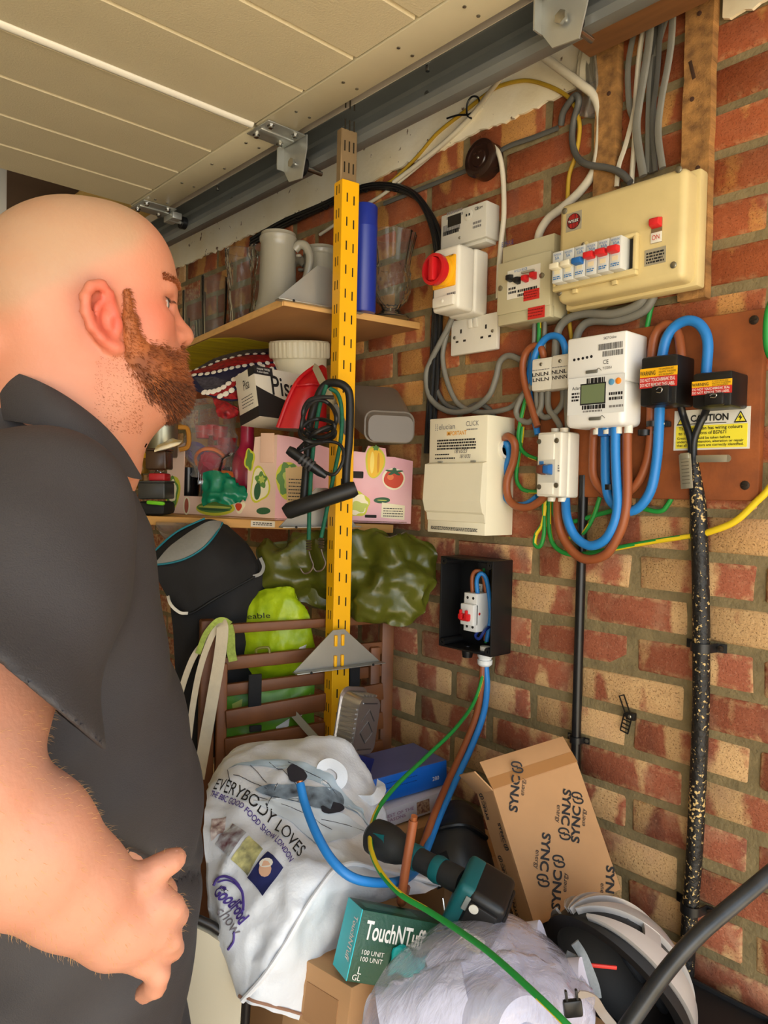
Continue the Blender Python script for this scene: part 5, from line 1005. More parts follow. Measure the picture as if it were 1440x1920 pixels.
for px, lab in ((352, 'left black mug inside the carton'), (432, 'right black mug low in the carton')):
    e = free('black_mug', lab, 'mug', px, 932, 1.90); G().lathe([(0, 0), (.026, 0), (.028, .01), (.030, .075), (.027, .075), (.025, .01), (0, .008)], 26).obj('body', mat('black_glaze', (26, 24, 24), .2), e)
g = G(); e = free('dinner_fork', 'steel fork standing in the carton', 'fork', 377, 935, 1.87)
for sx in (-.0075, -.0025, .0025, .0075): g.tube([(sx, 0, .045), (sx, .002, .07), (sx, .006, .09)], .0012, n=6)
g.box((0, 0, .04), (.019, .002, .012), .0008).tube([(0, 0, .036), (0, 0, -.01)], .003, n=8, k=1); g.obj('body', STEEL, e, Matrix.Rotation(-.6, 4, 'Z'))
# left of the carton
def sq(name, label, cat, TL, BR, d, dep, m, bev=.004, rot=.0, parts=()):
    a = at(*TL, d); b = at(BR[0], TL[1], d); c = at(TL[0], BR[1], d); w_ = (b-a).length; h = (a-c).length; x = (b-a).normalized()
    M = frame(c, x, Vector((0, 0, 1)))
    e = thing(name, label, cat, M@Matrix.Translation((w_/2, 0, 0))@Matrix.Rotation(rot, 4, 'Y')); G().box((0, h/2, -dep/2), (w_, h, dep), bev).obj('body', m, e); return e, w_, h
e, w_, h = sq('brown_tin', 'square dark brown glossy tin with yellow packet on top', 'tin', (272, 845), (311, 880), 1.68, .06, mat('brown_gloss', (66, 44, 28), .25)); G().box((0, h+.003, -.03), (w_*1.03, .006, .062), .002).obj('lid', mat('brown_gloss', (66, 44, 28)), e)
e, w_, h = sq('black_tin', 'matt black cash tin left of the carton', 'tin', (258, 905), (309, 936), 1.68, .08, mat('charcoal_gloss', (52, 52, 50), .35)); G().box((0, h+.002, -.04), (w_*1.02, .005, .083), .002).obj('lid', mat('charcoal_gloss', (52, 52, 50)), e); 
e, w_, h = sq('red_tin', 'small red tin stacked between the dark tins', 'tin', (278, 887), (309, 902), 1.685, .05, mat('deep_red', (170, 26, 34), .4)); g = G(); g.tube([(-w_*.3, h+.001, -.02), (-w_*.1, h+.006, -.015), (w_*.1, h+.002, -.02), (w_*.35, h+.006, -.018)], .0012, n=6); g.obj('clasp', STEEL, e)
e, w_, h = sq('frying_pan', 'black pan with bright green handle at the shelf left end', 'pan', (254, 940), (309, 966), 1.67, .09, MATBLACK, .010); G().box((w_*.18, h*.92, .004), (w_*.62, .009, .012), .004).obj('handle', mat('lime_handle', (110, 196, 30), .4), e, Matrix.Rotation(-.08, 4, 'Z'))
e = free('steel_pot', 'brushed steel pot behind the dark brown tin', 'pot', 304, 858, 1.80); G().lathe([(0, 0), (.034, 0), (.036, .004), (.036, .088), (.038, .09), (.035, .09), (.034, .006), (0, .005)], 32).obj('body', mat('brushed_pot', (158, 156, 136), .35, m=.9, n=.15, ns=4), e); G().tube([(.03, -.02, .075), (.05, -.03, .07), (.052, -.03, .03), (.034, -.02, .02)], .006, n=8).obj('handle', mat('amber_handle', (176, 118, 36), .4), e)
net = Net([[(296, 836, 1.69), (318, 824, 1.72), (342, 825, 1.72)], [(290, 844, 1.67), (316, 834, 1.67), (340, 829, 1.68)], [(290, 847, 1.67), (313, 842, 1.665), (334, 834, 1.675)]], amp=.003, freq=30, seed=4)
tag(net.solid(14, 8, .02, mat('yellow_packet', (240, 200, 60), .35, n=.3, ns=30, c2=(236, 230, 214)), 'snack_packet'), 'yellow and white packet lying on the brown tin', 'packet')
for i, (px, py) in enumerate(((258, 830), (266, 872), (254, 900), (262, 806))):
    e = free('spice_jar', ('yellow-lidded spice jar highest beside the man\'s neck', 'yellow-lidded spice jar left of the brown tin', 'yellow-lidded spice jar just above the black tin', 'amber spice jar under the beard')[i], 'jar', px, py+16, 1.78, 'spice jars at the shelf end')
    G().lathe([(0, 0), (.016, 0), (.018, .004), (.018, .032), (.014, .038), (0, .038)], 20).obj('jar_body', mat('amber_jar', (150, 110, 40), .25, n=.4, ns=60), e); G().lathe([(.0155, .037), (.0155, .05), (0, .05)], 20).obj('lid', YELLOW, e)
# on the carton: patterned bag, pisa box, tub, red dustpan, knife, grey tub
net = Net([[(352, 700, 1.86), (420, 668, 1.92), (500, 655, 1.98), (580, 660, 2.0)], [(348, 705, 1.82), (410, 690, 1.84), (470, 680, 1.86), (540, 680, 1.92)], [(345, 716, 1.78), (400, 725, 1.77), (450, 712, 1.80), (520, 700, 1.88)], [(350, 722, 1.76), (390, 742, 1.75), (436, 752, 1.76), (480, 740, 1.84)]], amp=.004, freq=9, seed=3)
UJ = thing('flag_bag', 'folded carrier bag printed with a fruit-filled union flag', 'bag', net.base(.5, .5)); q = net.solid(30, 24, .05, mat('navy_print', (30, 32, 62), .4), 'bag_body'); q.parent = UJ; q.matrix_local = UJ.matrix_world.inverted()@Matrix.Translation(net.at(.5, .5))
RB = mat('berry_red', (178, 34, 38), .4, n=.6, ns=90, c2=(92, 12, 24)); WC = mat('garlic_white', (226, 220, 206), .45); NB = mat('blackberry', (38, 36, 48), .4, n=.5, ns=120, c2=(80, 78, 92))
patch_on(net, [(.0, .20), (1, .16), (1, .34), (.0, .42)], 'red_band', RB, UJ, .0016); patch_on(net, [(.0, .02), (1, .0), (1, .12), (.0, .16)], 'berry_band', NB, UJ, .0016)
patch_on(net, [(.30, .98), (.42, .98), (1, .42), (.86, .40)], 'red_diagonal', RB, UJ, .0018); patch_on(net, [(.52, .98), (.74, .98), (1, .66), (1, .54)], 'red_diagonal', RB, UJ, .0018); patch_on(net, [(.1, .5), (.32, .5), (.5, .62), (.3, .9)], 'berry_field', NB, UJ, .0016)
g = G(); 
for (a, b, n) in (((0, .18), (1, .14), 15), ((0, .46), (1, .37), 15), ((.24, .96), (.84, .44), 11), ((.46, .98), (1, .48), 9)):
    for i in range(n):
        u = a[0]+(b[0]-a[0])*(i+.5)/n; v = a[1]+(b[1]-a[1])*(i+.5)/n; c = net.at(u, v, .002); nn = net.nrm(u, v); tt = nn.orthogonal().normalized(); bb = nn.cross(tt)
        g.add([c+tt*(.0095*math.cos(t_))+bb*(.0065*math.sin(t_)) for t_ in np.linspace(0, 6.28, 9)[:-1]]+[c+nn*.003], [(k, (k+1) % 8, 8) for k in range(8)])
wpart(g, 'garlic_print', WC, UJ, kind='stuff')
net2 = Net([[(398, 748, 1.75), (420, 752, 1.75), (446, 765, 1.76)], [(405, 765, 1.735), (425, 770, 1.73), (446, 775, 1.75)], [(412, 780, 1.74), (428, 785, 1.735), (445, 780, 1.75)]], amp=.006, freq=40, seed=8)
q = net2.solid(14, 12, .02, RB, 'gathered_handle'); q.parent = UJ; q.matrix_local = UJ.matrix_world.inverted()@q.matrix_basis
# pisa box
c_ = at(487, 780, 1.69); Mz = frame(c_, Vector((1, .06, -.02)), Vector((0, .26, .97))); hB = .122; wB = .165
o = thing('pisa_box', 'tilted white and black carton printed Pisa, on the pink carton', 'carton', Mz)
dp = .075; G().box((wB/2, hB/2, -dp/2), (wB, hB, dp), .0015).obj('carton_body', mat('box_white', (226, 218, 200), .55, n=.05), o)
BKP = mat('box_black', (38, 36, 36), .5)
P = [(0, 0), (wB, 0), (wB, hB*.30)]+[(wB*(1-t_), hB*(.30+.30*t_**1.8)) for t_ in np.linspace(0, 1, 10)[1:]]; G().prism(P, .0006).obj('black_swoosh', BKP, o, ang=0)
G().box((wB*.16, hB*.92, .0002), (wB*.32, hB*.17, .0012)).obj('black_tab', BKP, o)
text('Pisa', o, None, INK, w=wB*.46, h=hB*.40, x=wB*.27, y=hB*.46, z=.0008, bold=.01); text('royal VKB\nLeerdam', o, None, WHITEINK, w=wB*.22, h=hB*.1, x=wB*.05, y=hB*.87, z=.0012)
Ms = Matrix(((0, 0, -1, 0), (0, 1, 0, 0), (1, 0, 0, 0), (0, 0, 0, 1)))
def sd_(g, name, m): return g.obj(name, m, o, Matrix(((0, 0, -1, -.0003), (0, 1, 0, 0), (1, 0, 0, -dp), (0, 0, 0, 1))), ang=0)
sd_(G().box((dp/2, hB*.10, 0), (dp, hB*.2, .0012)), 'black_base', BKP); sd_(G().box((dp*.85, hB*.92, 0), (dp*.3, hB*.16, .0012)), 'black_tab', BKP)
text('Pisa', o, Matrix(((0, 0, -1, -.0010), (0, 1, 0, 0), (1, 0, 0, -dp), (0, 0, 0, 1))), INK, w=dp*.3, h=hB*.2, x=dp*.4, y=hB*.62)
g = G(); small_print(g, dp*.2, dp*.8, [hB*(.3+.06*i) for i in range(4)], .002, 0, INK); sd_(g, 'small_print', None); g = G(); small_print(g, wB*.3, wB*.62, [-.0001], .002, -.02, GREYINK)
# tub with ribbed lid
a = at(563, 735, 1.93); o = thing('plastic_tub', 'cream plastic tub with ribbed lid behind the Pisa carton', 'tub', Matrix.Translation(a)@Matrix.Rotation(-.12, 4, 'Y')@Matrix.Rotation(.1, 4, 'X'))
TUB = mat('tub_cream', (222, 214, 184), .4); G().lathe([(0, 0), (.062, 0), (.066, .01), (.070, .09), (.068, .092), (.064, .012), (0, .01)], 40).obj('bucket', TUB, o)
G().lathe([(.0755, .084), (.0765, .088), (.0765, .122), (.074, .127), (.062, .128), (.058, .123), (0, .123)], 144, wob=lambda a, h: (.012 if math.sin(36*a) > 0 else -.008) if .087 < h < .123 else 0).obj('ribbed_lid', TUB, o, ang=.4)
# red dustpan
net = Net([[(590, 690, 1.70), (604, 684, 1.71), (612, 690, 1.72)], [(560, 715, 1.665), (586, 712, 1.66), (614, 720, 1.69)], [(540, 752, 1.65), (574, 752, 1.645), (612, 762, 1.68)], [(521, 802, 1.65), (565, 804, 1.65), (612, 812, 1.69)]], amp=0)
o = thing('dustpan', 'red plastic dustpan standing on end against the Pisa carton', 'dustpan', net.base(.5, .6)); q = net.solid(16, 18, .004, RED, 'pan', back=.006); q.parent = o; q.matrix_local = o.matrix_world.inverted()@q.matrix_basis
g = G(); g.tube([net.at(.0, v, .004) for v in np.linspace(0, 1, 16)], .0045, n=8, k=1); wpart(g, 'rim', RED, o); g = G(); g.tube([net.at(u, .42+.02*math.sin(u*6), .003) for u in np.linspace(0.02, 1, 12)], .003, n=6, k=1); wpart(g, 'rib', RED, o)
# knife
a = at(586, 684, 1.60); b = at(626, 765, 1.585); M = frame(a, b-a, Vector((0, 0, 1))); L_ = (b-a).length
o = thing('knife', 'bare steel knife blade hanging against the yellow post', 'knife', M); G().prism([(0, .006), (.01, .011), (L_, .012), (L_, -.006), (.008, -.004)], .0015).obj('blade', STEEL, o); G().box((L_+.03, .003, .0008), (.07, .016, .010), .004).obj('handle', mat('grey_handle', (120, 120, 116), .5), o)
# grey translucent tub
GT = mat('grey_translucent', (124, 114, 102), .35, tr=.2, n=.1, ns=6)
def rr_(w_, h, r, n=7): return [(sx*(w_/2-r)+r*math.cos(a+k), sy*(h/2-r)+r*math.sin(a+k)) for sx, sy, k in ((1, 1, 0), (-1, 1, math.pi/2), (-1, -1, math.pi), (1, -1, 1.5*math.pi)) for a in np.linspace(0, math.pi/2, n)]
def loft(rings, name, m, par, closed=(True, True), ang=.8):   # rings: (centre, x axis, y axis, outline)
    g = G(); v = []; n = len(rings[0][3])
    for c, X_, Y_, P in rings: v += [c+X_*x+Y_*y for x, y in P]
    f = [(i*n+j, i*n+(j+1) % n, (i+1)*n+(j+1) % n, (i+1)*n+j) for i in range(len(rings)-1) for j in range(n)]
    if closed[0]: f.append(tuple(range(n-1, -1, -1)))
    if closed[1]: f.append(tuple((len(rings)-1)*n+j for j in range(n)))
    g.add(v, f); return wpart(g, name, m, par, ang=ang)
ca = at(733, 804, 1.66); cb = at(700, 762, 1.80); o = thing('storage_tub', 'grey translucent plastic tub lying on the carton right of the post', 'tub', ca)
xa = (at(777, 806, 1.68)-at(690, 802, 1.65)).normalized(); ya = Vector((0, 0, 1)); 
loft([(ca, xa, ya, rr_(.104, .058, .018)), (ca.lerp(cb, .04), xa, ya, rr_(.108, .062, .02)), (ca.lerp(cb, .1), xa, ya, rr_(.112, .066, .02)), (ca.lerp(cb, .6), xa, ya, rr_(.128, .084, .024)), (cb, xa, ya, rr_(.14, .096, .03))], 'tub_body', GT, o)
g = G(); P = [ca-(ca-cb)*.08+xa*x+ya*y for x, y in rr_(.113, .067, .02)]; g.tube(P+[P[0]], .0028, n=8, k=1); wpart(g, 'rim', GT, o)
# ------------------------------------------------------------ hung on the post: D-lock, coil lock, bungees
RUB = mat('black_rubber', (22, 22, 22), .5)
D0 = 1.53
o = thing('bike_lock', 'black D-shaped bicycle lock hung on the yellow post', 'lock', at(620, 820, D0))
wpart(G().tube([at(x, y, D0+.004*z) for x, y, z in ((570, 935, 0), (576, 860, 0), (582, 790, 1), (598, 740, 2), (612, 721, 2), (630, 718, 0), (648, 726, -1), (656, 748, -1), (655, 820, -2), (650, 870, -2), (648, 920, -2))], .0085, n=14), 'shackle', RUB, o)
wpart(G().tube([at(534, 962, D0-.03), at(541, 958, D0-.03), at(660, 918, D0-.035), at(668, 915, D0-.035)], [.0125, .0165, .0165, .0135], n=20, k=1), 'crossbar', RUB, o)
wpart(G().lathe([(.0165, 0), (.015, .003), (.008, .003), (.007, .001), (0, .001)], 20, M=frame(at(668, 915, D0-.035), at(668, 860, D0-.035)-at(668, 915, D0-.035), at(600, 930, D0)-at(668, 915, D0))@Matrix.Rotation(math.pi/2, 4, 'X')), 'end_cap', BLACK, o) if False else None
o = thing('cable_lock', 'coiled black cable lock with a combination barrel hanging on the post', 'lock', at(600, 830, D0-.03))
P = [(625, 745), (600, 745), (578, 752), (568, 775), (575, 800), (600, 808), (625, 800), (630, 780), (618, 758), (595, 750), (575, 765), (565, 800), (572, 812), (600, 820), (622, 812), (626, 795), (600, 786), (575, 792), (562, 812), (580, 828), (612, 826), (628, 815), (620, 800), (590, 812), (570, 832), (560, 842)]
wpart(G().tube([at(x, y, D0-.035-.012*(i % 4)) for i, (x, y) in enumerate(P)], .0042, n=8), 'coiled_cable', RUB, o)
wpart(G().tube([at(602, 882, D0-.05), at(625, 890, D0-.06), (at(640, 872, D0-.06)), at(644, 848, D0-.055), at(635, 832, D0-.05), at(610, 828, D0-.045), at(580, 838, D0-.04), at(562, 846, D0-.04)], .0034, n=8), 'loop_end', RUB, o)
wpart(G().tube([at(540, 843, D0-.05), at(548, 848, D0-.05), at(600, 885, D0-.05), at(612, 893, D0-.05)], [.0085, .0105, .0095, .006], n=16, k=1), 'barrel', BLACK, o)
for t_ in (.35, .47, .59, .71):
    a = at(548, 848, D0-.05).lerp(at(600, 885, D0-.05), t_); ax = (at(600, 885, D0-.05)-at(548, 848, D0-.05)).normalized(); wpart(G().tube([a-ax*.0022, a+ax*.0022], .0118, n=20, k=1), 'number_dial', mat('dial_grey', (60, 60, 60), .4), o)
BG = mat('green_bungee', (10, 92, 66), .7, n=.3, ns=160)
for lab, P in (('left dark green bungee cord hanging with a steel hook', [(612, 722, .0), (600, 760, 0), (590, 820, 0), (583, 890, 0), (580, 960, 0), (579, 1012, 0)]), ('right dark green bungee cord hanging with a steel hook', [(618, 728, 0), (634, 740, 0), (641, 775, 0), (638, 830, 0), (624, 900, 0), (612, 960, 0), (602, 1008, 0)])):
    o = thing('bungee_cord', lab, 'bungee cord', at(*P[2][:2], D0-.016), 'bungee cords on the post'); wpart(G().tube([at(x, y, D0-.016) for x, y, _ in P], .0042, n=10), 'cord', BG, o)
    x, y, _ = P[-1]; g = G(); 
    for i in range(4): g.lathe([(.005, 0), (.0065, .0015), (.005, .003)], 14, M=Matrix.Translation(at(x, y+4+i*5, D0-.016)))
    wpart(g, 'whipping', mat('hook_wire', (96, 84, 74), .4, m=.7), o, kind='stuff')
    wpart(G().tube([at(x+a, y+b, D0-.016) for a, b in ((0, 22), (4, 36), (8, 48), (2, 60), (-9, 63), (-16, 54))], .0019, n=8), 'hook', mat('hook_wire', (96, 84, 74)), o)
# ------------------------------------------------------------ below the lower shelf: chair, bags, tarpaulin
TEAK = mat('reddish_teak', (134, 80, 40), .5, n=.3, ns=7, b=.15, bs=60, stretch=(1, 1, 1), c2=(88, 52, 26)); 
CA = at(400, 1300, 1.555); CB = at(724, 1300, 1.70); CXv = CB-CA; CXv.z = 0; cw = CXv.length; CXv.normalize(); CYv = Vector((-CXv.y, CXv.x, 0))
Mc = Matrix(((CXv.x, CYv.x, 0, CA.x), (CXv.y, CYv.y, 0, CA.y), (0, 0, 1, 0), (0, 0, 0, 1)))
o = thing('garden_chair', 'folding slatted teak garden chair standing behind the white bag', 'chair', Mc)
def cz(px, py, y=0.):   # local x, z on the chair back plane
    I = Mc.inverted(); e = I@EYE; d = I.to_3x3()@ray(px, py); t = (y-e.y)/d.y; p = e+d*t; return p.x, p.z
x0, zt = cz(386, 1168); x1, zt2 = cz(737, 1166)
G().box((x0+.005, .012, zt/2+.005), (.030, .030, zt), .004).obj('post', TEAK, o); G().box((x0+.034, .0, (zt-.085)/2), (.022, .024, zt-.085), .004).obj('post', TEAK, o)
G().box((x1-.012, .012, zt2/2), (.030, .030, zt2), .004).obj('post', TEAK, o); G().box((x1-.045, .0, (zt-.07)/2), (.024, .024, zt-.07), .004).obj('post', TEAK, o)
for pa, pb, h, lab in (((423, 1180), (706, 1162), .020, 1), ((424, 1245), (712, 1215), .028, 2), ((424, 1295), (712, 1258), .026, 3), ((430, 1344), (706, 1294), .038, 4), ((428, 1396), (706, 1348), .038, 5), ((428, 1450), (706, 1400), .038, 6)):
    a = cz(*pa); b = cz(*pb); L_ = math.hypot(b[0]-a[0], b[1]-a[1]); G().box((0, 0, 0), (L_+.02, .014, h), .003).obj('slat', TEAK, o, Matrix.Translation(((a[0]+b[0])/2, (.006 if lab < 4 else -.012), (a[1]+b[1])/2))@Matrix.Rotation(-math.atan2(b[1]-a[1], b[0]-a[0]), 4, 'Y'))
for z in (.42, .12): G().box((cw/2, .02, z), (cw, .02, .03), .003).obj('stretcher', TEAK, o)
for i in range(5): G().box((cw/2, .040, .30+.065*i), (cw*.8, .014, .05), .003).obj('seat_slat', TEAK, o)
for sx in (x0+.045, x1-.050): G().box((sx, .050, .36), (.026, .02, .72), .003).obj('rear_leg', TEAK, o)
STRAPM = mat('black_webbing', (26, 26, 27), .8, n=.3, ns=120)
def strap_between(par, px, ya, yb, w_, name='strap'):
    a = cz(px, ya, -.016); b = cz(px+2, yb, -.016); G().box(((a[0]+b[0])/2, -.016, (a[1]+b[1])/2), (w_, .005, abs(a[1]-b[1])), .002).obj(name, STRAPM, par)
strap_between(o, 477, 1264, 1325, .028); strap_between(o, 478, 1360, 1372, .026); strap_between(o, 664, 1248, 1290, .024)
# fabric handles slung over the chair post
CAN = mat('cream_cotton_webbing', (214, 202, 176), .85, n=.1, ns=60, b=.2, bs=300); LIMEW = mat('lime_woven_strap', (176, 196, 92), .8, n=.35, ns=150)
def ribbon(par, P, w_, m, name='strap', d0=1.53):
    g = G(); pts = smoothpath([at(*p) for p in P], 6); v = []; f = []
    for i, p in enumerate(pts):
        t = (pts[min(i+1, len(pts)-1)]-pts[max(i-1, 0)]).normalized(); s_ = t.cross(FW).normalized()*(w_/2); v += [p-s_, p+s_, p+s_+FW*.0025, p-s_+FW*.0025]
    for i in range(len(pts)-1):
        for k in range(4): f.append((4*i+k, 4*i+(k+1) % 4, 4*i+4+(k+1) % 4, 4*i+4+k))
    f += [(0, 1, 2, 3), tuple(4*(len(pts)-1)+k for k in (3, 2, 1, 0))]; g.add(v, f); return wpart(g, name, m, par, ang=.8)
e = thing('bag_handles', 'cream cotton and lime bag handles slung over the chair post', 'straps', at(405, 1260, 1.53))
ribbon(e, [(412, 1164, 1.525), (417, 1180, 1.515), (412, 1230, 1.515), (400, 1300, 1.51), (386, 1380, 1.51), (372, 1460, 1.51)], .024, CAN); ribbon(e, [(412, 1170, 1.524), (396, 1195, 1.52), (376, 1250, 1.52), (362, 1320, 1.51), (352, 1400, 1.51)], .012, CAN)
ribbon(e, [(414, 1166, 1.522), (390, 1196, 1.526), (366, 1226, 1.53), (350, 1262, 1.53), (335, 1310, 1.53)], .012, CAN); ribbon(e, [(432, 1170, 1.535), (420, 1163, 1.522), (405, 1166, 1.519), (385, 1190, 1.52), (371, 1226, 1.525)], .011, LIMEW); ribbon(e, [(428, 1172, 1.545), (432, 1190, 1.548), (433, 1220, 1.55), (437, 1240, 1.55)], .018, LIMEW)
# cooler bag
BLKF = mat('black_nylon', (19, 18, 19), .75, n=.2, ns=150, b=.1, bs=400)
net = Net([[(284, 1040, 1.58), (330, 1000, 1.62), (388, 974, 1.64), (425, 985, 1.68)], [(286, 1062, 1.565), (335, 1042, 1.58), (395, 1015, 1.60), (462, 1020, 1.66)], [(304, 1102, 1.57), (345, 1095, 1.575), (410, 1070, 1.59), (482, 1055, 1.65)], [(330, 1142, 1.585), (362, 1150, 1.585), (420, 1115, 1.60), (484, 1078, 1.65)]], amp=.0015, freq=14, seed=1)
CB_ = thing('cooler_bag', 'black cooler bag with a grey flash and teal piping', 'bag', net.base(.5, .5)); q = net.solid(26, 22, .10, BLKF, 'lid'); q.parent = CB_; q.matrix_local = CB_.matrix_world.inverted()@q.matrix_basis
up_f = [Vector((*uv_of(net, *p), 0)) for p in ((292, 1056), (312, 1034), (340, 1012), (372, 990), (396, 979), (413, 981))]; lo_f = [Vector((*uv_of(net, *p), 0)) for p in ((292, 1060), (322, 1056), (352, 1047), (380, 1030), (400, 1008), (414, 984))]
def flash(u, v): p = Net.cr(up_f, u).lerp(Net.cr(lo_f, u), v); return net.at(p.x, p.y, .004)
wpart(G().grid(flash, 24, 8), 'grey_flash', mat('silver_grey_nylon', (136, 136, 132), .6, n=.1, ns=200), CB_, ang=1.2)
TEAL = mat('teal_piping', (20, 116, 132), .6)
wpart(G().tube([net.at(p.x, p.y, .005) for p in lo_f], .0022, n=6), 'piping', TEAL, CB_); wpart(G().tube([at(282, 1040, 1.578), at(330, 998, 1.618), at(384, 972, 1.636)], .0022, n=6), 'piping', TEAL, CB_)
wpart(G().tube([net.at(.02, .99, .002), net.at(.3, .99, .002), net.at(.6, .98, .002), net.at(.98, .98, .002)], .0028, n=6), 'zip', MATBLACK, CB_)
net2 = Net([[(318, 1120, 1.605), (366, 1130, 1.605), (426, 1092, 1.625), (494, 1040, 1.675)], [(326, 1200, 1.60), (375, 1200, 1.60), (440, 1170, 1.62), (498, 1100, 1.67)], [(330, 1300, 1.61), (380, 1300, 1.61), (440, 1290, 1.63), (498, 1270, 1.68)], [(330, 1420, 1.62), (380, 1420, 1.62), (440, 1420, 1.64), (498, 1420, 1.68)]], amp=.003, freq=10, seed=6)
q = net2.solid(20, 20, .14, BLKF, 'body'); q.parent = CB_; q.matrix_local = CB_.matrix_world.inverted()@q.matrix_basis
ribbon(CB_, [(312, 1098, 1.60), (318, 1130, 1.56), (336, 1148, 1.565), (352, 1150, 1.575)], .006, WHITE, 'white_strap'); ribbon(CB_, [(470, 1082, 1.64), (488, 1076, 1.64), (494, 1062, 1.65), (488, 1046, 1.66)], .007, mat('grey_webbing', (150, 150, 146), .8), 'side_strap')
# tarpaulin
TARP = mat('olive_tarpaulin', (88, 90, 26), .28, n=.3, ns=8, b=.2, bs=70, c2=(62, 66, 18))
net = Net([[(486, 1020, 1.72), (560, 1012, 1.72), (640, 1008, 1.72), (700, 1008, 1.70), (760, 1016, 1.72), (812, 1026, 1.71)], [(484, 1046, 1.70), (560, 1045, 1.68), (640, 1040, 1.67), (700, 1036, 1.665), (762, 1040, 1.66), (815, 1056, 1.70)], [(492, 1075, 1.69), (570, 1080, 1.665), (640, 1075, 1.66), (705, 1078, 1.645), (770, 1085, 1.65), (802, 1088, 1.69)], [(510, 1094, 1.69), (580, 1108, 1.67), (650, 1120, 1.665), (705, 1125, 1.64), (768, 1118, 1.65), (792, 1120, 1.68)], [(540, 1112, 1.70), (590, 1138, 1.68), (650, 1152, 1.67), (700, 1160, 1.655), (742, 1168, 1.66), (786, 1142, 1.68)]], amp=.030, freq=10.5, seed=11, fine=.006)
o = tag(net.solid(56, 40, .03, TARP, 'tarpaulin'), 'folded olive green tarpaulin stuffed under the lower shelf', 'tarpaulin')
# lime shopping bag and green bag behind the slats
LIME = mat('lime_woven_plastic', (176, 200, 22), .4, n=.2, ns=30, b=.2, bs=160, c2=(140, 170, 16))
net = Net([[(484, 1112, 1.66), (510, 1104, 1.65), (548, 1103, 1.65), (552, 1128, 1.66)], [(468, 1140, 1.645), (505, 1130, 1.635), (545, 1135, 1.63), (576, 1150, 1.65)], [(452, 1180, 1.64), (500, 1185, 1.63), (545, 1180, 1.63), (584, 1185, 1.65)], [(444, 1224, 1.645), (500, 1225, 1.63), (545, 1215, 1.63), (588, 1210, 1.66)], [(440, 1262, 1.66), (500, 1264, 1.66), (550, 1256, 1.66), (586, 1244, 1.68)], [(438, 1300, 1.68), (500, 1302, 1.68), (556, 1292, 1.68), (588, 1280, 1.70)]], amp=.006, freq=16, seed=7, fine=.002)
LB_ = thing('shopping_bag', 'lime yellow woven shopping bag behind the chair slats', 'bag', net.base(.5, .5)); q = net.solid(30, 36, .05, LIME, 'bag_body'); q.parent = LB_; q.matrix_local = LB_.matrix_world.inverted()@q.matrix_basis
text_on(net, 'eable', LB_, INK, (466, 1161), (508, 1158), 9); a, b = uv_of(net, 480, 1222), uv_of(net, 506, 1216)
patch_on(net, [uv_of(net, 560, 1212), uv_of(net, 572, 1206), uv_of(net, 570, 1216), uv_of(net, 558, 1218)], 'white_print', WHITEINK, LB_)
g = G(); g.tube([at(480, 1228, 1.60), at(482, 1217, 1.60), at(502, 1214, 1.60), at(506, 1224, 1.60)], .003, n=6); wpart(g, 'plastic_handle', mat('olive_plastic', (120, 120, 50), .4), LB_)
net = Net([[(424, 1300, 1.628), (480, 1292, 1.638), (550, 1270, 1.658), (590, 1262, 1.668)], [(422, 1345, 1.618), (480, 1340, 1.628), (550, 1320, 1.648), (588, 1300, 1.668)], [(422, 1390, 1.618), (480, 1385, 1.628), (550, 1365, 1.648), (588, 1345, 1.668)], [(424, 1440, 1.628), (480, 1435, 1.638), (550, 1415, 1.658), (590, 1400, 1.668)]], amp=.006, freq=14, seed=9)
GB = thing('shopping_bag', 'grass green printed shopping bag low behind the chair slats', 'bag', net.base(.5, .5)); q = net.solid(24, 20, .03, mat('grass_green_plastic', (56, 128, 38), .4, n=.25, ns=14, c2=(120, 170, 30)), 'bag_body'); q.parent = GB; q.matrix_local = GB.matrix_world.inverted()@q.matrix_basis
for i, (px, py) in enumerate(((445, 1322), (560, 1340), (452, 1385), (530, 1360), (575, 1312))): u, v = uv_of(net, px, py); patch_on(net, [(u-.06, v-.02), (u+.06, v-.08), (u+.05, v+.02), (u-.05, v+.06)], 'leaf_print', WHITEINK if i % 2 else LG, GB)
# foil tray and boxes behind the pile
c = at(688, 1362, 1.46); M = frame(c, at(720, 1358, 1.50)-at(660, 1360, 1.42), Vector((0, 0, 1)))
o = thing('foil_tray', 'silver foil baking tray standing on end on the blue boxes', 'tray', M)
FOIL = mat('crumpled_foil', (182, 180, 180), .28, m=.9, b=.3, bs=60)
def rr(w_, h, r, n=6): return [(sx*(w_/2-r)+r*math.cos(a+k), sy*(h/2-r)+r*math.sin(a+k)) for sx, sy, k in ((1, 1, 0), (-1, 1, math.pi/2), (-1, -1, math.pi), (1, -1, 1.5*math.pi)) for a in np.linspace(0, math.pi/2, n)]
g = G(); base = rr(.062, .100, .016); n = len(base); v = []; f = []
L = [(1., .0), (1.03, -.004), (1.10, -.022), (1.16, -.040), (1.28, -.042), (1.30, -.044), (1.27, -.045), (1.14, -.043)]
for s_, z in L: v += [(x*s_*1.1, y*1.08*s_*(.99 if s_ > 1.05 else 1), z) for x, y in base]
for i in range(len(L)-1): f += [(i*n+j, i*n+(j+1) % n, (i+1)*n+(j+1) % n, (i+1)*n+j) for j in range(n)]
f.append(tuple(range(n))); g.add(v, f); g.obj('tray', FOIL, o, ang=.5)
g = G()
for k in range(9): g.box((-.0385, -.04+.009*k, -.020), (.0045, .0035, .036), .001)
for k in range(5): g.box((-.02+.010*k, .0585, -.020), (.0035, .0045, .036), .001)
g.obj('pleats', FOIL, o, kind='stuff')
g = G()
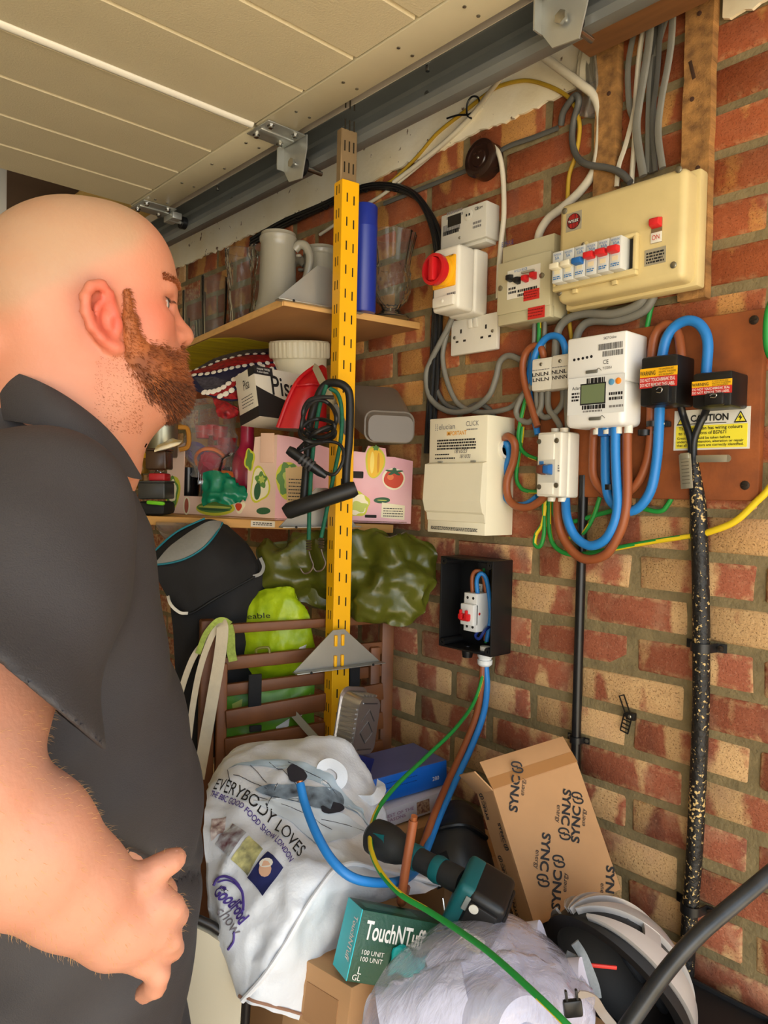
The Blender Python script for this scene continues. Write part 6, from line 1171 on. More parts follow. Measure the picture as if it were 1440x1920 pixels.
for q in ([(-.02, .01), (0, .032), (.02, .01)], [(-.02, -.012), (0, .010), (.02, -.012), (0, -.032), (-.02, -.012)], [(-.022, .044), (.022, .044)], [(-.022, -.044), (.022, -.044)]): g.tube([(x, y, .0005) for x, y in q], .0014, n=6, k=1)
g.obj('embossed_lines', mat('foil_ridge', (120, 120, 122), .3, m=.9), o)
def crate(name, label, cat, C, D, E_, m, bev=.0015, extra=()):
    """Box from its near front bottom corner C, along C->D, E_ = (height, depth back)."""
    x = D-C; M = frame(C, x, Vector((0, 0, 1))); w_ = x.length; h, dp = E_
    e = thing(name, label, cat, M); G().box((w_/2, h/2, -dp/2), (w_, h, dp), bev).obj('body', m, e); return e, w_, h, dp
BB = mat('box_blue_print', (14, 98, 196), .4); 
a = at(694, 1512, 1.44); b = at(838, 1470, 1.54); e, w_, h, dp = crate('blue_box', 'bright blue product box below the foil tray', 'box', a, b, (.050, .12), BB)
G().box((w_/2, h+.0004, -dp/2), (w_*.99, .001, dp*.99)).obj('top_print', mat('box_lilac_top', (92, 100, 150), .35, n=.3, ns=8), e); g = G(); small_print(g, w_*.1, w_*.6, (h*.7, h*.5), .0014, .0004, mat('navy_ink2', (16, 50, 120), .5)); g.obj('small_print', None, e, ang=0); text('280', e, None, WHITEINK, h=.008, x=w_*.80, y=h*.3, z=.0004)
a = at(642, 1440, 1.40); b = at(694, 1452, 1.45); e, w_, h, dp = crate('navy_box', 'dark navy box corner beside the foil tray foot', 'box', a, b, (.030, .10), mat('navy_card', (26, 34, 88), .4))
a = at(700, 1562, 1.43); b = at(848, 1510, 1.53); e, w_, h, dp = crate('white_box', 'white printed carton under the bright blue box', 'box', a, b, (.036, .13), mat('box_pale', (196, 194, 204), .5))
text('BEST OF THE\nSEASONS', e, None, mat('mauve_ink', (140, 90, 130), .5), w=w_*.36, h=h*.42, x=w_*.14, y=h*.3, z=.0004); G().box((w_*.62, h*.5, .0003), (w_*.16, h*.7, .0008)).obj('picture_print', mat('fruit_picture', (90, 34, 34), .5, n=.6, ns=160, c2=(190, 160, 130)), e)
a = at(700, 1630, 1.40); b = at(850, 1575, 1.50); crate('support_box', 'plain brown carton hidden under the blue and white boxes', 'box', a, b, (.048, .15), CARD)
# ------------------------------------------------------------ the pile in front
def crate3(name, label, cat, O, X_, Yd, Dp, m, bev=.0015):
    """Box from the top left corner of its face: X_ along the top, Yd down the left edge, Dp deep."""
    x = X_-O; M = frame(Yd, x, O-Yd); w_ = x.length; h = (O-Yd).length; e = thing(name, label, cat, M)
    if m: G().box((w_/2, h/2, -Dp/2), (w_, h, Dp), bev).obj('body', m, e)
    return e, M, w_, h
# white printed bag
BAGW = mat('white_woven_plastic', (222, 226, 232), .38, n=.06, ns=14, b=.25, bs=220)
net = Net([[(395, 1474, 1.31), (440, 1405, 1.37), (530, 1392, 1.39), (640, 1389, 1.39), (688, 1450, 1.37), (722, 1530, 1.35)],
           [(388, 1492, 1.25), (448, 1455, 1.27), (535, 1446, 1.28), (620, 1462, 1.28), (690, 1515, 1.29), (742, 1578, 1.30)],
           [(384, 1540, 1.19), (460, 1530, 1.19), (540, 1545, 1.18), (622, 1575, 1.18), (702, 1602, 1.20), (790, 1634, 1.24)],
           [(384, 1610, 1.14), (458, 1606, 1.12), (530, 1618, 1.10), (604, 1636, 1.085), (700, 1652, 1.14), (820, 1664, 1.20)],
           [(388, 1690, 1.11), (448, 1690, 1.08), (508, 1700, 1.06), (562, 1705, 1.045), (632, 1695, 1.10), (706, 1690, 1.14)],
           [(400, 1750, 1.09), (440, 1770, 1.06), (480, 1790, 1.045), (520, 1775, 1.03), (592, 1775, 1.07), (645, 1760, 1.11)],
           [(444, 1850, 1.07), (452, 1862, 1.055), (466, 1876, 1.04), (480, 1882, 1.03), (540, 1904, 1.045), (576, 1917, 1.06)]], amp=.0075, freq=12, seed=21, fine=.003)
WB = thing('printed_bag', 'large white printed woven bag lying over the pile beside the person', 'bag', net.base(.5, .5))
q = net.solid(54, 54, .10, BAGW, 'bag_body'); q.parent = WB; q.matrix_local = WB.matrix_world.inverted()@q.matrix_basis
g = G(); g.tube([net.at(*uv_of(net, x, y), .003) for x, y in ((820, 1664), (760, 1650), (700, 1634), (655, 1628), (622, 1638), (600, 1660), (566, 1705), (530, 1765), (496, 1825), (466, 1872))], .0038, n=8); wpart(g, 'seam_piping', mat('seam_white', (232, 234, 238), .4), WB)
g = G(); g.tube([net.at(u, .985, .001) for u in np.linspace(.3, 1, 14)], .0022, n=6, k=1); wpart(g, 'hem_stitching', mat('brown_thread', (150, 112, 90), .7), WB)
PUR = mat('purple_print', (78, 60, 140), .5); DARKP = mat('dark_print', (40, 42, 52), .45); PALEB = mat('pale_blue_print', (186, 204, 216), .4, n=.25, ns=18, c2=(160, 182, 198))
def pp(*P): return [uv_of(net, *p) for p in P]
patch_on(net, pp((430, 1448), (560, 1432), (660, 1500), (700, 1560)), 'blue_print', PALEB, WB, .0014, 14); patch_on(net, pp((475, 1510), (560, 1500), (690, 1560), (600, 1588)), 'grey_print', mat('grey_print', (196, 206, 214), .4), WB, .0018, 12)
g = G()
for a, b in (((470, 1440), (500, 1470)), ((505, 1436), (560, 1480)), ((540, 1436), (640, 1500)), ((440, 1460), (520, 1500)), ((430, 1450), (436, 1480)), ((480, 1500), (620, 1560)), ((560, 1505), (590, 1560)), ((600, 1540), (680, 1560)), ((520, 1475), (500, 1520))):
    p, q = uv_of(net, *a), uv_of(net, *b); g.tube([net.at(p[0]+(q[0]-p[0])*t_, p[1]+(q[1]-p[1])*t_, .0016) for t_ in np.linspace(0, 1, 8)], .0006, n=4, k=1)
wpart(g, 'line_print', DARKP, WB, kind='stuff')
PHOTO = mat('photo_print', (44, 48, 58), .4, n=.95, ns=34, c2=(150, 170, 186))
for nm, P, m in (('black_print', [(537, 1452), (548, 1444), (566, 1446), (576, 1458), (566, 1470), (545, 1470)], DARKP), ('photo_print', [(548, 1474), (590, 1482), (640, 1486), (642, 1512), (606, 1524), (570, 1514), (520, 1502), (480, 1486)], PHOTO), ('black_print', [(600, 1504), (638, 1510), (641, 1522), (628, 1530), (600, 1528)], DARKP)):
    S_ = smoothpath([Vector((*uv_of(net, *p), 0)) for p in P+P[:1]], 4); print_on(net, [(p.x, p.y) for p in S_[:-1]], nm, m, WB, .003+(.001 if m == DARKP else 0))
text_on(net, 'EVERYBODY LOVES', WB, INK, (402, 1484), (560, 1612), 21); text_on(net, 'THE BBC GOOD FOOD SHOW LONDON', WB, PUR, (393, 1494), (545, 1624), 11, bold=.012)
PICS = (((397, 1536), (424, 1530), (420, 1566), (398, 1580), mat('picture_berries', (120, 60, 60), .45, n=.9, ns=90, c2=(232, 224, 220))), ((436, 1544), (463, 1566), (434, 1610), (406, 1586), mat('picture_wine', (206, 214, 220), .45, n=.9, ns=60, c2=(96, 40, 50))), ((468, 1570), (494, 1596), (464, 1642), (436, 1614), mat('picture_cheese', (70, 74, 70), .45, n=.9, ns=50, c2=(226, 220, 150))), ((503, 1600), (534, 1632), (498, 1682), (464, 1646), mat('picture_portrait', (44, 52, 108), .45, n=.4, ns=40)))
for a, b, c, d, m in PICS: patch_on(net, pp(a, b, c, d), 'picture_print', m, WB, .0016, 6)
for (px, py, rx, ry, m) in ((500, 1634, 12, 14, mat('print_skin', (214, 170, 140), .5)), (502, 1624, 13, 8, mat('print_pale_hair', (226, 220, 206), .5))): print_on(net, pp(*[(px+rx*math.cos(t_), py+ry*math.sin(t_)) for t_ in np.linspace(0, 6.28, 13)[:-1]]), 'portrait_print', m, WB, .003+(.0006 if m.name != 'print_skin' else 0))
text_on(net, 'GoodFood', WB, PUR, (403, 1676), (454, 1734), 26, bold=.03); text_on(net, 'show', WB, mat('grey_show_ink', (128, 122, 130), .5), (412, 1712), (446, 1754), 20); text_on(net, 'BBC', WB, DARKP, (416, 1666), (428, 1676), 7)
g = G(); P = [(404, 1660), (412, 1648), (426, 1644), (442, 1652), (454, 1672), (459, 1700), (456, 1712)]; g.tube([net.at(*uv_of(net, *p), .0015) for p in P], .0020, n=5); g.tube([net.at(*uv_of(net, x+2, y+7), .0015) for x, y in P[1:-1]], .0012, n=5)
P = [(446, 1745), (444, 1762), (436, 1776)]; g.tube([net.at(*uv_of(net, *p), .0015) for p in P], .0018, n=5); wpart(g, 'logo_arc', PUR, WB, kind='stuff')
ribbon(WB, [(600, 1455, 1.285), (606, 1436, 1.29), (622, 1432, 1.29), (640, 1446, 1.285), (640, 1466, 1.28), (622, 1476, 1.275), (606, 1468, 1.28)], .018, BAGW, 'handle'); ribbon(WB, [(668, 1500, 1.30), (700, 1500, 1.29), (715, 1480, 1.31), (706, 1470, 1.33)], .018, BAGW, 'handle')
# workbench and the cartons everything rests on
o = thing('workbench', 'low timber workbench buried under the pile by the bricks', 'bench', (.88, .70, 0))
WBM = mat('bench_timber', (140, 108, 72), .7, n=.3, ns=6, stretch=(6, 1, 6)); G().box((0, 0, .44), (.72, .84, .03), .003).obj('top', WBM, o)
for sx in (-.32, .32):
    for sy in (-.38, .38): G().box((sx, sy, .2125), (.05, .05, .425), .003).obj('leg', WBM, o)
def block(name, label, x0, x1, y0, y1, z0, z1, m=CARD):
    e = thing(name, label, 'box', ((x0+x1)/2, (y0+y1)/2, z0)); G().box((0, 0, (z1-z0)/2), (x1-x0, y1-y0, z1-z0), .002).obj('body', m, e); return e
e = block('cardboard_box', 'large plain carton under the white printed bag', .70, .95, .90, 1.11, .456, .70); e = block('cardboard_box', 'plain carton at the wall under the tool case', 1.0, 1.22, .92, 1.11, .456, .74)
block('cardboard_box', 'low plain carton under the clear bag of white rolls', .62, .93, .40, .74, .456, .715)
CRT = mat('black_crate', (26, 26, 28), .6, n=.2)
e = thing('plastic_crate', 'black plastic crate under the leaning brown carton and helmet', 'crate', (1.10, .66, .456)); 
for c, d in (((0, 0, .006), (.28, .46, .012)), ((-.137, 0, .09), (.006, .46, .18)), ((.137, 0, .09), (.006, .46, .18)), ((0, -.227, .09), (.28, .006, .18)), ((0, .227, .09), (.28, .006, .18)), ((0, 0, .17), (.27, .44, .006))): G().box(c, d, .002).obj('panel', CRT, e)
# nitrile glove box and its carton
O = at(704, 1713, 1.015); X_ = at(858, 1742, 1.05); Yd = at(650, 1840, .985)
GREEN = mat('dark_green_card', (24, 76, 54), .4, b=.3, bs=160); TEALC = mat('teal_card', (40, 196, 206), .4); 
o, M, w_, h = crate3('glove_box', 'green and teal box of disposable gloves on a carton', 'box', O, X_, Yd, .062, None); w_ = .165
G().box((w_/2, h/2, -.031), (w_, h, .062), .0015).obj('body', GREEN, o)
G().box((-.0004, h/2, -.031), (.0012, h*.995, .061)).obj('end_print', TEALC, o)
text('TouchNTuff', o, None, WHITEINK, w=.088, h=.024, x=.010, y=h*.60, z=.0004, bold=.02); text('100 UNIT\n100 UNIT', o, None, WHITEINK, h=.014, x=.012, y=h*.30, z=.0004); text('L', o, None, WHITEINK, h=.009, x=.012, y=h*.12, z=.0004); text('GL', o, None, WHITEINK, h=.007, x=.006, y=h*.03, z=.0004)
text('TouchNTuff', o, Matrix(((0, 0, -1, -.0012), (0, 1, 0, 0), (1, 0, 0, -.062), (0, 0, 0, 1))), WHITEINK, w=h*.62, h=.016, x=.040, y=h*.86, z=0, rot=-math.pi/2, bold=.02)
g = G(); small_print(g, -h*.8, -h*.3, (.03, .034), .0012, 0, WHITEINK); 
G().lathe([(.012, 0), (.012, .0004), (.0108, .0004), (.0108, 0)], 24).obj('round_mark', WHITEINK, o, Matrix.Translation((.122, h*.60, 0)))
n2 = G(); n2.grid(lambda u, v: (.054+.052*u, h*.16+.035*v+.006*math.sin(u*6), .003+.012*math.sin(math.pi*u)*math.sin(math.pi*v)+.002*math.sin(u*19+v*13)), 16, 12)
n2.obj('glove', mat('teal_nitrile', (20, 176, 178), .4, b=.4, bs=90), o, ang=1.2, solid=.001); G().box((.05, h*.995, -.03), (.08, .001, .03), .0).obj('top_print', mat('green_leaf_print', (70, 140, 120), .4, n=.5, ns=40, c2=(30, 84, 62)), o)
a = at(660, 1852, 1.00); e = thing('cardboard_box', 'brown carton directly under the green glove box', 'box', frame(a, at(760, 1800, 1.09)-a, Vector((0, 0, 1)))); G().box((.085, -.10, -.06), (.17, .20, .12), .002).obj('body', CARD, e); G().box((-.0006, -.05, -.05), (.0012, .05, .06), .0).obj('torn_patch', CARDIN, e)
# power tool
TB = mat('dark_rubber_tool', (34, 36, 37), .55, n=.2, ns=60); TEALP = mat('makers_teal', (10, 88, 92), .45)
A_ = at(726, 1580, 1.13); B_ = at(856, 1648, 1.05); ax = (B_-A_); L_ = ax.length; M = frame(A_, ax, UP)
o = thing('power_tool', 'black and teal cordless power tool with a fat battery', 'power tool', M)
RX = Matrix.Rotation(math.pi/2, 4, 'Y')
G().lathe([(0, -.036), (.016, -.035), (.026, -.026), (.028, -.01), (.027, .008), (.022, .026), (.0175, .036), (.0165, .05), (.0165, L_*.75), (.018, L_*.9), (.018, L_+.01), (0, L_+.01)], 28, M=RX).obj('body', TB, o)
G().prism([(-.012, .012), (.006, .016), (.012, .004), (.002, -.008), (-.016, -.004)], .004, z0=.0215, M=Matrix.Rotation(-.25, 4, 'X')).obj('teal_flash', TEALP, o)
G().lathe([(.0182, L_*.70), (.0195, L_*.76), (.0182, L_*.82)], 24, M=RX).obj('teal_band', TEALP, o)
G().lathe([(.0178, .045), (.0185, .052), (.0178, .06)], 24, M=RX).obj('teal_band', TEALP, o)
Mb = Matrix.Translation((L_+.004, -.006, .004))@Matrix.Rotation(-.35, 4, 'Z')@Matrix.Rotation(.35, 4, 'Y')@Matrix.Scale(1.2, 4)
bt = bpy.data.objects.new('battery', None); COL.objects.link(bt); bt.parent = o; bt.matrix_local = Mb; bt.empty_display_size = .01
G().box((.012, -.004, 0), (.024, .066, .062), .007, seg=3).obj('battery_mount', TEALP, bt); G().box((.036, -.006, 0), (.046, .070, .064), .008, seg=3).box((.036, -.006, .033), (.034, .05, .006), .002).box((.06, -.006, 0), (.006, .05, .05), .003).obj('battery_case', BLACK, bt)
G().box((.040, -.024, .0365), (.026, .020, .0008), .0).obj('rating_label', WHITE, bt); g = G(); small_print(g, .029, .051, (-.031, -.028, -.025, -.022), .0012, .0372, INK); g.obj('small_print', None, bt, ang=0)
G().box((.016, .012, .0325), (.006, .018, .002), .0008).obj('charge_gauge', mat('gauge_grey', (130, 134, 130), .4), bt); G().lathe([(.0055, 0), (.0055, .0012), (0, .0014)], 16).obj('gauge_button', WHITE, bt, Matrix.Translation((.026, .014, .036)))
g = G(); g.tube([(L_*.9, -.03, .01), (L_+.0, -.055, .012), (L_+.03, -.066, .01), (L_+.05, -.05, .008), (L_+.03, -.044, .008)], .0013, n=6); g.obj('belt_hook', STEEL, o)
# black tool case behind
net = Net([[(795, 1560, 1.42), (822, 1520, 1.44), (868, 1508, 1.44), (905, 1530, 1.44)], [(790, 1590, 1.36), (828, 1555, 1.36), (876, 1550, 1.36), (914, 1580, 1.40)], [(800, 1625, 1.32), (834, 1605, 1.31), (880, 1610, 1.31), (930, 1640, 1.36)], [(820, 1668, 1.30), (850, 1660, 1.29), (890, 1690, 1.29), (945, 1715, 1.33)]], amp=.002, freq=14, seed=4)
o = thing('tool_case', 'rounded black tool case behind the power tool', 'case', net.base(.5, .5)); q = net.solid(24, 22, .08, mat('scuffed_black', (40, 42, 44), .5, n=.3, ns=20), 'case_body'); q.parent = o; q.matrix_local = o.matrix_world.inverted()@q.matrix_basis
print_on(net, pp2 := [uv_of(net, *p) for p in ((806, 1612), (838, 1596), (848, 1625), (826, 1646))], 'dark_opening', MATBLACK, o, .003); print_on(net, [uv_of(net, *p) for p in ((816, 1616), (834, 1606), (842, 1622), (828, 1638))], 'blue_cloth', mat('navy_cloth', (22, 34, 84), .7), o, .005)
wpart(G().tube([net.at(u, .30+.05*math.sin(3*u), .003) for u in np.linspace(.05, .95, 12)], .005, n=8, k=1), 'carry_handle', BLACK, o)
# leaning brown carton
O = at(908, 1487, 1.26); X_ = at(1068, 1434, 1.335); Yd = at(1003, 1738, 1.20)
o, M, w_, h = crate3('delivery_carton', 'open brown carton with black repeated logos leaning on the bricks', 'box', O, X_, Yd, .075, None)
dp = .062; th = .003
for nm, c, d in (('front_panel', (w_/2, h/2, -th/2), (w_, h, th)), ('back_panel', (w_/2, h/2, -dp+th/2), (w_, h, th)), ('side_panel', (th/2, h/2, -dp/2), (th, h, dp-2*th)), ('side_panel', (w_-th/2, h/2, -dp/2), (th, h, dp-2*th)), ('base_panel', (w_/2, th/2, -dp/2), (w_, th, dp-2*th))): G().box(c, d, .0006, seg=1).obj(nm, CARD, o)
G().box((w_/2, .026, 0), (w_, .052, .0026), .0006).obj('front_flap', CARD, o, Matrix.Translation((0, h-.001, 0))@Matrix.Rotation(-.35, 4, 'X')); G().box((w_/2, .011, .0014), (w_, .02, .0006)).obj('parcel_tape', mat('brown_tape', (166, 118, 70), .4), o, Matrix.Translation((0, h-.001, 0))@Matrix.Rotation(-.35, 4, 'X'))
G().box((0, .022, -dp/2), (.0026, .044, dp), .0006).obj('side_flap', CARD, o, Matrix.Translation((0, h-.001, 0))@Matrix.Rotation(.55, 4, 'Z'))
def hooks(par, Mx, s):   # the printed emblem: two interlocked hooks
    g = G(); 
    for k in (0, 1):
        P = [(.25, .9), (.05, .75), (.0, .45), (.08, .12), (.28, .0), (.42, .12), (.44, .38), (.36, .55)]
        P = [(x*s, y*s) if k == 0 else ((.78-x)*s, (1.0-y)*s) for x, y in P]; g.prism(offset_strip([tuple(p[:2]) for p in smoothpath([Vector((x, y, 0)) for x, y in P], 4)], s*.11), .0003)
    return g.obj('logo_hooks', INK, par, Mx)
def logo(par, F_, x, y, rot, s):
    Mx = F_@Matrix.Translation((x, y, .0006))@Matrix.Rotation(rot, 4, 'Z'); text('SYNC', par, Mx, INK, w=s*1.45, h=s*.42, bold=.03); hooks(par, Mx@Matrix.Translation((s*1.55, -s*.12, 0)), s*.62); text('energy', par, Mx@Matrix.Translation((s*.72, -s*.30, 0)), INK, w=s*.7, h=s*.2)
I4 = Matrix.Identity(4); up_ = math.radians(63)
for px, py, dr in ((975, 1520, 0), (1013, 1558, 0)): pass
for (px, py, fl) in ((970, 1524, 0), (1055, 1478, 1), (1016, 1560, 1), (1086, 1582, 0), (1050, 1708, 0), (1136, 1622, 1)):
    c = loc(M, px, py, 0); 
    if fl: logo(o, I4, c.x, c.y, up_+math.pi, .041) 
    else: logo(o, I4, c.x, c.y, up_, .041)
Fs = Matrix(((0, 0, -1, -.0002), (0, 1, 0, 0), (1, 0, 0, -dp), (0, 0, 0, 1)))
for y, fl in ((h*.78, 0), (h*.52, 1), (h*.30, 0), (h*.06, 0)): logo(o, Fs, dp*(.32 if fl == 0 else .72), y+(.05 if fl else 0), math.pi/2 if not fl else -math.pi/2, .022)
# clear bag of white rolls
ROLL = mat('white_paper_roll', (212, 213, 234), .7)
for i, (px, py, d, r, L_, rot, lab) in enumerate(((1052, 1862, .95, .040, .07, .5, 'white roll facing right at the bag mouth'), (945, 1915, .90, .042, .10, -.3, 'white roll at the bottom middle of the clear bag'), (880, 1800, 1.00, .045, .12, 1.0, 'white roll at the top of the clear bag'), (800, 1880, .96, .045, .12, .8, 'white roll at the left of the clear bag'), (960, 1800, 1.02, .045, .10, .6, 'white roll below the brown carton'))):
    c = at(px, py, d+.055); e = thing('paper_roll', lab, 'roll', Matrix.Translation(c)@Matrix.Rotation(rot, 4, 'Z')@Matrix.Rotation(math.pi/2-.3, 4, 'X'), 'white rolls in the clear bag'); G().lathe([(.014, -L_/2), (r, -L_/2), (r, L_/2), (.014, L_/2), (.014, -L_/2)], 36).obj('paper', ROLL, e)
net = Net([[(800, 1760, 1.06), (850, 1726, 1.07), (930, 1714, 1.07), (1000, 1745, 1.06), (1060, 1790, 1.05)], [(745, 1800, .99), (840, 1775, .955), (930, 1760, .955), (1010, 1785, .96), (1092, 1832, .99)], [(705, 1850, .94), (820, 1835, .895), (920, 1825, .88), (1020, 1840, .90), (1112, 1872, .95)], [(682, 1910, .91), (800, 1900, .86), (910, 1890, .84), (1010, 1895, .86), (1105, 1910, .92)], [(670, 2000, .90), (790, 2000, .85), (910, 2000, .83), (1010, 2000, .85), (1095, 1990, .90)]], amp=.006, freq=10, seed=31, fine=.003)
BF = film('clear_bag_sheet', (206, 208, 230), .12, 16., (1, 2.5, 1)); o = tag(net.solid(60, 50, .06, BF, 'roll_bag'), 'glossy clear plastic bag full of white rolls in front', 'bag')
# helmet
HC = at(1155, 1848, 1.10); HZ = (RT*.62+FW*.60+UP*.50).normalized(); HXv = (RT*.50-UP*.84+FW*.05); HXv = (HXv-HZ*HXv.dot(HZ)).normalized(); HYv = HZ.cross(HXv)
Mh = Matrix(((HXv.x, HYv.x, HZ.x, HC.x), (HXv.y, HYv.y, HZ.y, HC.y), (HXv.z, HYv.z, HZ.z, HC.z), (0, 0, 0, 1)))
o = thing('bike_helmet', 'silver and black bicycle helmet lying on its side by the bricks', 'helmet', Mh)
HA, HB, HD = .135, .098, .105
def dome(t, s_, k=1.): a = (t-.5)*math.pi; b = s_*math.pi/2; return (k*HA*math.sin(a), k*HB*math.cos(a)*math.sin(b)*1.0, k*HD*math.cos(a)*math.cos(b)*.99)
SHB = mat('helmet_black', (24, 24, 26), .55, n=.2, ns=100); SILV = mat('helmet_silver', (196, 192, 190), .28, m=.35)
g = G(); nu, nv = 40, 28
def skin(k0, k1, t0, t1, s0, s1, nu, nv, m, nm):
    g = G(); v = []; f = []
    for k in (k1, k0): v += [dome(t0+(t1-t0)*i/nu, (s0(i/nu)+(s1(i/nu)-s0(i/nu))*j/nv), k) for j in range(nv+1) for i in range(nu+1)]
    N = (nu+1)*(nv+1); w1 = nu+1
    for j in range(nv):
        for i in range(nu): q = j*w1+i; f += [(q, q+1, q+1+w1, q+w1), (N+q, N+q+w1, N+q+1+w1, N+q+1)]
    for i in range(nu): f += [(i, N+i, N+i+1, i+1), (nv*w1+i, nv*w1+i+1, N+nv*w1+i+1, N+nv*w1+i)]
    for j in range(nv): f += [(j*w1, (j+1)*w1, N+(j+1)*w1, N+j*w1), (j*w1+nu, N+j*w1+nu, N+(j+1)*w1+nu, (j+1)*w1+nu)]
    g.add(v, f); return g.obj(nm, m, o, ang=.7)
skin(.86, .95, .0, 1., lambda t: -1., lambda t: 1., 40, 30, SHB, 'shell')
for c, hw, t0, t1, m in ((-.80, .075, .10, .92, SILV), (-.46, .07, .05, .95, SILV), (-.12, .055, .03, .6, SILV), (.14, .055, .03, .97, SILV), (.46, .07, .05, .95, SILV), (.80, .075, .10, .92, SILV)):
    skin(.95, 1.03, t0, t1, lambda t, c=c, hw=hw: c-hw*(.5+math.sin(math.pi*t)*.9)*1.0, lambda t, c=c, hw=hw: c+hw*(.5+math.sin(math.pi*t)*.9), 30, 4, m, 'rib')
for t_, a, b in ((.36, -.8, -.46), (.62, -.46, -.12), (.36, -.12, .14), (.62, .14, .46), (.36, .46, .8), (.7, -.8, -.46)): skin(.95, 1.02, t_-.03, t_+.04, lambda t, a=a: a, lambda t, b=b: b, 4, 6, SILV, 'bridge')
skin(.84, 1.0, .0, 1., lambda t: .93, lambda t: 1.02, 40, 3, SHB, 'rim'); skin(.84, 1.0, .0, 1., lambda t: -1.02, lambda t: -.93, 40, 3, SHB, 'rim')
PAD = mat('grey_helmet_pad', (58, 62, 68), .9, n=.2, ns=80)
for t_, s_ in ((.3, -.5), (.5, -.2), (.65, .3), (.35, .4), (.8, 0)): G().box(dome(t_, s_, .80), (.05, .018, .018), .006, R=Matrix.Rotation(s_, 4, 'X')).obj('pad', PAD, o)
WEB = mat('grey_helmet_strap', (138, 144, 148), .8, n=.15, ns=300)
ribbon(o, [(1078, 1768, 1.03), (1092, 1790, 1.02), (1106, 1822, 1.015), (1116, 1850, 1.015), (1120, 1872, 1.01)], .012, WEB); ribbon(o, [(1062, 1790, 1.03), (1084, 1802, 1.025), (1104, 1826, 1.02)], .010, WEB); ribbon(o, [(1082, 1866, .91), (1100, 1868, .93), (1116, 1878, .96), (1130, 1900, .99), (1150, 1925, .99)], .012, mat('beige_strap', (160, 150, 140), .8))
wpart(G().box((0, 0, 0), (.022, .020, .008), .003, M=frame(at(1074, 1890, .86), RT*.9+UP*.1, UP)).box((-.006, .014, 0), (.003, .014, .005), .001, M=frame(at(1074, 1890, .86), RT*.9+UP*.1, UP)).box((.006, .014, 0), (.003, .014, .005), .001, M=frame(at(1074, 1890, .86), RT*.9+UP*.1, UP)), 'buckle', BLACK, o)
wpart(G().box((0, 0, 0), (.036, .005, .003), .001, M=frame(at(1132, 1812, 1.02), RT-UP*.1, UP)), 'red_sticker', REDINK, o)
# cables from the open enclosure to the pile
def run(name, label, P, r, m): return cable(name, label, [at(*p) for p in P], r, m, 'cable')
zE = on(909, 1262, .034); dE = (zE-EYE).dot(FW)
run('earth_cable', 'long striped earth cable sweeping from the enclosure across the pile', [(905, 1250, dE), (903, 1275, dE-.01), (886, 1322, dE-.04), (850, 1370, dE-.12), (800, 1418, dE-.20), (742, 1474, 1.28), (706, 1522, 1.20), (694, 1572, 1.12), (706, 1622, 1.06), (745, 1672, 1.0), (800, 1706, .96), (850, 1738, .92), (915, 1784, .86), (985, 1846, .80), (1058, 1916, .75), (1110, 1975, .73), (1150, 2060, .73), (1165, 2180, .75), (1170, 2330, .78)], .0039, EARTH)
run('tail_cable', 'brown cut tail hanging from the enclosure with its end standing up', [(905, 1250, dE), (902, 1290, dE-.01), (893, 1340, dE-.04), (872, 1396, dE-.08), (842, 1462, dE-.14), (815, 1525, 1.36), (792, 1590, 1.30), (770, 1640, 1.22), (757, 1680, 1.13), (752, 1690, 1.09), (756, 1660, 1.075), (764, 1606, 1.07), (771, 1565, 1.07), (775, 1538, 1.07)], .0068, CBROWN)
run('tail_cable', 'blue cut tail hanging from the enclosure and curling over the white bag', [(911, 1250, dE), (913, 1290, dE-.01), (906, 1340, dE-.04), (884, 1400, dE-.08), (852, 1468, dE-.14), (824, 1530, 1.37), (805, 1580, 1.31), (785, 1625, 1.22), (755, 1650, 1.12), (710, 1655, 1.06), (660, 1645, 1.04), (622, 1612, 1.05), (593, 1562, 1.08), (572, 1508, 1.12), (563, 1470, 1.14)], .0068, CBLUE)
for px, py, d, px2, py2, d2, lab in ((775, 1540, 1.07, 777, 1530, 1.068, 'bare copper end of the brown tail'), (563, 1471, 1.14, 562, 1464, 1.141, 'bare copper end of the blue tail')):
    a = at(px, py, d); b = at(px2, py2, d2); tag(G().tube([a, b], .0048, n=12, k=1).obj('copper_end', COPPER), lab, 'copper core')
run('black_cable', 'thick black cable crossing the bottom right corner in front', [(1900, 1330, .95), (1660, 1470, .88), (1520, 1575, .84), (1440, 1642, .82), (1380, 1692, .81), (1310, 1752, .80), (1250, 1820, .80), (1200, 1890, .80), (1160, 1950, .80), (1120, 2030, .81), (1085, 2160, .83), (1070, 2330, .86), (1080, 2500, .88)], .0090, mat('sheen_cable', (22, 23, 25), .3, n=.5, ns=8, stretch=(3, 3, 3), c2=(52, 54, 58)))  # greyish sheen mixed into the black sheath colour as mottling
# folding chair back at the lower left
CREAMP = mat('cream_vinyl', (206, 196, 172), .45); TUBE = mat('dark_chair_tube', (44, 40, 38), .35, m=.3)
Mf = frame(at(308, 1962, 1.07), at(440, 1960, 1.08)-at(308, 1962, 1.07), UP)
o = thing('folding_chair', 'cream padded folding chair back between the person and the bag', 'chair', Mf)
P = rr_(.226, .375, .11, 10); g = G(); g.prism([(x*.94, y*.96) for x, y in P], .018, z0=-.009); g.obj('back_pad', CREAMP, o, ang=.9); g = G(); Q = [(x, y, 0) for x, y in P]; g.tube(Q+[Q[0]], .0065, n=10, k=1); g.obj('frame', TUBE, o)
for sx in (-.095, .095): G().tube([(sx, -.10, -.004), (sx, -.4, -.02), (sx*1.1, -.80, .04)], .008, n=10).obj('leg', TUBE, o)
for sx in (-.085, .085): G().tube([(sx, -.12, -.01), (sx, -.34, -.10), (sx, -.78, -.26)], .008, n=10).obj('leg', TUBE, o)
G().box((0, -.34, -.10), (.20, .018, .2), .006).obj('seat', CREAMP, o)
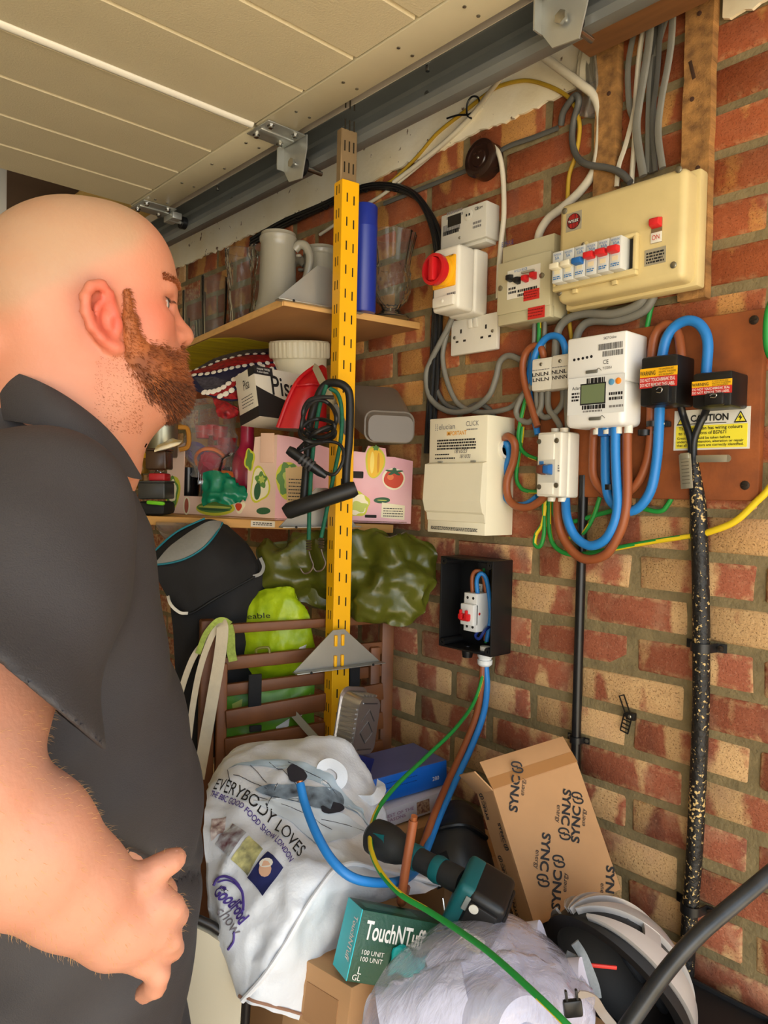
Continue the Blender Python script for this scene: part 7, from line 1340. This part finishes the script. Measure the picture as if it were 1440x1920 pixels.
# ------------------------------------------------------------ person
class SDF:
    def __init__(s): s.p = []
    def E(s, c, r, k=.015, sub=False, R=None): c = np.array(c, float); r = np.array(r, float); s.p.append(('E', c, r, None if R is None else np.array(R), k, sub, c, r.max())); return s
    def C(s, a, b, ra, rb=None, k=.015, sub=False):
        a = np.array(a, float); b = np.array(b, float); rb = ra if rb is None else rb; s.p.append(('C', a, b, (ra, rb), k, sub, (a+b)/2, np.linalg.norm(a-b)/2+max(ra, rb))); return s
    def chain(s, P, r, k=.01, sub=False, k2=None):
        r = r if isinstance(r, (list, tuple)) else [r]*len(P)
        for i in range(len(P)-1): s.C(P[i], P[i+1], r[i], r[i+1], k if i == 0 or k2 is None else k2, sub)
        return s
    def ev(s, X, sel=None):
        d = np.full(len(X), 1e3)
        for q in (s.p if sel is None else sel):
            if q[0] == 'E':
                v = X-q[1]
                if q[3] is not None: v = v@q[3]
                k0 = np.sqrt(((v/q[2])**2).sum(1)); k1 = np.sqrt(((v/q[2]**2)**2).sum(1)); e = k0*(k0-1)/np.maximum(k1, 1e-9)
            else:
                a, b, (ra, rb) = q[1], q[2], q[3]; ab = b-a; t = np.clip(((X-a)@ab)/max(ab@ab, 1e-12), 0, 1); e = np.sqrt(((X-a-t[:, None]*ab)**2).sum(1))-(ra+(rb-ra)*t)
            k = q[4]
            if q[5]: h = np.clip(.5-.5*(d+e)/k, 0, 1); d = d*(1-h)+(-e)*h+k*h*(1-h)
            else: h = np.clip(.5+.5*(d-e)/k, 0, 1); d = d*(1-h)+e*h-k*h*(1-h)
        return d
def surface(s, lo, hi, h, post=None, B=8):
    """Surface nets over the blocks that the surface crosses: one closed mesh."""
    lo = np.array(lo, float); n = np.ceil((np.array(hi)-lo)/(h*B)).astype(int); rad = h*B*.87
    bi = np.stack(np.meshgrid(*[np.arange(k) for k in n], indexing='ij'), -1).reshape(-1, 3); cen = lo+(bi+.5)*h*B
    dc = s.ev(cen); bi = bi[np.abs(dc) < rad*2+.02]; G1 = np.stack(np.meshgrid(*[np.arange(B+1)]*3, indexing='ij'), -1).reshape(-1, 3)
    N = n*B+1; ids, pos, EE = [], [], [[], [], []]
    idx = lambda q: (q[..., 0]*N[1]+q[..., 1])*N[2]+q[..., 2]
    cub = np.array([[a, b, c] for a in (0, 1) for b in (0, 1) for c in (0, 1)]); edg = [(i, j) for i in range(8) for j in range(8) if i < j and np.abs(cub[i]-cub[j]).sum() == 1]
    for b in bi:
        c = lo+(b+.5)*h*B; sel = [q for q in s.p if np.linalg.norm(q[6]-c) < q[7]+rad+q[4]+.02]
        if not sel: continue
        X = lo+(b*B+G1)*h; d = s.ev(X, sel)
        if post: d = post(X, d)
        D = d.reshape(B+1, B+1, B+1); S = D < 0
        if S.all() or not S.any(): continue
        co = np.stack([D[a:a+B, b_:b_+B, c_:c_+B] for a, b_, c_ in cub], -1); sg = co < 0; act = sg.any(-1) & ~sg.all(-1); cc = np.argwhere(act)
        if len(cc):
            v = co[act]; acc = np.zeros((len(cc), 3)); cnt = np.zeros(len(cc))
            for i, j in edg:
                m = (v[:, i] < 0) != (v[:, j] < 0); t = v[:, i]/np.where(m, v[:, i]-v[:, j], 1); p = cub[i]+(cub[j]-cub[i])*t[:, None]; acc[m] += p[m]; cnt[m] += 1
            ids.append(idx(b*B+cc)); pos.append(lo+(b*B+cc+acc/cnt[:, None])*h)
        for ax in range(3):
            sl = [slice(0, B)]*3; s2 = list(sl); s2[ax] = slice(1, B+1); m = S[tuple(sl)] != S[tuple(s2)]; e = np.argwhere(m)
            if len(e): EE[ax].append(np.concatenate([b*B+e, S[tuple(sl)][m][:, None]], 1))
    ids = np.concatenate(ids); pos = np.concatenate(pos); o = np.argsort(ids); ids = ids[o]; pos = pos[o]; F_ = []
    for ax in range(3):
        if not EE[ax]: continue
        e = np.concatenate(EE[ax]); u = np.zeros(3, int); w_ = np.zeros(3, int); u[(ax+1) % 3] = 1; w_[(ax+2) % 3] = 1; q = e[:, :3]
        quad = np.stack([idx(q-u-w_), idx(q-w_), idx(q), idx(q-u)], 1); k = np.searchsorted(ids, quad); k = np.minimum(k, len(ids)-1); ok = (ids[k] == quad).all(1); k = k[ok]
        fl = e[ok, 3] == 0; k[fl] = k[fl][:, ::-1]; F_.append(k)
    return pos, np.concatenate(F_)
def sdf_obj(name, V, F_, m, par=None, tone=None):
    me = bpy.data.meshes.new(name); me.vertices.add(len(V)); me.vertices.foreach_set('co', V.astype(np.float32).ravel()); me.loops.add(len(F_)*4); me.loops.foreach_set('vertex_index', F_.astype(np.int32).ravel())
    me.polygons.add(len(F_)); me.polygons.foreach_set('loop_start', np.arange(0, len(F_)*4, 4, dtype=np.int32)); me.update(calc_edges=True); me.validate(); me.polygons.foreach_set('use_smooth', [True]*len(me.polygons))
    me.materials.append(m)
    if tone is not None:
        a = me.color_attributes.new('tone', 'FLOAT_COLOR', 'POINT'); c = np.ones((len(V), 4), np.float32); c[:, :3] = tone; a.data.foreach_set('color', c.ravel())
    o = bpy.data.objects.new(name, me); COL.objects.link(o)
    if par: o.parent = par; o.matrix_local = par.matrix_world.inverted()
    return o
ZH = .83; HCn = at(165, 545, ZH); vh = ray(165, 545); vh.z = 0; vh.normalize(); qh = Vector((vh.y, -vh.x, 0)); fa = math.radians(3)
fh = qh*math.cos(fa)+vh*math.sin(fa); rh = fh.cross(Vector((0, 0, 1))); uh = Vector((0, 0, 1)); SP = ZH/F
def hl(f, r, u): return np.array(HCn+fh*f+rh*r+uh*u)
HR = np.array([list(fh), list(rh), list(uh)]).T      # columns: local axes in world
def hx(px, py, r=0.): return hl((px-165)*SP*1.0, r, (545-py)*SP)
def wpt(px, py, d): return np.array(at(px, py, d))
sk = SDF()
E_ = lambda c, s, k=.02, sub=False, tilt=0.: sk.E(hl(*c), s, k, sub, HR if not tilt else HR@np.array([[math.cos(tilt), 0, -math.sin(tilt)], [0, 1, 0], [math.sin(tilt), 0, math.cos(tilt)]]))
E_((-.008, 0, .014), (.098, .077, .085)); E_((.031, 0, .026), (.054, .061, .060), .03); E_((-.052, 0, -.010), (.058, .066, .066), .03)
E_((.038, 0, -.030), (.049, .057, .066), .03)
for sx in (-1, 1): E_((.056, sx*.036, -.036), (.030, .026, .030), .02); E_((.030, sx*.050, -.070), (.04, .016, .04), .03)
sk.C(hl(.0745, -.034, .007), hl(.0745, .034, .007), .0125, None, .012)
E_((.040, 0, -.085), (.056, .054, .045), .03); E_((.082, 0, -.106), (.024, .026, .024), .03); E_((.076, 0, -.068), (.022, .03, .03), .02)
sk.C(hl(.081, 0, -.006), hl(.103, 0, -.036), .0080, .0112, .010)
E_((.105, 0, -.041), (.0105, .012, .0095), .008)
for sx in (-1, 1): E_((.095, sx*.0125, -.043), (.0105, .0075, .0085), .006); E_((.101, sx*.0075, -.0505), (.0045, .0035, .0035), .003, True); E_((.084, sx*.036, -.013), (.016, .017, .0095), .007, True); E_((.069, sx*.033, -.0135), (.0145, .0135, .0115), .004)
sk.C(hl(.094, -.016, -.066), hl(.094, .016, -.066), .006, None, .006); sk.C(hl(.093, -.014, -.076), hl(.093, .014, -.076), .0065, None, .006)
sk.C(hl(-.034, 0, -.045), hl(-.040, 0, -.17), .072, .078, .04); sk.C(hl(.0, 0, -.105), hl(-.01, 0, -.19), .062, .068, .04); E_((.022, 0, -.118), (.058, .052, .036), .04)
E_((-.098, 0, -.075), (.022, .055, .020), .02); 
# ears
for sx in (-1, 1):
    rr0 = .0725
    def ex(px, py, out): return hl((px-165)*SP*.93-.003, sx*(rr0+out), (545-py)*SP*.93-.017)
    sk.E(ex(188, 592, .006), (.0185, .0055, .030), .006, False, HR@np.array([[math.cos(.33), 0, -math.sin(.33)], [0, 1, 0], [math.sin(.33), 0, math.cos(.33)]]))
    sk.chain([ex(206, 572, .004), ex(200, 551, .010), ex(184, 538, .016), ex(166, 545, .020), ex(157, 566, .022), ex(158, 592, .021), ex(168, 617, .017), ex(186, 636, .013), ex(206, 648, .008)], [.004, .0048, .0052, .0054, .0056, .0056, .0054, .0054, .0062], .004)
    E_l = sk.E(ex(214, 648, .007), (.0085, .005, .0075), .006, False, HR)
    sk.chain([ex(190, 562, .012), ex(178, 580, .013), ex(178, 603, .012), ex(192, 622, .010)], .0034, .004)
    sk.E(ex(199, 603, .012), (.0080, .007, .0125), .004, True, HR@np.array([[math.cos(.3), 0, -math.sin(.3)], [0, 1, 0], [math.sin(.3), 0, math.cos(.3)]])); sk.E(ex(214, 606, .006), (.0055, .005, .008), .004, False, HR)
# trunk, legs (all under the clothes)
def tl(f, r, u): return hl(f, r, u)
TOR = [((-.085, 0, -.305), (.115, .165, .085)), ((-.048, 0, -.43), (.142, .165, .17)), ((-.030, 0, -.64), (.165, .165, .22)), ((-.035, 0, -.86), (.145, .165, .17))]
for c, s_ in TOR: sk.E(tl(*c), np.array(s_)-.016, .08, False, HR)
for sx in (-1, 1):
    sk.chain([tl(-.045, sx*.085, -.92), tl(-.04, sx*.10, -1.27), tl(-.06, sx*.105, -1.65)], [.088, .060, .042], .04); sk.C(tl(-.07, sx*.105, -1.67), tl(.10, sx*.12, -1.69), .034, .03, .03)
# right arm
SHd = wpt(62, 985, .675); ELB = wpt(-100, 1475, .505); WR = wpt(218, 1728, .585)
sk.chain([tl(-.085, .11, -.335), SHd, ELB], [.058, .060, .054], .04)
mid = ELB+(WR-ELB)*.40; sk.chain([ELB, mid, ELB+(WR-ELB)*.72, WR], [.0505, .0510, .0400, .0315], .014)
HD = .60
K = dict(i=wpt(262, 1652, .585), m=wpt(296, 1692, .590), r=wpt(296, 1744, .592), p=wpt(272, 1796, .592))
sk.chain([WR, wpt(250, 1732, .592)], [.0315, .029], .014)
for n_, r_ in (('i', .0145), ('m', .0150), ('r', .0148), ('p', .0135)): sk.chain([WR+(K['m']-WR)*.25+(K[n_]-K['m'])*.45, K[n_]], [.017, r_*.95], .008)
sk.chain([K['i'], wpt(296, 1628, .592), wpt(318, 1616, .600), wpt(331, 1609, .606)], [.0120, .0110, .0104, .0086], .005, k2=.0015)
sk.chain([K['m'], wpt(320, 1702, .594), wpt(330, 1716, .612), wpt(322, 1728, .632)], [.0124, .0114, .0104, .009], .004, k2=.0015)
sk.chain([K['r'], wpt(316, 1762, .596), wpt(322, 1778, .612), wpt(314, 1788, .632)], [.0118, .0108, .010, .0088], .004, k2=.0015)
sk.chain([K['p'], wpt(296, 1826, .594), wpt(290, 1850, .600), wpt(270, 1863, .610)], [.0110, .0100, .0092, .0078], .004, k2=.0015)
sk.chain([wpt(238, 1700, .605), wpt(262, 1668, .625), wpt(292, 1662, .640), wpt(312, 1670, .648)], [.017, .0135, .0115, .0095], .010)
for n_ in 'imrp': sk.E(K[n_]-np.array(FW)*.004, (.0112, .0112, .0112), .005)
# left arm hanging on the far side
sk.chain([tl(-.085, -.13, -.30), tl(-.09, -.225, -.36), tl(-.10, -.25, -.62)], [.07, .058, .048], .04); sk.chain([tl(-.10, -.25, -.62), tl(-.06, -.245, -.74), tl(.0, -.24, -.87)], [.048, .047, .031], .03)
for j in range(4): sk.chain([tl(.005, -.24, -.885), tl(.012+.004*j, -.235+.004*j, -.945), tl(.03+.017*j-.02, -.235, -1.0), tl(.028+.017*j-.02, -.225, -1.035+.006*abs(j-1))], [.024, .0125, .0105, .0085], .008)
sk.chain([tl(.015, -.235, -.90), tl(.045, -.22, -.94), tl(.055, -.215, -.975)], [.016, .012, .0095], .008)
V_, F_ = surface(sk, tl(-.35, 0, 0)-np.array([.5, .5, 1.85]), tl(0, 0, 0)+np.array([.75, .55, .2]), .0042)
# skin: flushed face, ears and neck, paler shaved scalp
L3 = (V_-np.array(HCn))@HR
ub = np.interp(L3[:, 0], [-.12, -.07, -.02, .02, .05, .08], [-.050, -.050, -.020, .010, .036, .075])
scalp = np.clip((L3[:, 2]-ub)/.03+.4, 0, 1)*np.clip((.068-L3[:, 0])/.03, 0, 1)
arm = (L3[:, 2] < -.25)
ear_ = np.exp(-(((L3[:, 0]-.014)/.026)**2+((L3[:, 2]+.044)/.04)**2))*np.clip((np.abs(L3[:, 1])-.072)/.012, 0, 1)
cheek = np.exp(-(((L3[:, 0]-.065)/.04)**2+((L3[:, 2]+.035)/.035)**2))
base = np.array(lin((208, 142, 112))); sc = np.array(lin((190, 152, 122))); rd = np.array(lin((206, 96, 76))); am = np.array(lin((210, 150, 124)))
base, sc, rd, am = base*.84, sc*.84, rd*.9, am*.84
T = base*(1-scalp[:, None])+sc*scalp[:, None]; wr = np.clip(ear_*1.1+cheek*.5, 0, .95)[:, None]*(~arm)[:, None]; T = T*(1-wr)+rd*wr; T[arm] = am
SKIN = mat('skin', (226, 158, 122), .48, b=.12, bs=240, sss=.10); q = SKIN.node_tree; B = q.nodes['Principled BSDF']; at_ = q.nodes.new('ShaderNodeAttribute'); at_.attribute_name = 'tone'
nz = q.nodes.new('ShaderNodeTexNoise'); nz.inputs['Scale'].default_value = 26.; nz.inputs['Detail'].default_value = 5.; tcs = q.nodes.new('ShaderNodeTexCoord'); q.links.new(tcs.outputs['Object'], nz.inputs['Vector'])
mr = q.nodes.new('ShaderNodeMapRange'); mr.inputs[1].default_value = .4; mr.inputs[2].default_value = .7; mr.inputs[4].default_value = .35; q.links.new(nz.outputs[0], mr.inputs[0])
mx = q.nodes.new('ShaderNodeMix'); mx.data_type = 'RGBA'; mx.blend_type = 'MULTIPLY'; q.links.new(mr.outputs[0], mx.inputs[0]); q.links.new(at_.outputs['Color'], mx.inputs[6]); mx.inputs[7].default_value = (1., .78, .70, 1); q.links.new(mx.outputs[2], B.inputs['Base Color'])
ft = HCn.copy(); ft.z = 0; PR = thing('person', 'bald bearded person in a dark shirt, hand at the belly, looking at the wall', 'person', ft)
body = sdf_obj('body', V_, F_, SKIN, PR, T)
# eyes
for sx in (-1, 1):
    c = Vector(hl(.0705, sx*.033, -.0135)); M = frame(c, rh, uh)   # z towards the front
    zf_ = 1 if M.to_3x3().col[2].dot(fh) > 0 else -1
    g = G(); g.lathe([(.0125*math.sin(a), .0125*math.cos(a)*zf_) for a in np.linspace(0, math.pi, 14)], 20); e = wpart(g, 'eyeball', mat('eye_white', (196, 178, 168), .15), PR, M)
    g = G(); g.lathe([(.0072, .0104*zf_), (.0040, .0120*zf_), (.0022, .0125*zf_), (0, .0126*zf_)], 18); wpart(g, 'iris', mat('iris_grey_blue', (80, 96, 104), .2), PR, M)
# strands of hair grown on a surface
def strands(name, P, Nn, ln, rad, m, par, droop, seed=1, jit=.5):
    r = np.random.default_rng(seed); n = len(P); v = []; f = []
    dr = Nn+droop+r.normal(0, jit, (n, 3))*.6; dr /= np.linalg.norm(dr, axis=1)[:, None]; l = ln*r.uniform(.55, 1.15, n)
    d2 = dr+droop*.9+r.normal(0, jit, (n, 3))*.5; d2 /= np.linalg.norm(d2, axis=1)[:, None]
    ax = np.cross(dr, r.normal(0, 1, (n, 3))); ax /= np.linalg.norm(ax, axis=1)[:, None]; bx = np.cross(dr, ax)
    Q = []; 
    for (c, w_) in ((P-Nn*.002, rad), (P+dr*(l*.5)[:, None], rad*.8)):
        for a in (0, 2.094, 4.189): Q.append(c+(ax*math.cos(a)+bx*math.sin(a))*w_)
    Q.append(P+dr*(l*.5)[:, None]+d2*(l*.5)[:, None]); Q = np.stack(Q, 1); V = Q.reshape(-1, 3)
    fq = np.array([[0, 1, 4, 3], [1, 2, 5, 4], [2, 0, 3, 5]]); ft_ = np.array([[3, 4, 6, 6], [4, 5, 6, 6], [5, 3, 6, 6]])
    o_ = (np.arange(n)*7)[:, None, None]; Fq = (fq[None]+o_).reshape(-1, 4).tolist(); Ft = (ft_[None, :, :3]+o_).reshape(-1, 3).tolist()
    me = bpy.data.meshes.new(name); me.from_pydata(V.tolist(), [], Fq+Ft); me.materials.append(m); me.polygons.foreach_set('use_smooth', [True]*len(me.polygons)); me.update()
    o = bpy.data.objects.new(name, me); COL.objects.link(o); o.parent = par; o.matrix_local = par.matrix_world.inverted(); o['kind'] = 'stuff'; return o
def vnormals(V, F_):
    n = np.zeros_like(V); a = np.cross(V[F_[:, 2]]-V[F_[:, 0]], V[F_[:, 3]]-V[F_[:, 1]])
    for k in range(4): np.add.at(n, F_[:, k], a)
    return n/np.maximum(np.linalg.norm(n, axis=1)[:, None], 1e-12)
def sample(V, F_, n, mask=None, seed=0):
    r = np.random.default_rng(seed); N_ = vnormals(V, F_); fm = np.arange(len(F_)) if mask is None else np.where(mask[F_].all(1))[0]
    k = F_[r.choice(fm, n)]; w_ = r.dirichlet([1]*4, n); return (V[k]*w_[:, :, None]).sum(1), (N_[k]*w_[:, :, None]).sum(1)
# beard
bd = SDF()
for sx in (-1, 1):
    bd.chain([hl(.034, sx*.0715, -.012), hl(.036, sx*.070, -.045), hl(.040, sx*.064, -.075)], [.004, .0065, .011], .012); bd.E(hl(.050, sx*.048, -.086), (.036, .0235, .036), .02, False, HR); bd.C(hl(.095, 0, -.060), hl(.082, sx*.030, -.074), .0085, .009, .012)
    bd.C(hl(.082, sx*.031, -.074), hl(.072, sx*.040, -.098), .011, .015, .012)
bd.E(hl(.080, 0, -.100), (.030, .040, .032), .02, False, HR); bd.E(hl(.066, 0, -.114), (.038, .038, .020), .02, False, HR)
bd.E(hl(.0945, 0, -.072), (.012, .014, .0055), .004, True, HR)
Vb, Fb = surface(bd, tl(0, 0, 0)-np.array([.2, .2, .2]), tl(0, 0, 0)+np.array([.22, .22, .05]), .004)
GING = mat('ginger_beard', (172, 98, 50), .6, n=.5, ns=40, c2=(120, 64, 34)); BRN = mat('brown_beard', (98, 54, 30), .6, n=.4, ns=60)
be = sdf_obj('beard', Vb, Fb, GING, PR)
Lb = (Vb-np.array(HCn))@HR; dn = -np.array(uh)*.55+np.array(fh)*.45
side = (Lb[:, 0] < .054) & (Lb[:, 2] > -.085)
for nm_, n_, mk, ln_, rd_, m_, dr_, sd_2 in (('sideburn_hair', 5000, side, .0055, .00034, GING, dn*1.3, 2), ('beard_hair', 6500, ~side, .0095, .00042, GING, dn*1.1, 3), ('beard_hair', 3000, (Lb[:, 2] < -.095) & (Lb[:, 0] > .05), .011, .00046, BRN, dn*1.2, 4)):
    P_, N_ = sample(Vb, Fb, n_, mk, sd_2); a = strands(nm_, P_, N_, ln_, rd_, m_, be, dr_, sd_2, .35); a.matrix_local = Matrix.Identity(4)
stub = (np.abs(L3[:, 1]) > .02) & (L3[:, 0] > .0) & (L3[:, 0] < .055) & (L3[:, 2] < -.08) & (L3[:, 2] > -.16)
P_, N_ = sample(V_, F_, 1500, stub, 12); strands('neck_stubble', P_, N_, .003, .00016, GING, PR, dn, 12, .3)
for sx in (-1, 1):
    mk = (L3[:, 0] > .052) & (L3[:, 2] > .006) & (L3[:, 2] < .017) & (L3[:, 1]*sx > .012) & (L3[:, 1]*sx < .056); P_, N_ = sample(V_, F_, 420, mk, 5); strands('eyebrow', P_, N_, .007, .00038, GING, PR, np.array(rh)*sx*.9-np.array(fh)*.3, 6, .25)
    mk = (L3[:, 0] > .066) & (np.abs(L3[:, 2]+.006) < .0022) & (L3[:, 1]*sx > .020) & (L3[:, 1]*sx < .045); P_, N_ = sample(V_, F_, 60, mk, 7) if mk[F_].all(1).any() else (None, None)
    if P_ is not None: strands('eyelashes', P_, N_, .006, .00022, mat('lash_brown', (70, 44, 30), .6), PR, np.array(fh)*.7-np.array(uh)*.4, 7, .2)
am_m = (V_@np.array(RT) > -9) & (np.linalg.norm(V_-(ELB+(WR-ELB)*.55), axis=1) < .13)
P_, N_ = sample(V_, F_, 1100, am_m, 8); strands('arm_hair', P_, N_, .007, .00011, mat('blond_hair', (206, 160, 96), .5), PR, (WR-ELB)/np.linalg.norm(WR-ELB)*.9, 9, .4)
# finger nails
for tip, prev in ((wpt(331, 1609, .606), wpt(318, 1616, .600)),):
    d_ = Vector(tip-prev).normalized(); M = frame(Vector(tip)-FW*.0068+UP*.004, d_, UP); wpart(G().lathe([(.0065, 0), (.006, .001), (0, .0014)], 12, M=Matrix.Scale(.75, 4, (0, 1, 0))), 'fingernail', mat('nail', (232, 176, 160), .3), PR, M)
# shirt
SH = SDF()
for c, s_ in TOR: SH.E(tl(*c), s_, .09, False, HR)
SH.E(tl(-.03, .0, -.99), (.150, .172, .15), .08, False, HR); SH.C(tl(-.04, 0, -.16), tl(-.055, 0, -.24), .082, .12, .05)
for sx in (-1, 1): SH.C(tl(-.07, 0, -.235), tl(-.085, sx*.15, -.325), .062, .066, .05)
axd = ELB-SHd; axd = axd/np.linalg.norm(axd); SL1 = SHd+axd*.30
SH.chain([tl(-.085, .12, -.335), SHd, SHd+axd*.30], [.070, .081, .098], .05)
SH.chain([tl(-.085, -.14, -.30), tl(-.09, -.225, -.37), tl(-.10, -.25, -.58)], [.076, .076, .080], .05)
hem_p = wpt(0, 1246, .545); hem_n = np.cross(wpt(150, 1370, .560)-hem_p, wpt(232, 1440, .640)-hem_p); hem_n /= np.linalg.norm(hem_n); hem_n *= np.sign(hem_n@np.array(-UP))
lh_p = tl(-.10, -.25, -.53)
def fold(X):
    L_ = (X-np.array(HCn))@HR; d = .0045*np.sin(L_[:, 2]*34+L_[:, 0]*26+3*np.sin(L_[:, 1]*9))+.003*np.sin(L_[:, 2]*61-L_[:, 0]*47+2*np.sin(L_[:, 1]*17))*np.clip((-.25-L_[:, 2])*4, 0, 1)
    t_ = L_[:, 2]+.62+.9*(L_[:, 0]-.08); d += .014*np.exp(-(t_/.010)**2)*np.exp(-((L_[:, 0]-.04)/.09)**2)*(L_[:, 1] > 0)        # the diagonal crease towards the hand
    return d
tor_only = SDF(); tor_only.p = [q for q in SH.p if q[0] == 'E'][:5]
def shirt_post(X, d):
    d = d+fold(X); sh = np.maximum(d, -(d+.010))
    near = (X-hem_p)@hem_n; s_t = (X-SHd)@axd; rad_ = np.linalg.norm(X-SHd-s_t[:, None]*axd, axis=1)
    arm_ = (rad_ < .115) & (s_t > .10); dt = tor_only.ev(X); cut = np.where(arm_ & (dt > -.004), near, -1.)
    sh = np.maximum(sh, cut)
    neck = (X-np.array(hl(-.03, 0, -.140)))@np.array(uh*.86+fh*-.50)*-1.
    sh = np.maximum(sh, np.where(np.linalg.norm(X-np.array(hl(-.03, 0, -.13)), axis=1) < .19, -((X-np.array(hl(.02, 0, -.168)))@-np.array(uh*.80+fh*.60)), -1.))
    L_ = (X-np.array(HCn))@HR; sh = np.maximum(sh, -(L_[:, 2]+1.03)); sh = np.maximum(sh, np.where((L_[:, 1] < -.17), -(L_[:, 2]+.54), -1.))
    return sh
Vs, Fs_ = surface(SH, tl(-.35, 0, 0)-np.array([.5, .5, 1.15]), tl(0, 0, 0)+np.array([.75, .55, 0]), .0048, shirt_post)
SHIRT = mat('charcoal_cotton', (58, 55, 57), .7, n=.12, ns=20, b=.25, bs=700); sdf_obj('shirt', Vs, Fs_, SHIRT, PR)
# collar
up_e = [(-70, 700, .86), (-30, 690, .80), (10, 694, .755), (62, 710, .735), (122, 742, .730), (185, 790, .742), (228, 838, .770), (262, 892, .81)]
lo_e = [(-70, 800, .87), (-30, 790, .79), (10, 788, .735), (75, 800, .710), (145, 824, .712), (200, 868, .730), (238, 893, .768), (262, 899, .81)]
U_ = smoothpath([at(*p) for p in up_e], 5); D_ = smoothpath([at(*p) for p in lo_e], 5); g = G(); v = []; f = []; n = len(U_)
for i in range(n):
    t_ = i/(n-1); m_ = U_[i].lerp(D_[i], .5)-FW*.006; v += [U_[i], m_, D_[i], D_[i]+FW*.006, U_[i]+FW*.006]
for i in range(n-1):
    for k in range(5): f.append((5*i+k, 5*i+(k+1) % 5, 5*i+5+(k+1) % 5, 5*i+5+k))
f += [(0, 1, 2, 3, 4), tuple(5*(n-1)+k for k in (4, 3, 2, 1, 0))]; g.add(v, f); wpart(g, 'collar', SHIRT, PR, ang=.9)
# trousers and shoes
TRO = SDF(); TRO.E(tl(-.035, 0, -.93), (.138, .160, .12), .05, False, HR)
for sx in (-1, 1): TRO.chain([tl(-.045, sx*.085, -.95), tl(-.04, sx*.10, -1.28), tl(-.06, sx*.105, -1.66)], [.102, .078, .066], .05)
Vt, Ft = surface(TRO, tl(-.35, 0, 0)-np.array([.5, .5, 1.85]), tl(0, 0, 0)+np.array([.75, .55, -.7]), .012, None, 6); sdf_obj('trousers', Vt, Ft, mat('dark_trousers', (38, 38, 42), .8), PR)
fz = HCn.z
for sx in (-1, 1):
    b = SDF(); b.C(tl(-.09, sx*.105, -fz+.045), tl(.12, sx*.12, -fz+.04), .045, .040, .02); b.C(tl(-.07, sx*.105, -fz+.05), tl(-.065, sx*.105, -fz+.12), .044, .046, .02)
    Vq, Fq_ = surface(b, tl(0, sx*.1, -fz)-np.array([.3, .3, .05]), tl(0, sx*.1, -fz)+np.array([.3, .3, .25]), .01, lambda X, d: np.maximum(d, .001-X[:, 2]), 6); sdf_obj('shoe', Vq, Fq_, MATBLACK, PR)
